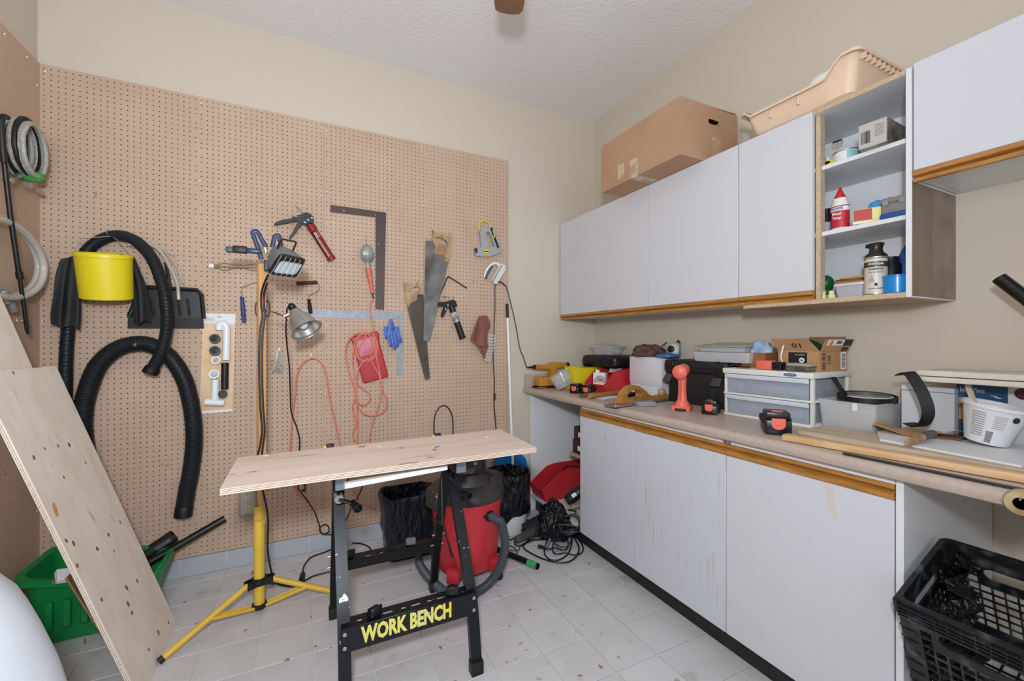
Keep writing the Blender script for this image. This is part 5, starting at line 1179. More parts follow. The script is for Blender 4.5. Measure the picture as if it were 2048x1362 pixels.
# ---- stacking bins (hopper front), used on the floor and the worktop
def hopper(name, label, m, loc, rz, w_, d, h, lip=.45, th=.004, tray=None, group='stacking bins'):
    """open stacking bin; its low front faces local -y"""
    t = thing(name, label, 'bin', loc, rz, group); b = MB()
    b.rbox(-w_/2+.006, w_/2-.006, -d/2+.004, d/2-.004, 0, th, .0015, 1); part(t, 'floor_panel', b, m, local=True)
    b = MB(); b.rbox(-w_/2, w_/2, d/2-th, d/2, 0, h, .0015, 1); part(t, 'back', b, m, local=True)
    lp = h*lip
    b = MB(); T = TR((0, -d/2, 0), RAD(16)); b.rbox(-w_/2, w_/2, 0, th, 0, lp, .0015, 1, T); part(t, 'front_lip', b, m, local=True)
    fy = -d/2-lp*sin(RAD(16))
    for s in (-1, 1):
        b = MB(); x_ = s*w_/2
        b.prism([(-d/2, 0), (d/2, 0), (d/2, h), (-d*.05, h), (-d*.22, h*.93), (fy, lp)], th, (x_-(th if s > 0 else 0), 0, 0), (0, 1, 0), (0, 0, 1)); sd = part(t, 'side', b, m, local=True)
        rim = [(x_, fy, lp), (x_, -d*.22, h*.93), (x_, -d*.05, h), (x_, d/2, h)]
        b = MB(); b.tube(rim, th*.9, 6); part(sd, 'rim', b, m, local=True)
        for k in (.58, .76):
            b = MB(); b.box(x_-.002 if s < 0 else x_, x_+.0 if s < 0 else x_+.002, -d*.02, d*.42, h*k-.002, h*k+.002); part(sd, 'rib', b, m, local=True)
    b = MB(); b.tube([(-w_/2, d/2-th/2, h), (w_/2, d/2-th/2, h)], th*.9, 6); part(t, 'back_rim', b, m, local=True)
    return t
M_rbin = mat('red_bin_plastic', 'C02C33', .4)
rz_ = RAD(-90); 
rbn = hopper('stacking_bin', 'large red stacking bin with cables, on the floor of the open cabinet', M_rbin, (-.375, -.118, .119), RAD(-90), .185, .42, .2, .42)
b = MB(); cq = V((-.29, -.118, .135))
for i in range(7):
    r_ = .055+.008*random.random(); o__ = cq+V((random.uniform(-.02, .04), random.uniform(-.008, .008), .022*i)); tl_ = random.uniform(-.2, .2)
    b.tube([o__+V((r_*cos(2*pi*j/28), r_*1.15*sin(2*pi*j/28), .02+tl_*r_*cos(2*pi*j/28+i))) for j in range(28)], .0055, 7, closed=True)
solo('cable_coil', b, mat('dark_grey_cable', '2A2A2C', .5), 'coil of dark cables inside the large red bin', 'cable')
b = MB(); b.rbox(-.05, .05, -.02, .02, 0, .035, .008, 2, TR((-.47, -.10, .1245), 0, 0, .5)); solo('power_adapter', b, M_rubber, 'black power adapter inside the low front of the large red bin', 'adapter')

# ---- heap of black bags, tools and cables in front of the open cabinet
def lump(name, label, cat, c_, sx, sy, sz, m, seed, amp=.25, group=None, rot=0):
    b = MB(); b.ball((0, 0, 0), 1, (1, 1, 1), 28); V0 = V((seed*3.1, seed*1.7, seed))
    for i, p in enumerate(b.v):
        n1 = noise.noise(p*1.8+V0)*amp+noise.noise(p*4.5+V0)*amp*.4
        q = p*(1+n1); q = V((q.x*sx, q.y*sy, max(q.z, -.55)*sz)); b.v[i] = Matrix.Rotation(rot, 3, 'Z') @ q
    lo, hi = b.bounds()
    for i, p in enumerate(b.v): b.v[i] = p+V(c_)-V((0, 0, lo[2]))
    return solo(name, b, m, label, cat, group, ang=75)
lump('plastic_bag', 'crumpled shiny black plastic bag slumped in front of the large red bin', 'bag', (-.665, -.46, .002), .10, .11, .135, M_bag, 4, .4)
lump('black_pouch', 'flat black fabric pouch on the floor beside the round pail', 'pouch', (-.745, -.36, .012), .115, .09, .05, mat('black_fabric', '1A1B20', .8, bump=.2, bscale=60), 9, .25, rot=.6)
pt_ = thing('power_tool', 'black and red power tool lying on the heap by the open cabinet', 'tool', (-.56, -.52, .22))
b = MB(); b.lathe([(.0, -.09), (.03, -.088), (.038, -.06), (.038, .02), (.03, .04), (.027, .09), (0, .092)], (-.53, -.52, .275), (.65, -.3, .5), 18); part(pt_, 'motor_body', b, M_blackp)
b = MB(); b.lathe([(.02, 0), (.034, .008), (.034, .04), (.02, .05)], (-.505, -.53, .315), (.65, -.3, .5), 18); part(pt_, 'red_collar', b, M_rbin)
part(pt_, 'label', patch((-.575, -.543, .276), (.65, -.3, .5), (-.3, .35, .6), .03, .022, .001), M_paper)
b = MB(); A = V((-.60, -.545, .20)); b.tube(cr([A, A+V((.05, -.01, .01)), A+V((.09, -.02, .0))], 4), .011, 10); part(pt_, 'metal_tube', b, mat('scuffed_alu', 'A9A7A2', .45, .5))
dt = thing('drill_motor', 'dusty black tool body lying on the floor beside the round pail', 'tool', (-.80, -.47, 0))
A, B_ = on_z(1072, 1062, .035), on_z(1032, 1080, .03); b = MB(); d = (B_-A)
b.lathe([(.018, 0), (.032, .01), (.034, .05), (.026, .075), (.022, d.length)], A, d, 18); part(dt, 'body', b, mat('dusty_dark', '35322F', .7, hx2='5A544C', scale=20))
b = MB(); b.cyl(A, A-d.normalized()*.05, .014, n=12); part(dt, 'chuck', b, M_steel)
kG = K(1020, 940, 6.81)
def fl(pts, z=.006, n=6, lift=None): return cr([on_z(*kG(p)[0], z if lift is None else z+lift[i]) for i, p in enumerate(pts)], n)
M_cg = mat('grey_cable', '4A4A4C', .5)
cbl = thing('cable_heap', 'tangle of black power cables on the floor by the open cabinet', 'cable', (-.75, -.6, 0))
for i, (pts, r_, m) in enumerate((
    (((0, 955), (60, 930), (60, 1000), (120, 1035), (200, 1000), (330, 900), (440, 885), (500, 960), (470, 1060), (480, 1160), (560, 1225), (680, 1220), (790, 1140), (840, 1000), (830, 860), (780, 790), (700, 800), (600, 880)), .0045, M_cord),
    (((480, 950), (330, 950), (200, 1010), (195, 1070), (300, 1140), (450, 1210), (620, 1255), (780, 1255), (900, 1180), (940, 1060), (890, 950), (850, 900)), .0045, M_cord),
    (((420, 1050), (520, 1080), (620, 1060), (720, 1090), (790, 1050), (780, 900)), .0042, M_cord),
    (((590, 1000), (580, 1100), (640, 1145), (760, 1130), (880, 1160), (980, 1120), (990, 1030), (920, 930), (860, 900)), .0042, M_cord),
    (((640, 1010), (700, 1050), (790, 1030), (830, 950), (800, 830), (720, 790), (640, 850), (600, 960), (640, 1030), (740, 1050)), .0042, M_cg),
    (((0, 1030), (60, 1060), (95, 1120), (85, 1170)), .004, M_cg),
    (((60, 1000), (130, 1050), (110, 1090), (0, 1090)), .0035, M_cg))):
    b = MB(); b.tube(fl(pts, .006+.005*i), r_, 7); part(cbl, 'cable', b, m)
for i in range(6):
    b = MB(); c_ = V((-.645, -.60, .05+.012*i)); r_ = .06+.012*random.random(); a0 = random.random()*6; t1, t2 = random.uniform(.4, 1.1), random.uniform(-.4, .4)
    b.tube([c_+V((r_*cos(a), r_*.9*sin(a), .025+t1*r_*.5*cos(a+a0)+t2*r_*.3*sin(a))) for a in [2*pi*j/30 for j in range(30)]], .0042, 7, closed=True); part(cbl, 'cable', b, (M_cord, M_cg)[i % 2])
for pts, zz in ((((690, 500), (650, 600), (690, 760), (730, 840)), (.24, .2, .1, .03)), (((760, 540), (700, 640), (760, 760), (790, 900)), (.22, .19, .1, .03)), (((790, 540), (900, 570), (850, 640), (940, 700)), (.16, .13, .1, .09))):
    b = MB(); b.tube(cr([on_z(*kG(p)[0], z_) for p, z_ in zip(pts, zz)], 6), .0042, 7); part(cbl, 'cable', b, M_cord)
A, B_ = on_z(*kG((385, 1040))[0], .012), on_z(*kG((460, 1055))[0], .012); b = MB(); b.cyl(A, B_, .012, .009, n=10); part(cbl, 'plug', b, M_rubber)
A, B_ = on_z(*kG((490, 1060))[0], .016), on_z(*kG((545, 940))[0], .05); b = MB(); b.cyl(A, B_, .011, .008, n=10); part(cbl, 'plug', b, mat('blue_grey_plug', '5B6B7B', .5))
# boxes on the cabinet's inner shelf
for i, (z0_, h_, x0_, lab) in enumerate(((.4815, .092, -.44, 'lower'), (.574, .088, -.435, 'upper'))):
    bxx = thing('carton', lab+' dark printed carton of the stack on the shelf inside the open cabinet', 'box', (-.22, -.50, z0_), group='cartons inside the open cabinet')
    b = MB(); b.rbox(x0_, -.16, -.60, -.33-.008*i, z0_, z0_+h_, .002, 1); part(bxx, 'carton_body', b, mat('maroon_print', '4A1E22', .5, hx2='2B1E20', scale=14))
    part(bxx, 'print_band', patch((x0_-.0002, -.49, z0_+h_*.45), (0, -1, 0), (0, 0, 1), .2, h_*.35, .0006), M_paper)
    part(bxx, 'print_band', patch((x0_+.14, -.33-.008*i+.0002, z0_+h_*.45), (-1, 0, 0), (0, 0, 1), .25, h_*.35, .0006), M_paper)

# ================================================================== black milk crates by the cabinet end
M_crate = mat('scuffed_black_crate', '1A1B1D', .42, hx2='65666B', scale=22, lo=.52, hi=.8)
def crate_wall(T, w_, h, root, hand=True):
    b = MB(); holes = []; hw, hh, hz = .055, .017, h-.072
    if hand: holes.append([((hw+.017*cos(a))*1 if cos(a) > 0 else -hw+.017*cos(a), hz+hh*sin(a)) for a in [2*pi*(i+.5)/16 for i in range(16)]])
    st = .024; g = .0035; nx_ = int((w_-.06)/st); nz = int((h-.03)/st)
    for i in range(nx_):
        for j in range(nz):
            x_ = -nx_*st/2+i*st; z_ = .018+j*st
            if z_+st > h-.045: continue
            if hand and z_+st > hz-.026 and x_+st > -hw-.028 and x_ < hw+.028: continue
            holes.append([(x_+g/2, z_+g/2), (x_+st-g/2, z_+g/2), (x_+st-g/2, z_+st-g/2), (x_+g/2, z_+st-g/2)])
    b.prism([(-w_/2, 0), (w_/2, 0), (w_/2, h), (-w_/2, h)], .005, (0, 0, 0), (1, 0, 0), (0, 0, 1), holes)
    for i, p in enumerate(b.v): b.v[i] = T @ p
    wl_ = part(root, 'wall', b, M_crate, local=True, ang=20)
    for k in range(4):
        b = MB(); b.box(-w_/2+.002, w_/2-.002, -.014, -.005, h-.012-k*.0105, h-.009-k*.0105, T); part(wl_, 'band_rib', b, M_crate, local=True)
    for k in range(13):
        b = MB(); x_ = -w_/2+w_*k/12; b.box(x_-.0015, x_+.0015, -.012, -.005, h-.045, h-.004, T); part(wl_, 'band_web', b, M_crate, local=True)
    for s in (-1, 1):
        for k in range(7):
            b = MB(); z_ = .02+k*.034; b.box(s*w_/2-.028*(s > 0), s*w_/2+.028*(s < 0), -.0085, -.005, z_, z_+.003, T); part(wl_, 'corner_rib', b, M_crate, local=True)
def crate(label, loc, rot, S=.30, h=.275):
    t = thing('milk_crate', label, 'crate', loc, rot=rot, group='black milk crates')
    for a in range(4): crate_wall(Matrix.Rotation(a*pi/2, 4, 'Z') @ Matrix.Translation((0, -S/2+.007, 0)), S-.012, h, t)
    b = MB(); r_ = rring(-S/2, S/2, -S/2, S/2, h, .02, 4); ri = rring(-S/2+.012, S/2-.012, -S/2+.012, S/2-.012, h, .014, 4)
    b.loft([[(x_, y_, h-.006) for x_, y_, _ in r_], [(x_, y_, h+.004) for x_, y_, _ in r_], [(x_, y_, h+.004) for x_, y_, _ in ri], [(x_, y_, h-.006) for x_, y_, _ in ri], [(x_, y_, h-.006) for x_, y_, _ in r_]], cap=False); part(t, 'rim', b, M_crate, local=True)
    b = MB(); ho = []; st = .03
    for i in range(8):
        for j in range(8): x_, y_ = -.12+i*st, -.12+j*st; ho.append([(x_+.002, y_+.002), (x_+st-.002, y_+.002), (x_+st-.002, y_+st-.002), (x_+.002, y_+st-.002)])
    b.prism([(-S/2+.008, -S/2+.008), (S/2-.008, -S/2+.008), (S/2-.008, S/2-.008), (-S/2+.008, S/2-.008)], .005, (0, 0, 0), (1, 0, 0), (0, 1, 0), ho); part(t, 'base', b, M_crate, local=True)
    return t
# corner B of the tilted crate (front left top) and its axes
Bc = V((-.723, -2.215, .579)); th_ = RAD(20); a_ = V((cos(th_), 0, sin(th_))); b_ = V((.0, -1, .0)); c_ = V((-sin(th_), 0, cos(th_)))
ctr = Bc+a_*.15+b_*.15-c_*.279
crate('tilted black milk crate at the lower right, beside the cabinet end panel', ctr, (0, -th_, 0))
crate('second black milk crate on the floor, under the tilted one', (ctr.x+.02, ctr.y-.01, .0), (0, 0, 0), h=.262)
bg = MB(); rnd = random.Random(8)
def crum(u, v):
    p = Bc+a_*(.012+.27*u)+b_*(.012+.05*sin(u*9)*.2)-c_*(.02+.22*v)
    n_ = noise.noise(V((u*5, v*6, 2)))*.05+noise.noise(V((u*13, v*15, 5)))*.02
    w2 = (1-abs(u-.38)*1.9); return p+b_*(.02+max(0, w2)*.06+n_)+a_*n_*.5
bg.sheet(crum, 26, 26, .0015); solo('plastic_film', bg, M_bag, 'crumpled black plastic film inside the tilted milk crate', 'plastic', ang=60)

# ================================================================== ceiling fan, only one blade tip in view
HX, HY = -1.62, -1.756
fan = thing('ceiling_fan', 'brown bladed ceiling fan with only one blade tip in view at the top', 'fan', (HX, HY, 2.6))
M_fanm = mat('fan_metal', '6B5138', .35, .6); M_blade = mat('fan_blade', '7A5B42', .45, hx2='6D5039', scale=6, stretch=(1, 8, 1))
b = MB(); b.lathe([(0, 2.56), (.07, 2.565), (.10, 2.60), (.10, 2.66), (.06, 2.70), (.018, 2.71), (.018, 2.96), (.07, 2.97), (.075, 3.009), (0, 3.009)], (HX, HY, 0), (0, 0, 1), 28); part(fan, 'motor', b, M_fanm)
for k in range(5):
    T = Matrix.Translation((HX, HY, 2.63)) @ Matrix.Rotation(pi/2-YAW+k*2*pi/5, 4, 'Z') @ Matrix.Rotation(RAD(8), 4, 'X')
    ol = [(.16, -.045), (.60, -.062), (.645, -.055), (.665, -.04), (.672, .0), (.668, .045), (.655, .06), (.62, .062), (.16, .045)]
    b = MB(); b.prism(ol, .007, (0, 0, 0), (1, 0, 0), (0, 1, 0))
    for i, p in enumerate(b.v): b.v[i] = T @ p
    bl_ = part(fan, 'blade', b, M_blade)
    b = MB(); b.box(.08, .2, -.02, .02, -.004, 0, T); part(bl_, 'blade_arm', b, M_fanm)

# ================================================================== things on the worktop
CT = .9056
def yx(px, X): return on_x(px, 700, X).y
def xy(px, Y): return on_y(px, 700, Y).x
def zx(px, py, X): return on_x(px, py, X).z
M_sand = mat('sander_orange', 'C2842E', .4, hx2='B67A28', scale=8)
sn = thing('orbital_sander', 'mustard orange electric sander with black cord, at the corner end of the worktop', 'sander', (-.46, -.09, CT))
ys_ = -.09; kS = K(1040, 710, 12.38)
def sp(pts, y_): return [(on_y(a, c_, y_).x, on_y(a, c_, y_).z) for a, c_ in kS(*pts)]
def slab(pts, y0, y1, mb=None):
    mb = mb or MB(); return mb.prism(sp(pts, ys_), y0-y1, (0, y0, 0), (1, 0, 0), (0, 0, 1))
a_, c_ = sp(((410, 560), (860, 770)), ys_); b = MB(); b.rbox(a_[0], c_[0]+.02, -.135, -.045, CT+.016, CT+.016+.062, .006, 2); part(sn, 'base_housing', b, M_sand)
b = MB(); b.rbox(a_[0]-.012, c_[0]+.03, -.137, -.043, CT, CT+.013, .003, 1); part(sn, 'sanding_pad', b, M_blackm)
b = MB(); b.tube([V((a_[0]-.016, -.139, CT+.008)), V((a_[0]+.05, -.141, CT+.006))], .004, 6); part(sn, 'clamp_bar', b, M_steel)
b = slab(((720, 600), (720, 380), (690, 330), (690, 240), (760, 190), (850, 172), (960, 178), (1060, 215), (1060, 280), (880, 320), (850, 400), (860, 600)), -.062, -.118); part(sn, 'motor_body', b, M_sand)
P0, P1 = V((*sp(((370, 300),), ys_)[0], 0)), V((*sp(((720, 300),), ys_)[0], 0)); P0, P1 = V((P0.x, ys_, P0.y)), V((P1.x, ys_, P1.y))
b = MB(); b.lathe([(.010, 0), (.0185, .004), (.0185, (P1-P0).length*.6), (.022, (P1-P0).length)], P0, P1-P0, 16); part(sn, 'handle', b, M_sand)
q0 = V((sp(((330, 300),), ys_)[0][0], ys_, P0.z)); b = MB(); b.lathe([(.006, -.04), (.008, -.005), (.016, 0), (.016, .014)], q0, (1, 0, 0), 12); part(sn, 'cord_grip', b, M_rubber)
q1 = V((sp(((1050, 245),), ys_)[0][0], ys_, sp(((1050, 245),), ys_)[0][1])); b = MB(); b.lathe([(.020, 0), (.017, .02), (.016, .04)], q1-V((.01, 0, 0)), (1, 0, -.05), 14); part(sn, 'front_grip', b, M_sand)
b = MB(); b.lathe([(.014, 0), (.021, .006), (.021, .022), (.012, .028)], q1+V((.03, 0, -.002)), (1, 0, -.05), 14); part(sn, 'knob', b, M_rubber)
kEc = kE
pc_ = [q0-V((.036, 0, 0)), q0-V((.055, .0, -.006)), on_y(1046, 712, -.07)]+[on_y(*kEc(p)[0], -o__) for p, o__ in zip(((480, 1160), (440, 940), (400, 770), (365, 640), (325, 598), (300, 588), (275, 602), (262, 650), (263, 800), (255, 1000), (247, 1150), (250, 1330)), (.05, .035, .026, .026, .028, .028, .028, .022, .02, .02, .02, .02))]
pc_ += [on_y(989, 765, -.02), on_y(988, 800, -.02), on_y(991, 845, -.02), on_y(994, 890, -.02), on_y(996, 950, -.02)]
b = MB(); b.tube(cr(pc_, 6), .0042, 8); part(sn, 'power_cord', b, M_cord)
b = MB(); p = on_y(989, 795, -.02); b.cyl(p-V((0, 0, .02)), p+V((0, 0, .03)), .0075, n=10); part(sn, 'cord_connector', b, M_rubber)

tubm = clear('deli_tub', 'D5D8D8', .34, .12)
tc_ = V((-.465, -.275, CT)); tt = thing('plastic_tub', 'clear oval plastic tub of small hardware, leaning beside the sander', 'tub', tc_)
T = TR(tc_+V((0, 0, .028)), RAD(-12), RAD(-22), 0); b = MB(); b.shell([(.05, 0), (.058, .004), (.072, .095), (.077, .098)], (0, 0, 0), (0, 0, 1), 28, .0018, 1.12, .9)
for i, p in enumerate(b.v): b.v[i] = T @ p
lo = b.bounds()[0][2]-CT-.0005
for i, p in enumerate(b.v): b.v[i] = p-V((0, 0, lo))
part(tt, 'tub_shell', b, tubm); b = MB(); rnd = random.Random(4)
for i in range(60):
    p = T @ V((rnd.uniform(-.045, .045), rnd.uniform(-.035, .035), rnd.uniform(.008, .03)))-V((0, 0, lo)); b.ball(p, rnd.uniform(.004, .008), (1, .6, .8), 6)
part(tt, 'hardware', b, mat('mixed_hardware', '9A9890', .4, .5, hx2='6F6E69', scale=60), kind='stuff')
# stacking bins on the worktop
hopper('stacking_bin', 'yellow stacking bin between the sander and the red bin', M_yel, (-.30, -.285, CT), RAD(94), .17, .24, .155, .42)
hopper('stacking_bin', 'red stacking bin holding a borax carton, beside the yellow one', M_rbin, (-.262, -.515, CT), RAD(-86), .19, .25, .152, .42)
bo = thing('powder_carton', 'white carton with blue sunburst and red print, inside the small red bin', 'carton', (-.33, -.49, CT+.006))
T = TR((-.325, -.485, CT+.006), 0, 0, RAD(-62)); u_ = T.to_3x3() @ V((1, 0, 0)); n_ = T.to_3x3() @ V((0, -1, 0))
b = MB(); b.rbox(-.042, .042, -.02, .02, 0, .125, .002, 1, T); part(bo, 'carton_body', b, mat('pale_green_white', 'E3E6DD', .5))
b = MB(); b.rbox(-.03, -.006, -.012, .012, .125, .142, .002, 1, T); part(bo, 'cap', b, M_pure)
o__ = T @ V((.008, -.0203, .062)); b = MB()
for k in range(13):
    an = pi*k/12; r0, r1 = .026, .044; du = .0026
    for q in ((1,),):
        c0, s0 = cos(an), sin(an); pts = [(r0*c0-du*s0*.6, r0*s0+du*c0*.6), (r0*c0+du*s0*.6, r0*s0-du*c0*.6), (r1*c0+du*s0, r1*s0-du*c0), (r1*c0-du*s0, r1*s0+du*c0)]
        pts = [(max(min(x_, .033), -.048), z_) for x_, z_ in pts]; b.prism(pts, .0006, o__, u_, (0, 0, 1))
part(bo, 'sunburst', b, mat('carton_blue', '1F3F8F', .5))
b = MB(); b.prism([(.024*cos(pi*k/12), .024*sin(pi*k/12)) for k in range(13)], .0006, o__, u_, (0, 0, 1)); part(bo, 'red_arc', b, mat('carton_red', 'C32F36', .5))
lettering(bo, 'Borax', .018, o__+n_*.0008+V((0, 0, .008)), u_, (0, 0, 1), M_paper, width=.036, bold=.02)
part(bo, 'yellow_print', patch(o__-V((0, 0, .03)), u_, (0, 0, 1), .06, .03, .0006), mat('carton_yellow', 'D9B84A', .5, hx2='E7E3D2', scale=90))
zb = thing('zip_bag', 'clear zip bag with purple edge standing in the small red bin', 'bag', (-.24, -.55, CT+.08))
A = on_y(1228, 712, -.52); b = MB(); b.prism([(-.035, -.11), (.05, -.11), (.02, -.02), (.0, .0)], .003, A, (.8, -.6, 0), (0, 0, 1)); part(zb, 'film', b, clear('zip_film', 'C5CBD6', .5, .2))
b = MB(); b.prism([(.0, .0), (.012, -.002), (.056, -.085), (.044, -.09)], .004, A-V((0, .001, 0)), (.8, -.6, 0), (0, 0, 1)); part(zb, 'purple_zip', b, mat('purple_zip', '4A4394', .45))
# batteries
M_batt = mat('battery_black', '101113', .35); M_coral = mat('coral_red_plastic', 'E56D5A', .42)
def battery(label, loc, rz, big=1.0):
    t = thing('tool_battery', label, 'battery', loc, rz, 'cordless tool batteries'); k = big
    b = MB(); b.rbox(-.032*k, .032*k, -.05*k, .045*k, 0, .042*k, .007*k, 2); bd = part(t, 'case', b, M_batt, local=True)
    b = MB(); b.rbox(-.029*k, .029*k, -.045*k, .025*k, .042*k, .062*k, .004*k, 2); part(t, 'slide_rail', b, M_batt, local=True)
    b = MB(); b.rbox(-.036*k, .036*k, -.02*k, .045*k, .026*k, .046*k, .004*k, 1); part(t, 'shoulder', b, M_blackm, local=True)
    b = MB(); b.prism([(.016*k*cos(a), .030*k+.014*k*sin(a)) for a in [pi+pi*i/10 for i in range(11)]]+[(.016*k, .046*k), (-.016*k, .046*k)], .004*k, (0, -.0492*k, 0), (1, 0, 0), (0, 0, 1)); lt = part(t, 'latch', b, M_coral, local=True)
    b = MB(); b.rbox(-.008*k, .008*k, -.0555*k, -.052*k, .028*k, .041*k, .0015*k, 1); part(lt, 'thumb_tab', b, M_coral, local=True)
    b = MB(); b.box(-.012*k, .012*k, -.04*k, -.01*k, .062*k, .0626*k); part(t, 'top_mark', b, M_coral, local=True)
    return t
battery('black battery with red latch at the far end of the worktop, left of a pair', (-.485, -.445, CT), RAD(-58))
battery('black battery with red latch at the far end of the worktop, right of a pair', (-.458, -.538, CT), RAD(-58))
battery('black battery with red latch standing between flashlight and drawer unit', (-.375, -1.385, CT), RAD(-62), 1.05)
battery('black battery with red latch lying in front of the drawer unit', (-.512, -1.775, CT), RAD(-50), 1.34)
# wooden sticks
M_dwood = mat('dirty_brown_wood', '7A5A3E', .65, hx2='5E4430', scale=14, stretch=(1, 1, 1)); M_lwood = mat('handle_wood', 'A6743F', .5, hx2='8D6033', scale=10)
A, B_ = on_z(1162, 793, CT+.012), on_z(1228, 779, CT+.02); A.x = max(A.x, -.62); d = B_-A; b = MB(); b.rbox(0, .30, -.017, .017, -.009, .009, .002, 1, Matrix.Translation(V((-.60, -.66, CT+.0095))) @ Matrix.Rotation(RAD(24), 4, 'Z')); solo('wood_stick', b, M_dwood, 'flat dirty brown wooden stick behind the round tool handle', 'stick')
P0 = V((-.60, -.735, CT+.0165)); P1 = P0+V((.29, .09, .0)); b = MB(); b.lathe([(0, 0), (.011, 0), (.0155, .006), (.0155, .05), (.0125, .12), (.012, .29), (.010, .302), (0, .302)], P0, P1-P0, 14); solo('wooden_spindle', b, M_lwood, 'turned round wooden tool handle lying near the worktop edge', 'handle')
# white card under the red bin
b = MB(); b.box(-.12, .05, -.09, .09, 0, .001, TR((-.44, -.66, CT), 0, 0, .3)); solo('paper_sheet', b, M_paper, 'white sheet of paper on the worktop below the red bin', 'paper')
# black case with clear container, on top of the two bins
bcse = thing('black_case', 'rounded black case lying across the yellow and red bins', 'case', (-.17, -.40, 1.065))
b = MB(); b.rbox(-.15, .12, -.17, .15, 0, .085, .028, 4, TR((-.16, -.40, 1.064), 0, 0, RAD(8))); part(bcse, 'shell', b, M_blackp)
b = MB(); b.rbox(-.153, .123, -.173, .153, .043, .047, .001, 1, TR((-.16, -.40, 1.064), 0, 0, RAD(8))); part(bcse, 'seam', b, M_blackm)
cct = thing('clear_container', 'clear lidded plastic food container on top of the black case', 'container', (-.16, -.33, 1.15))
T = TR((-.15, -.345, 1.150), RAD(0), 0, RAD(10)); rg = lambda e, z: [T @ V(p) for p in rring(-.075-e, .075+e, -.095-e, .095+e, z, .025)]
b = MB(); b.loft([rg(-.012, 0), rg(0, .055), rg(-.002, .055), rg(-.014, .002)]); part(cct, 'tub_shell', b, tubm)
T2 = TR((-.15, -.345, 1.212), RAD(5), RAD(-3), RAD(10)); b = MB(); b.loft([[T2 @ V(p) for p in rring(-.09, .09, -.112, .112, z, .03)] for z in (0, .006)]); part(cct, 'lid', b, clear('container_lid', 'CFD3CF', .55, .1))
b = MB(); b.rbox(-.05, .03, -.06, .03, .006, .035, .012, 2, T); part(cct, 'contents', b, mat('mixed_contents', 'B08A6A', .7, hx2='8A5A4A', scale=22)); b = MB(); b.rbox(.0, .06, -.08, .01, .01, .042, .01, 2, T); part(cct, 'contents', b, M_pure)
# white box, brown rag, cap, blue lid
wbx = thing('white_box', 'plain white lidded cardboard box between red bin and black toolbox', 'box', (-.12, -.72, CT))
y0_, y1_ = yx(1259, -.21), yx(1323, -.21)
b = MB(); b.rbox(-.205, -.04, y1_+.003, y0_-.003, CT, CT+.075, .002, 1); part(wbx, 'tray', b, mat('white_card', 'DEDEE4', .7)); zt = zx(1290, 714, -.21)
b = MB(); b.rbox(-.21, -.035, y1_, y0_, CT+.07, zt, .003, 2); part(wbx, 'lid', b, mat('white_card_lid', 'D8D6DC', .7))
lump('brown_rag', 'crumpled dark brown rag on top of the white box', 'cloth', (-.16, (y0_+y1_)/2+.03, zt+.0005), .085, .09, .045, mat('dark_brown_cloth', '6B4A42', .9, hx2='563A34', scale=25, bump=.3, bscale=120), 6, .45)
rm = thing('dust_mask', 'black and white dust mask behind the brown rag on the white box', 'mask', (-.06, y1_-.02, zt))
b = MB(); b.ball((-.075, y1_+.03, zt+.045), .045, (.8, 1, 1), 18); part(rm, 'cup', b, mat('mask_white', 'D9D7D2', .7, hx2='BDB9B2', scale=12))
b = MB(); b.lathe([(.0, 0), (.02, 0), (.02, .012), (.012, .016), (0, .016)], (-.108, y1_+.02, zt+.05), (-1, -.2, .2), 16); part(rm, 'valve', b, M_blackp)
b = MB(); b.tube(cr([(-.07, y1_-.01, zt+.005), (-.085, y1_-.022, zt+.04), (-.07, y1_-.01, zt+.09), (-.05, y1_+.03, zt+.098)], 5), .007, 7, flat=(.3, 1)); part(rm, 'strap', b, M_blackm)
b = MB(); b.tube(cr([(-.115, y1_+.05, zt+.09), (-.125, y1_+.085, zt+.06), (-.12, y1_+.06, zt+.03)], 5), .004, 7); part(rm, 'strap', b, M_blackm)
b = MB(); b.lathe([(0, 0), (.062, 0), (.072, .006), (.072, .014), (.066, .02), (.03, .024), (0, .03)], (-.165, y1_-.005, zt+.001), (0, 0, 1), 28); solo('round_lid', b, mat('denim_blue_plastic', '2C66A8', .4), 'round blue plastic lid lying over the edge of white box and toolbox', 'lid')
# sanding tool with wooden handle
kP = K(1200, 750, 10.24)
pln = thing('hand_planer', 'wooden sanding float with looped handle, round knob and metal plate', 'tool', (-.42, -.95, CT))
A, B_ = on_z(1229, 808, CT+.010), on_z(1328, 795, CT+.010)
pu = (B_-A); pu.z = 0; pl_len = pu.length; pu.normalize(); pn = V((pu.y, -pu.x, 0))
def pp_(x_, y_): q = kP((x_, y_))[0]; p = on_p(q[0], q[1], A, pn); r_ = p-A; return (r_.dot(pu), r_.z)
ol = [pp_(*p) for p in ((325, 585), (330, 480), (390, 350), (500, 235), (590, 200), (690, 225), (770, 290), (860, 375), (940, 420), (1040, 432), (1120, 420), (1190, 395), (1260, 395), (1310, 420), (1312, 500), (1000, 560), (700, 575))]
zmin = min(z_ for _, z_ in ol); ol = [(x_, max(z_, .0)) for x_, z_ in ol]
ho = [pp_(*p) for p in ((440, 470), (440, 400), (480, 345), (560, 300), (640, 290), (700, 320), (730, 380), (720, 440), (640, 462), (540, 475))]
o__ = V((A.x, A.y, CT+.012))
b = MB(); b.prism(ol, .042, o__-pn*(-.0)+pn*.0-(pu.cross(V((0, 0, 1))))*.0, pu, (0, 0, 1), [ho]); part(pln, 'wooden_body', b, mat('golden_wood', '9C6B2E', .4, hx2='AB7A3A', scale=6, stretch=(2, 2, 6)))
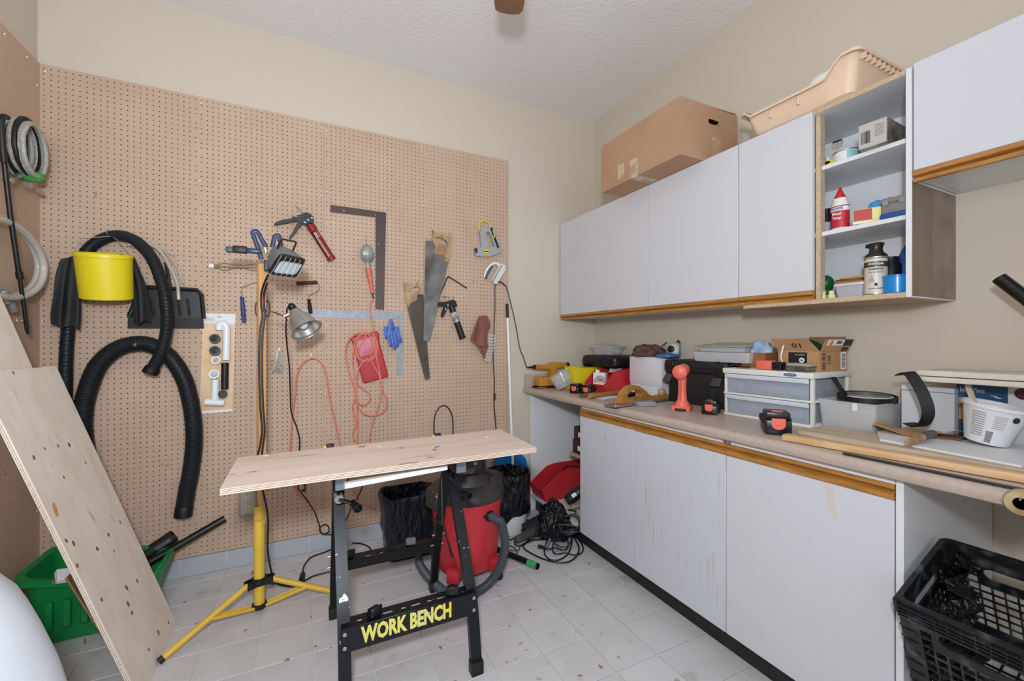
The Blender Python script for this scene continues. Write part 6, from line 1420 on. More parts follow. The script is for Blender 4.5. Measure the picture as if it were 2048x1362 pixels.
kx, kz = pp_(1200, 340); nrm_ = pu.cross(V((0, 0, 1))); b = MB(); b.lathe([(.010, 0), (.011, .012), (.009, .02), (.018, .032), (.0215, .045), (.018, .058), (.008, .064), (0, .065)], o__+pu*kx+nrm_*.021+V((0, 0, kz-.045)), (0, 0, 1), 18); part(pln, 'knob', b, M_beech)
Tm = Matrix(((pu.x, nrm_.x, 0, o__.x), (pu.y, nrm_.y, 0, o__.y), (0, 0, 1, CT), (0, 0, 0, 1)))
b = MB(); b.rbox(-.065, pl_len+.05, -.018, .062, .004, .0115, .002, 1, Tm); part(pln, 'metal_plate', b, M_steel)
b = MB()
for x_, y_ in ((-.05, -.008), (-.05, .05), (pl_len+.035, -.008), (pl_len+.035, .05)): b = MB(); b.cyl(Tm @ V((x_, y_, .011)), Tm @ V((x_, y_, .032)), .003, n=8); b.cyl(Tm @ V((x_, y_, .028)), Tm @ V((x_, y_, .032)), .007, n=8); part(pln, 'wing_screw', b, M_steel)
b = MB(); b.cyl(Tm @ V((.09, -.001, .03)), Tm @ V((.09, .001-.003, .03)), .004, n=8); part(pln, 'brass_pin', b, M_brass)
b = MB(); b.box(-.055, pl_len+.04, -.012, .056, 0, .0038, Tm); part(pln, 'felt_pad', b, M_blackm)
b = MB(); b.rbox(-.05, .05, -.028, .028, 0, .024, .003, 1, TR(on_z(1284, 812, CT)+V((.02, .0, 0)), 0, 0, RAD(-15))); solo('sanding_block', b, mat('grey_sponge', '8C8E94', .8), 'grey rectangular sanding sponge in front of the wooden float', 'block')
b = MB(); b.rbox(-.03, .03, -.02, .02, 0, .035, .008, 2, TR((-.25, -.80, CT), 0, 0, .4)); b.lathe([(.006, 0), (.012, .01), (.012, .03), (0, .03)], (-.25, -.76, CT+.02), (.2, -.3, 1), 12); solo('small_clamp', b, M_blackp, 'small black plastic clamp behind the wooden float', 'clamp')
b = MB(); b.rbox(-.028, .028, -.028, .028, 0, .028, .009, 2, TR((-.30, -.745, CT), 0, 0, .2)); solo('tape_measure', b, M_blackp, 'little black case seen through the wooden float handle', 'case')
# black toolbox
M_tbx = mat('toolbox_black', '141517', .55, hx2='1E1F21', scale=20)
tbx = thing('toolbox', 'black plastic toolbox with two open front latches, against the wall', 'toolbox', (-.13, -1.12, CT))
ya_, yb_ = yx(1333, -.245), yx(1450, -.245); zt2 = zx(1385, 722, -.245)
T = TR((0, 0, 0)); b = MB(); b.rbox(-.238, -.03, yb_+.006, ya_-.006, CT, zt2-.062, .010, 2); part(tbx, 'tub', b, M_tbx)
b = MB(); b.rbox(-.25, -.024, yb_-.012, ya_+.018, zt2-.064, zt2, .014, 3); ld = part(tbx, 'lid', b, M_tbx)
for f_ in (.12, .5, .88):
    y_ = ya_+(yb_-ya_)*f_; b = MB(); b.rbox(-.2535, -.10, y_-.006, y_+.006, zt2-.05, zt2+.003, .002, 1); part(ld, 'lid_rib', b, M_blackp)
b = MB(); b.box(-.2515, -.249, yb_-.005, ya_+.01, zt2-.036, zt2-.032); part(ld, 'lid_groove', b, M_blackp)
for f_ in (.10, .93):
    y_ = ya_+(yb_-ya_)*f_; b = MB(); b.rbox(-.262, -.246, y_-.026, y_+.026, zt2-.075, zt2-.05, .003, 1); lt = part(tbx, 'latch_mount', b, M_blackp)
    b = MB(); b.rbox(-.0, .006, -.026, .026, -.05, .0, .002, 1, TR((-.262, y_, zt2-.075), 0, RAD(38), 0)); part(lt, 'latch_flap', b, mat('latch_grey', '3C3D3E', .4))
# organisers on the toolbox
M_org_ = clear('organiser_plastic', 'DADDE2', .5, .12)
og = thing('organiser_box', 'clear lower organiser tray of screws on the toolbox', 'organiser', (-.13, -1.3, zt2))
y0_, y1_ = yx(1384, -.235), yx(1497, -.235)
b = MB(); rg = lambda e, z: rring(-.235+e, -.04-e, y1_+e, y0_-e, z, .012, 3); b.loft([rg(.006, zt2+.0005), rg(0, zt2+.05), rg(.002, zt2+.05), rg(.008, zt2+.003)]); part(og, 'tray_shell', b, M_org_)
b = MB(); rnd = random.Random(2)
for i in range(150):
    p = V((rnd.uniform(-.225, -.05), rnd.uniform(y1_+.01, y0_-.01), zt2+rnd.uniform(.006, .03))); d = V((rnd.uniform(-1, 1), rnd.uniform(-1, 1), rnd.uniform(-.3, .3))).normalized()*.012; b.cyl(p-d, p+d, .002, n=5)
part(og, 'screws', b, mat('zinc_screws', '9FA2A6', .35, .7), kind='stuff')
og2 = thing('organiser_box', 'grey lidded organiser of fasteners stacked on the clear tray', 'organiser', (-.13, -1.3, zt2+.05))
y2_, y3_ = yx(1400, -.2), yx(1492, -.2)
b = MB(); rg2 = lambda e, z: rring(-.215+e, -.045-e, y3_+e, y2_-e, z, .012, 3); b.loft([rg2(.004, zt2+.051), rg2(0, zt2+.078), rg2(.002, zt2+.078), rg2(.006, zt2+.053)]); part(og2, 'tray_shell', b, M_org_)
b = MB()
for i in range(110):
    p = V((rnd.uniform(-.205, -.055), rnd.uniform(y3_+.01, y2_-.01), zt2+rnd.uniform(.056, .072))); d = V((rnd.uniform(-1, 1), rnd.uniform(-1, 1), rnd.uniform(-.3, .3))).normalized()*.01; b.cyl(p-d, p+d, .002, n=5)
part(og2, 'screws', b, MATS['zinc_screws'], kind='stuff')
b = MB(); b.rbox(-.11, .09, y3_-.015-(y2_+y3_)/2, y2_+.018-(y2_+y3_)/2, 0, .007, .002, 1, TR((-.115, (y2_+y3_)/2, zt2+.084), 0, RAD(-5), 0)); part(og2, 'lid', b, mat('smoky_lid', 'A3A09A', .25))
# coral cordless flashlight
fl_ = thing('cordless_flashlight', 'coral red cordless flashlight body standing on its battery foot', 'flashlight', (-.44, -1.27, CT))
fc = V((-.435, -1.265, CT)); T = TR(fc, 0, 0, RAD(-62))
b = MB(); b.rbox(-.042, .042, -.03, .05, .0, .012, .002, 1, T @ Matrix.Translation((0, 0, .012)))
b.rbox(-.042, -.026, -.03, .05, 0, .014, .002, 1, T); b.rbox(.026, .042, -.03, .05, 0, .014, .002, 1, T); part(fl_, 'battery_foot', b, M_coral)
b = MB(); b.loft([[T @ V((x_*k, y_*m_+.01, z_)) for x_, y_ in [(cos(2*pi*i/16), sin(2*pi*i/16)) for i in range(16)]] for k, m_, z_ in ((.036, .038, .022), (.034, .034, .035), (.022, .024, .052), (.019, .022, .10), (.020, .023, .14), (.022, .024, .165))]); part(fl_, 'handle', b, M_coral)
hc_ = T @ V((0, .005, .195)); hd_ = (T.to_3x3() @ V((0, -1, -.12))).normalized()
b = MB(); b.lathe([(0, -.055), (.022, -.052), (.03, -.035), (.031, .0), (.030, .03), (.0345, .032), (.035, .046), (.030, .052), (.022, .058), (0, .061)], hc_, hd_, 26); part(fl_, 'head', b, M_coral)
b = MB(); b.tube([T @ V((0, -.0135-.0, .05+.006*i)) for i in range(17)], .0022, 6); part(fl_, 'grip_ridge', b, mat('coral_dark', 'BF4435', .5))
b = MB(); b.box(-.022, .022, -.0325, -.0305, .0005, .0115, T @ Matrix.Translation((0, .001, 0))); part(fl_, 'foot_slot', b, M_ink)
# two-drawer plastic unit
M_duw = mat('offwhite_frame', 'DDDBD3', .45); M_drw = clear('drawer_plastic', 'D3DCEA', .30, .2)
du = thing('drawer_unit', 'two-drawer clear plastic storage unit with off-white frame on the worktop', 'drawer unit', (-.18, -1.6, CT), RAD(3))
D0, D1 = (-.15, .15), (-.195, .182)   # local x depth and y width
def du_box(name, m, *a, root=du, r=.004): b = MB(); b.rbox(*a, r, 2); return part(root, name, b, m, local=True)
du_box('top_cap', M_duw, D0[0]-.006, D0[1]+.004, D1[0]-.004, D1[1]+.004, .193, .217)
du_box('middle_rail', M_duw, D0[0]-.004, D0[1], D1[0], D1[1], .098, .107, r=.002)
du_box('bottom_rail', M_duw, D0[0]-.004, D0[1], D1[0], D1[1], 0, .012, r=.002)
for sx_ in (D0[0]+.002, D0[1]-.02):
    for sy_ in (D1[0]+.001, D1[1]-.013): du_box('corner_post', M_duw, sx_, sx_+.018, sy_, sy_+.012, .0125, .1925, r=.002)
for z0_ in (.014, .109):
    b = MB(); rg = lambda e, z: rring(D0[0]-.003+e, D0[1]-.01-e, D1[0]+.016+e, D1[1]-.016-e, z, .008, 3); b.loft([rg(.002, z0_), rg(0, z0_+.078), rg(.002, z0_+.078), rg(.004, z0_+.003)]); dr = part(du, 'drawer', b, M_drw, local=True)
    b = MB(); b.rbox(D0[0]-.012, D0[0]-.003, D1[0]+.012, D1[1]-.012, z0_+.064, z0_+.083, .003, 2); part(dr, 'drawer_lip', b, mat('drawer_lip', 'C7CEDA', .4), local=True)
    b = MB(); b.rbox(D0[0]+.03, D0[1]-.04, D1[0]+.04, D1[1]-.04, z0_+.005, z0_+.045, .02, 2); part(dr, 'contents', b, mat('dim_blue_contents', '4D6480', .7, hx2='7F92A8', scale=14), local=True)
b = MB(); yy = yx(1574, -.337)+1.6
T_ = TR((D0[0]-.0065, yy, .205)); b.prism([(.024*max(-1, min(1, 1.25*cos(a))), .0065*sin(a)) for a in [2*pi*i/24 for i in range(24)]], .0012, T_ @ V((0, 0, 0)), (0, -1, 0), (0, 0, 1)); lg = part(du, 'logo_badge', b, mat('badge_blue', '3D5F95', .4), local=True)
tm = text_mb('GRACIOUS LIVING', .006, T_ @ V((-.0013, -.002, 0)), (0, -1, 0), (0, 0, 1), M_paper and .0004, width=.034); part(lg, 'lettering', tm, M_paper, local=True)
ZU = CT+.2175
# on the drawer unit: parcel box, wooden box, tool pieces
M_card = mat('cardboard', 'B98F66', .8, hx2='AF855C', scale=7, bump=.08, bscale=90); M_cardk = mat('cardboard_edge', 'D9B48C', .8)
az = thing('parcel_box', 'open cardboard parcel box with barcode and arrows, on the drawer unit', 'box', (-.12, -1.69, ZU))
bx0, bx1, by0, by1 = -.225, -.02, -1.775, -1.608; hz_ = .082; zt3 = ZU+hz_
for nm, a in (('bottom', (bx0, bx1, by0, by1, ZU, ZU+.003)), ('side', (bx0, bx0+.003, by0, by1, ZU+.003, zt3)), ('side', (bx1-.003, bx1, by0, by1, ZU+.003, zt3)), ('side', (bx0+.003, bx1-.003, by0, by0+.003, ZU+.003, zt3)), ('side', (bx0+.003, bx1-.003, by1-.003, by1, ZU+.003, zt3))):
    b = MB(); b.box(*a); part(az, nm, b, M_card)
b = MB(); T = TR((bx0, 0, zt3), 0, RAD(-34), 0); b.prism([(by0, 0), (by1, 0), (by1+.012, .062), (by0+.028, .062)], .003, (0, 0, 0), (0, 1, 0), (0, 0, 1))
for i, p in enumerate(b.v): b.v[i] = T @ p
f1 = part(az, 'flap', b, M_card); uu = V((0, -1, 0)); vv = T.to_3x3() @ V((0, 0, 1)); lettering(f1, '10', .034, T @ V((-.001, (by0+by1)/2-.008, .032)), -uu*1.0 if False else V((0, 1, 0)), -vv, M_ink, width=.036, lift=.0028)
b = MB(); T = TR((0, by0, zt3), RAD(24), 0, 0); b.box(bx0+.004, bx1+.004, -.003, 0, 0, .055, T); f2 = part(az, 'flap', b, M_card)
v2 = T.to_3x3() @ V((0, 0, 1)); u2 = V((1, 0, 0)); fo_ = lambda x_, z_: T @ V((x_, -.0032, z_))
part(f2, 'shipping_label', patch(fo_(bx0+.08, .041), u2, v2, .12, .026, .0005), M_paper)
part(f2, 'orange_diamond', MB().prism([(-.015, 0), (0, -.017), (.015, 0), (0, .017)], .0006, fo_(bx0+.047, .038)-v2*.0+V((0, -.0006, 0)), u2, v2), mat('hazard_orange', 'E08A22', .5))
part(f2, 'black_print', patch(fo_(bx1-.035, .041), u2, v2, .062, .028, .0006), M_ink)
part(f2, 'label_codes', bars(fo_(bx0+.105, .042)+V((0, -.0007, 0)), u2, v2, .04, .014, 7), M_ink); part(f2, 'stripe_print', bars(fo_(bx1-.036, .012), u2, v2, .05, .018, 9), M_ink)
b = MB(); T = TR((bx1, 0, zt3), 0, RAD(12), 0); b.box(-.003, 0, by0+.01, by1-.01, 0, .062, T); part(az, 'flap', b, mat('cardboard_inside', '94704F', .85))
b = MB(); T = TR((0, by1, zt3), RAD(-15), 0, 0); b.box(bx0+.01, bx1-.01, 0, .003, 0, .05, T); part(az, 'flap', b, MATS['cardboard_inside'])
# print on the two seen faces
fx = bx0-.0002; lab = lambda y_, z_: V((fx, y_, ZU+z_)); part(az, 'black_label', patch(lab(by0+.085, .052), (0, -1, 0), (0, 0, 1), .075, .05, .0006), M_ink)
b = MB(); c_ = lab(by0+.068, .044)-V((.0008, 0, 0)); b.prism([(.011*cos(a), .011*sin(a)) for a in [2*pi*i/20 for i in range(20)]], .0004, c_, (0, -1, 0), (0, 0, 1), [[(-.004, -.006), (.007, 0), (-.004, .006)]]); part(az, 'play_mark', b, M_paper)
lettering(az, 'recycle me', .008, lab(by0+.075, .066)-V((.0008, 0, 0)), (0, 1, 0), (0, 0, -1), M_paper, width=.04, lift=.0004)
fy = by0-.0002; sid = lambda x_, z_: V((x_, fy, ZU+z_)); U_ = (1, 0, 0)
part(az, 'striped_panel', bars(sid(bx0+.03, .04), (0, 0, 1), (-1, 0, 0), .07, .024, 11, seed=3), M_ink)
b = MB()
for x_ in (bx0+.062, bx0+.075): b.prism([(-.0015, 0), (.0015, 0), (.0015, .022), (.005, .022), (0, .03), (-.005, .022), (-.0015, .022)], .0005, sid(x_, .036), U_, (0, 0, 1))
patch(sid(bx0+.0685, .031), U_, (0, 0, 1), .022, .003, .0005, b); part(az, 'up_arrows', b, M_ink)
part(az, 'barcode_label', patch(sid(bx1-.03, .042), U_, (0, 0, 1), .042, .072, .0004), M_paper); part(az, 'barcode', bars(sid(bx1-.03, .042)-V((0, .0005, 0)), (0, 0, 1), (-1, 0, 0), .06, .028, 22, seed=9), M_ink)
b = MB(); b.tube(cr([(bx0-.012, -1.64, zt3+.03), (bx0-.02, -1.635, zt3-.01), (bx0-.016, -1.63, ZU+.05), (bx0-.022, -1.645, ZU+.025)], 5), .003, 6); solo('string', b, M_pure, 'short white cord hanging over the parcel box flap', 'cord')
lump('green_cloth', 'dark green cloth sticking out of the parcel box', 'cloth', (-.115, -1.66, ZU+.0035), .085, .06, .082, mat('green_felt', '0E4A2D', .95, hx2='0B3D25', scale=30), 3, .35)
wb2 = thing('small_box', 'small open brown fibreboard box on the drawer unit, holding blue tissue', 'box', (-.15, -1.5, ZU))
yl, yr = yx(1483, -.2), yx(1531, -.2); M_fib = mat('brown_fibreboard', '9C6B3C', .7, hx2='8A5C32', scale=9)
for a in ((-.2, -.196, yr, yl, ZU, ZU+.07), (-.07, -.066, yr, yl, ZU, ZU+.07), (-.196, -.07, yr, yr+.004, ZU, ZU+.07), (-.196, -.07, yl-.004, yl, ZU, ZU+.07)): b = MB(); b.box(*a); part(wb2, 'side', b, M_fib)
b = MB(); b.box(-.196, -.07, yr+.004, yl-.004, ZU, ZU+.004); part(wb2, 'bottom', b, M_fib)
lump('blue_tissue', 'crumpled pale blue tissue in the small fibreboard box', 'tissue', (-.133, (yl+yr)/2, ZU+.0045), .055, .05, .075, mat('pale_blue_tissue', 'C9D6E4', .9, hx2='7FA6D6', scale=18), 5, .4)
tp2 = thing('cordless_tool', 'coral red and black tool piece lying at the drawer unit edge', 'tool', (-.28, -1.555, ZU)); yl, yr = yx(1514, -.30), yx(1564, -.30); ym = yl+(yr-yl)*.62
b = MB(); b.rbox(-.31, -.265, ym, yl, ZU+.001, ZU+.04, .006, 2); part(tp2, 'red_body', b, M_coral); b = MB(); b.rbox(-.306, -.268, yr, ym, ZU+.001, ZU+.036, .005, 2); part(tp2, 'black_socket', b, M_batt)
sb_ = thing('sanding_block', 'grey foil covered block leaning at the drawer unit corner', 'block', (-.29, -1.68, ZU)); yl, yr = yx(1570, -.31), yx(1617, -.31)
b = MB(); b.rbox(-.312, -.258, yr, yl, ZU+.0005, ZU+.022, .003, 1); part(sb_, 'lower_block', b, mat('dark_foil', '55544C', .35, .4, hx2='7A786E', scale=30)); b = MB(); b.rbox(-.31, -.25, yr-.002, yl-.004, ZU+.0222, ZU+.034, .002, 1); part(sb_, 'upper_block', b, mat('grey_block', 'A39C92', .7))
pn_ = thing('circuit_card', 'thin green card lying at the left edge of the drawer unit top', 'card', (-.27, -1.47, ZU)); b = MB(); b.box(-.05, .05, -.025, .025, 0, .0025, TR((-.27, -1.475, ZU), 0, 0, .5)); part(pn_, 'board', b, mat('pcb_green', '2F5A45', .5))
b = MB(); b.tube(cr([(-.30, -1.43, ZU+.004), (-.27, -1.425, ZU+.014), (-.24, -1.44, ZU+.008), (-.25, -1.49, ZU+.006)], 4), .0025, 6); part(pn_, 'red_wire', b, mat('dark_red_wire', '6E1F26', .5))
# clear bin with rubber bands
cbn = thing('plastic_bin', 'large translucent plastic bin at the right of the worktop, beneath a black rubber ring', 'bin', (-.15, -1.88, CT))
rg = lambda e, z: rring(-.275+e, -.03-e, -1.985+e, -1.792-e, z, .014, 4)
b = MB(); b.loft([rg(.012, CT+.0005), rg(.008, CT+.012), rg(.0, CT+.108), rg(-.005, CT+.110), rg(-.005, CT+.114), rg(.002, CT+.114), rg(.011, CT+.012), rg(.016, CT+.004)]); part(cbn, 'bin_shell', b, clear('milky_bin', 'EDEEEF', .42, .25))
b = MB(); b.rbox(-.23, -.08, -1.95, -1.83, CT+.006, CT+.04, .015, 2); part(cbn, 'contents', b, mat('dull_contents', 'A09A92', .8, hx2='A39A84', scale=18))
b = MB(); b.box(-.2795, -.2775, -1.93, -1.915, CT+.085, CT+.112); part(cbn, 'clip_tab', b, M_pure)
c_ = V((-.145, -1.90, CT+.126)); b = MB(); k = 40; rings = []
for r_, z_ in ((.092, 0), (.092, .02), (.0885, .02), (.0885, 0), (.092, 0)): rings.append([c_+V((r_*cos(2*pi*i/k), r_*sin(2*pi*i/k), z_-.012+.006*sin(2*pi*i/k+1))) for i in range(k)])
b.loft(rings, cap=False)
rr_ = thing('rubber_ring', 'black rubber edging rolled into a ring over the translucent bin', 'ring', c_); part(rr_, 'band', b, M_rubber)
for r_ in (.07, .052, .034):
    b = MB(); rings = []
    for q, z_ in ((r_, 0), (r_, .012), (r_-.003, .012), (r_-.003, 0), (r_, 0)): rings.append([c_+V((q*cos(2*pi*i/k), q*sin(2*pi*i/k), z_)) for i in range(k)])
    b.loft(rings, cap=False); part(rr_, 'inner_turn', b, mat('grey_rubber', '6D6A66', .5))
b = MB(); b.lathe([(0, .002), (.08, .002), (.08, .006), (0, .006)], c_, (0, 0, 1), 28); part(rr_, 'white_backing', b, mat('tape_white', 'C9C7C2', .6))
b = MB(); b.tube(cr([on_x(1692, 792, -.22), on_x(1680, 776, -.24), on_x(1668, 757, -.24), on_x(1664, 755, -.235)], 4), .011, 6, flat=(.16, 1)); part(rr_, 'loose_end', b, M_rubber)
st_ = thing('rubber_strap', 'black rubber strap curling from the white boards down to the worktop', 'strap', on_x(1840, 860, -.2))
P = cr([on_x(a, e, X_) for a, e, X_ in ((1801, 750, -.26), (1816, 745, -.27), (1830, 760, -.275), (1846, 788, -.28), (1856, 818, -.28), (1853, 840, -.275), (1838, 853, -.25), (1818, 846, -.225))], 6)
def ribbon(P, w_, t, up): 
    b = MB(); rings = []
    for i, p in enumerate(P):
        tg_ = (P[min(i+1, len(P)-1)]-P[max(i-1, 0)]).normalized(); n_ = tg_.cross(V(up)).normalized(); u_ = V(up)
        rings.append([p-u_*w_/2-n_*t/2, p+u_*w_/2-n_*t/2, p+u_*w_/2+n_*t/2, p-u_*w_/2+n_*t/2])
    return b.loft(rings)
part(st_, 'band', ribbon(P, .034, .003, (RT*.85-FW*.35+V((0, 0, .15))).normalized()), M_rubber)
# white shelf boards lying on the paint carton
M_wbd = mat('painted_white_board', 'E2DCD2', .5, hx2='D8D0C4', scale=12)
for i, (z0_, th2, X_, px_, lab) in enumerate(((zx(1850, 762, -.25)-.002, .016, -.25, 1812, 'lower white painted shelf board lying over the paint carton'), (zx(1850, 762, -.25)+.0165, .018, -.235, 1833, 'upper white painted shelf board of the pair over the paint carton'))):
    b = MB(); b.rbox(X_, X_+.2, -2.95, yx(px_, X_), z0_, z0_+th2, .003, 2); solo('shelf_board', b, M_wbd, lab, 'board', 'white shelf boards'); 
    if i == 0: ZB = z0_
b = MB(); b.box(-.2, -.05, -2.08, -1.995, CT, ZB-.0005); 
wc = thing('white_carton', 'white folded carton behind the rubber strap, under the shelf boards', 'carton', (-.1, -2.06, CT)); yw = yx(1909, -.13); b = MB(); b.rbox(-.13, -.03, yw, -2.0, CT+.0, ZB-.025, .002, 1, None); part(wc, 'carton_body', b, mat('grey_white_card', 'D3D6DC', .6)); b = MB(); b.box(-.132, -.03, yw-.002, -1.998, ZB-.045, ZB-.042); part(wc, 'fold_line', b, mat('grey_fold', '8C8F95', .6))
# paint carton
pcn = thing('paint_carton', 'blue and white paint can carton under the white shelf boards', 'carton', (-.06, -2.3, CT))
yA, yB = yx(1913, -.1), yx(2016, -.1); b = MB(); b.rbox(-.1, -.025, -2.55, yA, CT, ZB-.001, .002, 1); part(pcn, 'carton_body', b, mat('carton_white', 'D9D9DC', .5))
part(pcn, 'blue_panel', patch((-.1002, (yA+yB)/2, (CT+ZB)/2), (0, -1, 0), (0, 0, 1), yA-yB, ZB-CT-.002, .0006), mat('paint_blue', '17527E', .4, hx2='134568', scale=6))
lettering(pcn, 'Benjamin Moore', .022, (-.1009, yx(1944, -.1), zx(1944, 780, -.1)), (0, -1, 0), (0, 0, 1), M_paper, width=abs(yx(1918, -.1)-yx(1967, -.1)), bold=.015, lift=.0004)
yc1, yc2 = yx(1918, -.1), yx(1942, -.1); zc = (zx(1928, 795, -.1)+zx(1928, 838, -.1))/2; part(pcn, 'tan_panel', patch((-.1009, (yc1+yc2)/2, zc), (0, -1, 0), (0, 0, 1), abs(yc1-yc2), .075, .0005), mat('tan_print', 'B8906C', .5))
lettering(pcn, 'REGAL', .014, (-.1015, (yc1+yc2)/2, zc+.01), (0, -1, 0), (0, 0, 1), M_ink, width=abs(yc1-yc2)*.9, lift=.0004)
part(pcn, 'white_flash', MB().prism([(-.014, .004), (.0, .0), (.014, -.006), (.004, -.006)], .0005, (-.1009, yx(1992, -.1), zx(1992, 793, -.1)), (0, -1, 0), (0, 0, 1)), M_paper)
part(pcn, 'maroon_disc', MB().prism([(.018*cos(2*pi*i/20), .018*sin(2*pi*i/20)) for i in range(20)], .0006, (-.1002, yx(2046, -.1), zx(2046, 788, -.1)), (0, -1, 0), (0, 0, 1)), mat('maroon_ink', '4A1720', .4))
# timber on the worktop
M_pineb = mat('orange_pine', 'DCB88E', .5, hx2='CDA274', scale=7, stretch=(6, .6, 6)); spots(M_pineb, '7A4E28', 18, .735, .8)
M_gbd = mat('grey_pale_board', 'C9B8A2', .65, hx2='BBA88F', scale=9, stretch=(5, .7, 5))
b = MB(); b.rbox(-.478, -.29, -2.40, -1.835, CT, CT+.018, .002, 1); solo('pale_board', b, M_gbd, 'pale greyish board lying on the worktop below the translucent bin', 'board')
ZP = CT+.0185; b = MB(); b.prism([(-.455, -2.37), (-.13, -2.42), (-.15, -2.02), (-.29, -1.995), (-.425, -2.06)], .006, (0, 0, ZP), (1, 0, 0), (0, 1, 0)); solo('melamine_sheet', b, mat('white_melamine_sheet', 'E2E2E6', .5), 'white melamine panel under the white tub', 'panel')
b = MB(); T = TR((-.612, -1.868, CT+.0015), 0, 0, RAD(-82)); b.rbox(0, .85, -.021, .021, 0, .021, .004, 2, T); b2 = solo('pine_strip', b, M_pineb, 'long orange pine strip lying along the worktop front edge', 'timber')
M_ruler = mat('dark_metal_rule', '3E4148', .35, .6)
b = MB(); T = TR((-.640, -2.06, CT+.0008), 0, 0, RAD(-88.5)); b.rbox(0, .8, -.006, .006, 0, .005, .001, 1, T); b.rbox(0, .8, .009, .0135, 0, .004, .001, 1, T); solo('metal_rule', b, M_ruler, 'dark metal strips beside the pine strip on the worktop edge', 'ruler')
b = MB(); b.rbox(-.08, .08, -.05, .05, 0, .045, .003, 1, TR((-.40, -2.47, CT), 0, 0, .5)); solo('grey_block', b, mat('grey_brown_stone', '857873', .8), 'grey brown block at the right picture edge, against the pine strip', 'block')
# sandpaper, dowel, white tub with stir stick
M_sandp = mat('sandpaper', 'C79A66', .9, hx2='BC8E5B', scale=120, detail=1)
A, B_ = V((-.31, -1.99, ZP+.010)), V((-.25, -2.19, ZP+.010))
b = MB(); b.sheet(lambda u, v: A.lerp(B_, u)+V((.11*v-.02*sin(3*u), .02*v, .004+.022*(2*abs(u-.45))**2*(1-.4*v)+.004*sin(9*u+3*v))), 16, 8, .0012); solo('sandpaper', b, M_sandp, 'curled sheet of tan sandpaper on the white panel', 'sandpaper')
b = MB(); b.sheet(lambda u, v: V((-.235-.0+.10*v, -2.06-.13*u, ZP+.0075+.004*u+.003*sin(5*v))), 8, 6, .002); solo('sandpaper', b, mat('brown_sandpaper', '96704A', .9), 'flat brown sandpaper piece beneath the curled sheet', 'sandpaper')
P0 = on_z(1817, 885, ZP+.018); P1 = P0+V((.16, -.0, .012)); b = MB(); b.cyl(P0, P0.lerp(P1, .55), .0105, n=14); b2 = MB(); dw = thing('dowel', 'short wooden dowel with dark rubber end lying on the white panel', 'dowel', P0); part(dw, 'shaft', b, M_beech); b = MB(); b.cyl(P0.lerp(P1, .55), P1, .0115, n=14); part(dw, 'rubber_end', b, mat('grey_rubber_end', '5B5652', .7))
tw = thing('white_tub', 'tilted white plastic tub with printed label and barcode, holding a stir stick', 'tub', (-.2, -2.245, ZP+.006))
tO = V((-.225, -2.243, ZP+.012)); tax = (V((0.02, -.19, 1))).normalized(); pf = [(.044, 0), (.048, .002), (.069, .108), (.0735, .11), (.074, .118), (.072, .12)]
b = MB(); b.shell(pf, tO, tax, 36, .0018); lo = b.bounds()[0][2]-(ZP+.0065)
for i, p in enumerate(b.v): b.v[i] = p-V((0, 0, lo))
part(tw, 'tub_shell', b, mat('tub_white', 'E3E3E6', .4)); tO = tO-V((0, 0, lo))
nd = (CAM-tO); nd.z = 0; nd.normalize(); sd = V((-nd.y, nd.x, 0)); 
def on_tub(a, z): 
    r_ = .0485+(.021)*z/.108; dirv = nd*cos(a)+sd*sin(a); u, v_, w_ = frame(tax); dirv = (dirv-tax*dirv.dot(tax)).normalized(); return tO+tax*z+dirv*(r_+.0006), dirv
b = MB()
for j in range(11):
    for a0 in (-.75, ):
        q = [on_tub(a0+.5*t/5, .096-.007*j)[0] for t in range(6)]; b.tube(q, .0007, 4)
for j in range(7):
    q = [on_tub(.02+.42*t/5, .092-.006*j)[0] for t in range(6)]; b.tube(q, .0005, 4)
part(tw, 'label_text', b, mat('grey_ink', '5E6066', .6), kind='stuff')
b = MB()
for j in range(11): q = [on_tub(-.13+.26*t/5, .042-.0032*j)[0] for t in range(6)]; b.tube(q, (.0009, .0005)[j % 2], 4)
part(tw, 'barcode', b, M_ink)
q, dv = on_tub(.72, .09); b = MB(); b.cyl(q, q+dv*.0006, .009, n=16); part(tw, 'round_mark', b, mat('navy_ink', '1B2440', .5))
b = MB(); q = on_x(1936, 771, -.17); b.tube([tO+tax*.012+V((0, -.01, 0)), tO.lerp(q, .5)+V((0, 0, .01)), q, q+V((0, .001, .004))], [.009, .010, .010, .006], 10, flat=(1, .3)); part(tw, 'stir_stick', b, mat('birch_stick', 'DCC9AE', .6))
q = on_x(2046, 1006, -.669); tr2 = thing('tape_roll', 'amber tape roll hung on the worktop front edge, cut by the right edge', 'tape', q); b = MB(); b.lathe([(.013, -.012), (.026, -.012), (.03, -.006), (.03, .006), (.026, .012), (.013, .012), (.013, -.012)], q, (1, 0, 0), 24); part(tr2, 'roll', b, mat('amber_tape', 'BFAE84', .35, hx2='94794C', scale=14)); b = MB(); b.cyl(q+V((-.018, 0, .0105)), q+V((.02, 0, .0105)), .002, n=8); part(tr2, 'nail', b, M_steel)
lump('plastic_wrap', 'crumpled clear grey plastic wrap beside the white tub', 'plastic', (-.25, -2.40, ZP+.0065), .07, .06, .03, mat('grey_wrap', 'A9A59E', .3, hx2='C9C6C0', scale=20), 12, .4)
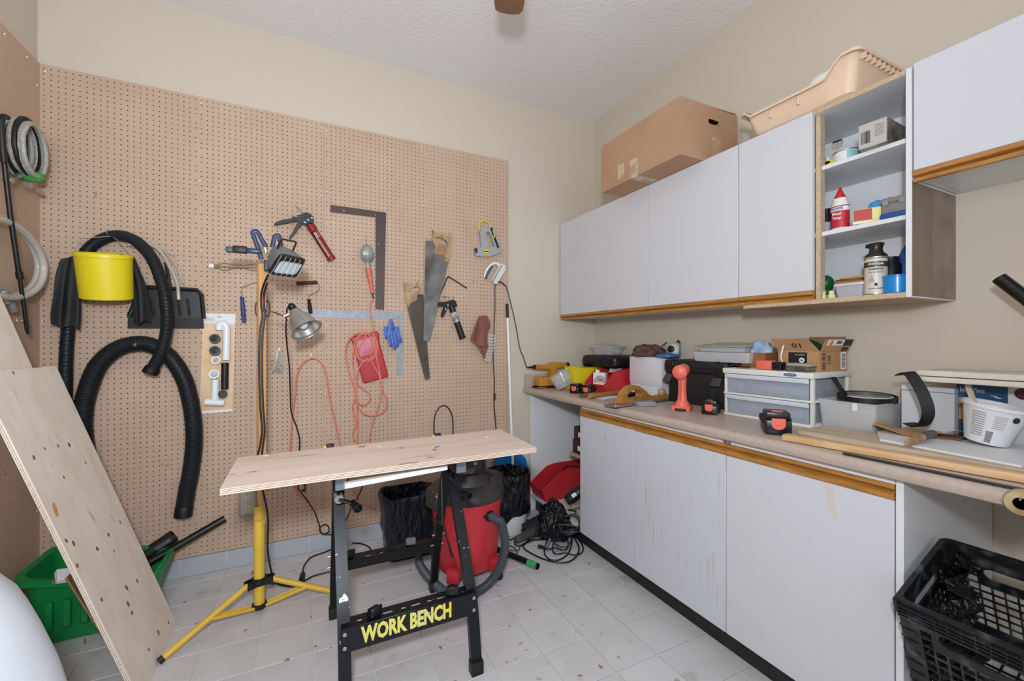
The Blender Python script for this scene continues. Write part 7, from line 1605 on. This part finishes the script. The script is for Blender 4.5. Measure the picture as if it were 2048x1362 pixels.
# black tube held on the right wall
tb_ = thing('wall_tube', 'glossy black tube on the right wall at the picture edge', 'tube', (-.1, -2.3, 1.4))
A = on_x(1998, 556, -.16); B_ = A+V((.02, -.30, -.125)); 
B2 = on_x(2048, 594, -.16); d = (B2-A).normalized(); B_ = A+d*.42
b = MB(); b.lathe([(.014, .0), (.0185, 0), (.0185, .42), (0, .42)], A, d, 22); part(tb_, 'tube', b, mat('gloss_black', '0D0D0E', .15)); b = MB(); b.rbox(B_.x, -.001, B_.y+.02, B_.y+.05, B_.z-.0, B_.z+.06, .004, 1); part(tb_, 'wall_bracket', b, M_blackp)

# ================================================================== on top of the wall cabinets
bx = thing('cardboard_box', 'large cardboard box with hand hole and packing tape on the wall cabinets', 'box', (-.28, -1.0, UZ1))
M_cardb = mat('kraft_cardboard', 'B69274', .75, hx2='AC8767', scale=2.5, bump=.05, bscale=60)
Z0, Z1_ = UZ1+.0006, UZ1+.279; XA, XB, YA, YB = -.485, -.072, -1.302, -.702
b = MB(); b.prism([(YA, Z0), (YB, Z0), (YB, Z1_), (YA, Z1_)], .004, (XA+.004, 0, 0), (0, -1, 0), (0, 0, 1)) if False else b.box(XA, XA+.004, YA, YB, Z0, Z1_); part(bx, 'front_panel', b, M_cardb)
b = MB(); zc = Z0+.205; xc = -.25
b.prism([(XA+.004, Z0), (XB, Z0), (XB, Z1_), (XA+.004, Z1_)], .004, (0, YA+.004, 0), (1, 0, 0), (0, 0, 1), [[(xc+(.028 if cos(a) > 0 else -.028)+.013*cos(a), zc+.013*sin(a)) for a in [2*pi*(i+.5)/16 for i in range(16)]]]); part(bx, 'end_panel', b, M_cardb)
b = MB(); b.box(XA+.004, XB, YB-.004, YB, Z0, Z1_); part(bx, 'end_panel', b, M_cardb)
b = MB(); b.box(XB-.004, XB, YA+.004, YB-.004, Z0, Z1_); part(bx, 'back_panel', b, M_cardb)
b = MB(); b.box(XA+.004, XB-.004, YA+.004, YB-.004, Z0, Z0+.004); part(bx, 'bottom', b, M_cardb)
b = MB(); b.box(XA+.002, -.285, YA+.001, YB-.001, Z1_, Z1_+.004); part(bx, 'top_flap', b, M_cardb); b = MB(); b.box(0, .20, YA+.001, YB-.001, 0, .004, TR((-.282, 0, Z1_), 0, RAD(-2), 0)); part(bx, 'top_flap', b, M_cardb)
M_tape = mat('clear_tape', 'C2A98F', .12, hx2='CDBBA8', scale=30); spots(M_tape, 'B38E6B', 9, .5, .8, soft=.1)
yt = (YA+YB)/2+.02
b = MB(); b.box(XA-.0006, XA, yt-.03, yt+.03, Z0, Z0+.10); part(bx, 'tape_strip', b, M_tape); b = MB(); b.box(XA-.0004, -.33, yt-.03, yt+.03, Z0-.0005, Z0); part(bx, 'tape_strip', b, M_tape)
b = MB(); b.box(XA-.0006, XA, YB-.20, YB-.15, Z0+.02, Z0+.11); part(bx, 'tape_strip', b, M_tape)
b = MB(); b.box(xc-.01, xc+.05, YA-.0006, YA, Z0, Z0+.13); part(bx, 'tape_strip', b, M_tape)
# litter tray
M_beige = mat('peach_plastic', 'DFC3A8', .45)
tr_ = thing('litter_tray', 'peach beige plastic litter tray with one high end, on the wall cabinets', 'tray', (-.2, -1.75, UZ1))
def tring(e, zf, flare=0):
    out = []
    for x_, y_, _ in rring(-.362-e, -.035+e, -1.965-e, -1.545+e, 0, .03, 5, 14): out.append((x_, y_, zf(y_)))
    return out
def zr(y_):
    s_ = max(0, min(1, (-1.865-y_)/.06)); s2 = max(0, min(1, (y_+1.575)/.02)); return UZ1+.074+.058*s_*s_*(3-2*s_)+.026*s2*s2*(3-2*s2)
lerpz = lambda k: (lambda y_: UZ1+.0006+(zr(y_)-UZ1)*k)
b = MB(); b.loft([tring(-.03, lambda y_: UZ1+.0006), tring(-.022, lambda y_: UZ1+.006), tring(.0, lerpz(.97)), tring(.0, lerpz(1)), tring(.016, lerpz(1)), tring(.016, lambda y_: zr(y_)-.007), tring(.0185, lambda y_: zr(y_)-.007), tring(.0185, lambda y_: zr(y_)+.003), tring(-.004, lambda y_: zr(y_)+.003), tring(-.026, lambda y_: UZ1+.01)]); part(tr_, 'pan', b, M_beige)
for y_ in (-1.66, -1.77): b = MB(); b.rbox(-.366, -.352, y_-.005, y_+.005, UZ1+.035, UZ1+.071, .002, 1); part(tr_, 'wall_rib', b, M_beige)
for i in range(9): b = MB(); x_ = -.33+.033*i; b.box(x_-.0015, x_+.0015, -1.982, -1.964, UZ1+.106, UZ1+.128); part(tr_, 'rim_rib', b, M_beige)
b = MB(); b.lathe([(.10, 0), (.105, .01), (.10, .12), (.085, .15), (.05, .168), (0, .172)], (-.19, -1.80, UZ1+.012), (0, 0, 1), 28, .95, .9); solo('white_basin', b, M_pure, 'white plastic basin upside down in the litter tray', 'basin')

# ================================================================== shelves of the open wall cabinet
def shelf_lathe(name, label, cat, pxc, X, z, prof, m, extra=None, group=None, n=24):
    y_ = yx(pxc, X); t = thing(name, label, cat, (X, y_, z), group=group); b = MB(); b.lathe(prof, (X, y_, z+.0004), (0, 0, 1), n); part(t, 'body', b, m); return t, V((X, y_, z+.0004))
zA, zB, zC = zsA, zsB, SZ0+.0185
M_tin = mat('tin', 'C9C9C4', .3, .8)
def label_band(t, c_, r, z0, z1, m, name='label', a=None):
    b = MB(); b.lathe([(r, z0), (r, z1)], c_, (0, 0, 1), 28); return part(t, name, b, m)
Cs = (-1, -.12, 0)
t, c_ = shelf_lathe('tin_can', 'small tin with yellow label on the top shelf', 'can', 1656, -.24, zA, [(0, 0), (.031, 0), (.032, .002), (.032, .004), (.031, .005), (.031, .036), (.032, .037), (.032, .041), (.029, .041), (.028, .038), (0, .038)], M_tin, group='tins on the top shelf')
label_band(t, c_, .0315, .006, .026, mat('label_yellow', 'D9C22E', .45)); b = MB(); q = c_+V((-.031, -.01, .017)); b.prism([(.014*cos(a), .006*sin(a)) for a in [2*pi*i/18 for i in range(18)]], .0012, q, (0, -1, 0), (0, 0, 1)); part(t, 'oval_mark', b, M_ink)
t, c_ = shelf_lathe('tin_can', 'low wide tin with white and teal label on the top shelf', 'can', 1694, -.23, zA, [(0, 0), (.042, 0), (.043, .002), (.042, .004), (.042, .042), (.0435, .043), (.0435, .048), (.04, .048), (.039, .045), (0, .045)], M_tin, group='tins on the top shelf')
label_band(t, c_, .0424, .005, .042, mat('label_white', 'E1E4E2', .45)); b = MB(); b.lathe([(.0427, .008), (.0427, .04)], c_, (0, 0, 1), 14, a0=RAD(205), a1=RAD(275)); part(t, 'teal_label', b, mat('teal_print', '8CC7C7', .45))
gc = thing('printed_carton', 'grey black printed carton on the top shelf of the open cabinet', 'carton', (-.2, -2.03, zA))
T = TR((-.25, -1.992, zA+.0005), 0, 0, RAD(3)); b = MB(); b.rbox(-.075, .075, -.042, .04, 0, .088, .002, 1, T); part(gc, 'carton_body', b, mat('grey_photo_print', '4E4743', .45, hx2='A89E94', scale=14, detail=2))
uL = T.to_3x3() @ V((0, -1, 0)); part(gc, 'side_panel', patch(T @ V((-.0752, -.001, .044)), uL, (0, 0, 1), .079, .084, .0006), mat('carton_grey', 'B9B2AA', .5)); part(gc, 'barcode', bars(T @ V((-.076, .018, .038)), uL, (0, 0, 1), .028, .042, 12, seed=4), M_ink)
b = MB(); b.tube([T @ V((-.076, -.012-.009*i, .07)) for i in range(2)], .0004, 4)
for i in range(6): b.tube([T @ V((-.0762, -.008, .068-.007*i)), T @ V((-.0762, -.034, .068-.007*i))], .0007, 4)
part(gc, 'label_text', b, mat('grey_ink2', '55504C', .6), kind='stuff')
# middle shelf
t, c_ = shelf_lathe('dark_bottle', 'dark blue bottle at the left of the middle shelf', 'bottle', 1653, -.22, zB, [(0, 0), (.018, 0), (.02, .004), (.02, .075), (.016, .085), (.016, .105), (0, .107)], mat('midnight_plastic', '14182A', .3)); label_band(t, c_, .0204, .01, .05, mat('pale_label', '9FB0C0', .5))
yy_ = yx(1680, -.25); gb_ = thing('glue_bottle', 'white glue bottle with red nozzle and red label on the middle shelf', 'bottle', (-.25, yy_, zB)); c_ = V((-.25, yy_, zB+.0004))
b = MB(); b.lathe([(0, 0), (.027, 0), (.03, .004), (.03, .098), (.026, .108), (.024, .112), (.024, .124), (0, .124)], c_, (0, 0, 1), 26, .8, 1); part(gb_, 'bottle_body', b, mat('glue_white', 'E6E2DE', .4))
b = MB(); b.lathe([(.018, .124), (.018, .132), (.013, .14), (.005, .163), (.003, .168), (0, .168)], c_, (0, 0, 1), 18); part(gb_, 'nozzle', b, mat('nozzle_red', 'C9242B', .4))
b = MB(); b.lathe([(.0305, .01), (.0305, .094)], c_, (0, 0, 1), 26, .81, 1.0); part(gb_, 'label', b, mat('glue_label_red', 'BF2531', .45)); fx_ = V((c_.x-.0249, c_.y, 0))
b = MB(); b.lathe([(.0308, .074), (.0308, .09)], c_, (0, 0, 1), 26, .815, 1.0); part(gb_, 'label_band', b, M_paper)
for s_, z_, sz, m_ in (('WELDBOND', .082, .015, mat('label_navy', '22356F', .5)), ('Most', .062, .016, M_paper), ('Things', .046, .014, M_paper)): lettering(gb_, s_, sz, V((c_.x-.0262, c_.y-.002, c_.z+z_)), (0.06, -1, 0), (0, 0, 1), m_, width=.042 if len(s_) > 6 else .03, bold=.02)
rb_ = thing('small_carton', 'red and yellow small carton in front on the middle shelf', 'carton', (-.26, -1.98, zB)); T = TR((-.262, -1.967, zB+.0006), 0, 0, RAD(22))
b = MB(); b.rbox(-.03, .03, -.052, .052, 0, .052, .001, 1, T); part(rb_, 'carton_body', b, mat('cream_yellow_print', 'D9C65A', .5, hx2='E9E0C8', scale=16))
uL = T.to_3x3() @ V((0, -1, 0)); part(rb_, 'red_panel', patch(T @ V((-.0302, .024, .03)), uL, (0, 0, 1), .052, .04, .0006), mat('tomato_print', 'B2372A', .5)); part(rb_, 'yellow_panel', patch(T @ V((-.0302, -.028, .03)), uL, (0, 0, 1), .042, .04, .0006), mat('butter_print', 'E6D98A', .5)); part(rb_, 'code_marks', bars(T @ V((-.002, -.0522, .028)), (1, 0, 0), (0, 0, 1), .012, .03, 5), M_ink)
lump('blue_gloves', 'bright blue disposable gloves crumpled behind the red and yellow carton', 'gloves', (-.19, -1.975, zB+.0005), .045, .06, .062, mat('sky_blue_nitrile', '3FA3DA', .5), 15, .3)
gcs = thing('grey_case', 'grey plastic case with latches at the right of the middle shelf', 'case', (-.2, -2.05, zB)); T = TR((-.225, -2.053, zB+.017), 0, 0, RAD(4)); b = MB(); b.rbox(-.07, .07, -.032, .05, 0, .055, .006, 2, T); part(gcs, 'shell', b, mat('grey_case_plastic', '7D7A75', .5)); b = MB(); b.rbox(-.073, .073, -.034, .052, .034, .038, .001, 1, T); part(gcs, 'seam', b, mat('grey_seam', '5F5D59', .5))
for y_ in (.035, -.01): b = MB(); b.rbox(-.0745, -.07, y_-.008, y_+.008, .028, .046, .001, 1, T); part(gcs, 'latch', b, mat('latch_grey2', '8F8C86', .5))
b = MB(); b.rbox(-.08, .06, -.03, .045, 0, .0155, .002, 1, TR((-.225, -2.053, zB+.0005))); solo('blue_box', b, mat('royal_blue_plastic', '1E4E93', .4), 'flat royal blue box under the grey case', 'box')
# bottom shelf
yg = yx(1650, -.2); b = MB(); b.ball((-.2, yg, zC+.07), .032, (1, 1, 1.1), 18); b.lathe([(.018, 0), (.024, .03), (.02, .05)], (-.2, yg, zC+.0005), (0, 0, 1), 16); solo('green_ball_bottle', b, mat('bottle_green', '0F5A2F', .4), 'round dark green bottle at the left of the bottom shelf', 'bottle')
for px_, lab in ((1646, 'left'), (1663, 'right')):
    t, c_ = shelf_lathe('small_bottle', lab+' cream capped little bottle in front on the bottom shelf', 'bottle', px_, -.285, zC, [(0, 0), (.0125, 0), (.0125, .014), (.009, .017), (.009, .03), (0, .031)], mat('cream_plastic', 'D9CFA3', .45), group='little cream bottles')
pbx = thing('plastic_box', 'small translucent lidded plastic box on the bottom shelf', 'box', (-.25, -1.9, zC)); y0_, y1_ = yx(1667, -.28), yx(1727, -.28)
b = MB(); b.loft([rring(-.275, -.17, y1_+.006, y0_-.006, zC+.0005, .012, 3), rring(-.28, -.165, y1_, y0_, zC+.045, .012, 3)]); part(pbx, 'tub', b, mat('translucent_grey', 'AEB2BA', .35)); b = MB(); b.loft([rring(-.284, -.161, y1_-.004, y0_+.004, z_, .014, 3) for z_ in (zC+.045, zC+.054)]); part(pbx, 'lid', b, mat('translucent_lid', 'C7C9CC', .35))
for i, (w2, d2, h2, a, m, lab) in enumerate(((.055, .05, .008, .15, M_lwood, 'thin wooden block on the little lidded box'), (.05, .04, .010, -.1, M_dwood, 'dark brown block in the middle of the small stack'), (.045, .035, .008, .3, M_sandp, 'tan sanding block on top of the small stack'))):
    z_ = zC+.0545+sum((.0083, .0103, .0083)[:i]); b = MB(); b.rbox(-d2, d2, -w2*.9, w2*.9, 0, h2, .001, 1, TR((-.225, (y0_+y1_)/2+.004, z_), 0, 0, a)); solo('sanding_block', b, m, lab, 'block', 'blocks on the little box')
ysp = yx(1752, -.275); sp_ = thing('spray_can', 'brown spray paint can with beige label on the bottom shelf', 'spray can', (-.275, ysp, zC)); c_ = V((-.275, ysp, zC+.0004))
b = MB(); b.lathe([(0, .003), (.028, 0), (.0325, .003), (.0325, .128), (.034, .13), (.034, .134), (.031, .136)], c_, (0, 0, 1), 28); part(sp_, 'can_body', b, M_tin)
b = MB(); b.lathe([(.0325, .134), (.031, .142), (.021, .152), (.018, .165), (.022, .178), (.024, .183), (.018, .186), (0, .186)], c_, (0, 0, 1), 26); part(sp_, 'cap', b, mat('hammered_brown', '3A332C', .35, .5)); b = MB(); b.rbox(-.008, .008, .01, .03, .172, .186, .003, 1, Matrix.Translation(c_)); part(sp_, 'trigger', b, MATS['hammered_brown'])
b = MB(); b.lathe([(.0328, .006), (.0328, .127)], c_, (0, 0, 1), 28); part(sp_, 'label', b, mat('can_label', 'CFC8BC', .4)); b = MB(); b.lathe([(.0331, .098), (.0331, .117)], c_, (0, 0, 1), 28); part(sp_, 'label_band', b, mat('can_band', '4A3F33', .4))
dv = (CAM-c_); dv.z = 0; dv.normalize(); uu = V((-dv.y, dv.x, 0)); 
for s_, z_, sz, m_ in (('UNIVERSAL', .108, .011, M_paper), ('HAMMERED', .090, .010, M_ink), ('ALL SURFACE', .079, .006, M_ink), ('DANGER', .022, .006, M_ink)): lettering(sp_, s_, sz, c_+dv*.0336+V((0, 0, z_)), uu, (0, 0, 1), m_, width=.042, bold=.015)
part(sp_, 'gold_swoosh', MB().prism([(-.018, -.012), (.0, -.012), (-.008, .014)], .0006, c_+dv*.0332+V((0, 0, .058))-uu*.004, uu, (0, 0, 1)), mat('gold_print', '8E6A3A', .4)); part(sp_, 'hazard_marks', MB().prism([(-.004, -.005), (.004, -.005), (.004, .005), (-.004, .005)], .0006, c_+dv*.0335+V((0, 0, .036)), uu, (0, 0, 1)), M_ink)
t, c_ = shelf_lathe('black_bottle', 'black bottle behind the spray can', 'bottle', 1782, -.2, zC, [(0, 0), (.028, 0), (.03, .004), (.03, .11), (.022, .122), (.022, .14), (0, .142)], M_blackp)
lump('blue_bag', 'crumpled blue plastic bag at the right of the bottom shelf', 'bag', (-.14, -2.035, zC+.0005), .05, .04, .115, mat('cobalt_film', '1F4C94', .35, hx2='2A61B5', scale=20), 21, .22)
ycup = yx(1783, -.275); cu = thing('blue_cup', 'bright blue translucent plastic cup in front on the bottom shelf', 'cup', (-.275, ycup, zC)); b = MB(); b.shell([(.02, .0005), (.035, .0005), (.038, .004), (.040, .056), (.0425, .058), (.0425, .062), (.040, .063)], (-.272, -2.045, zC), (0, 0, 1), 28, .002); part(cu, 'cup_wall', b, mat('azure_plastic', '1C86CE', .25))
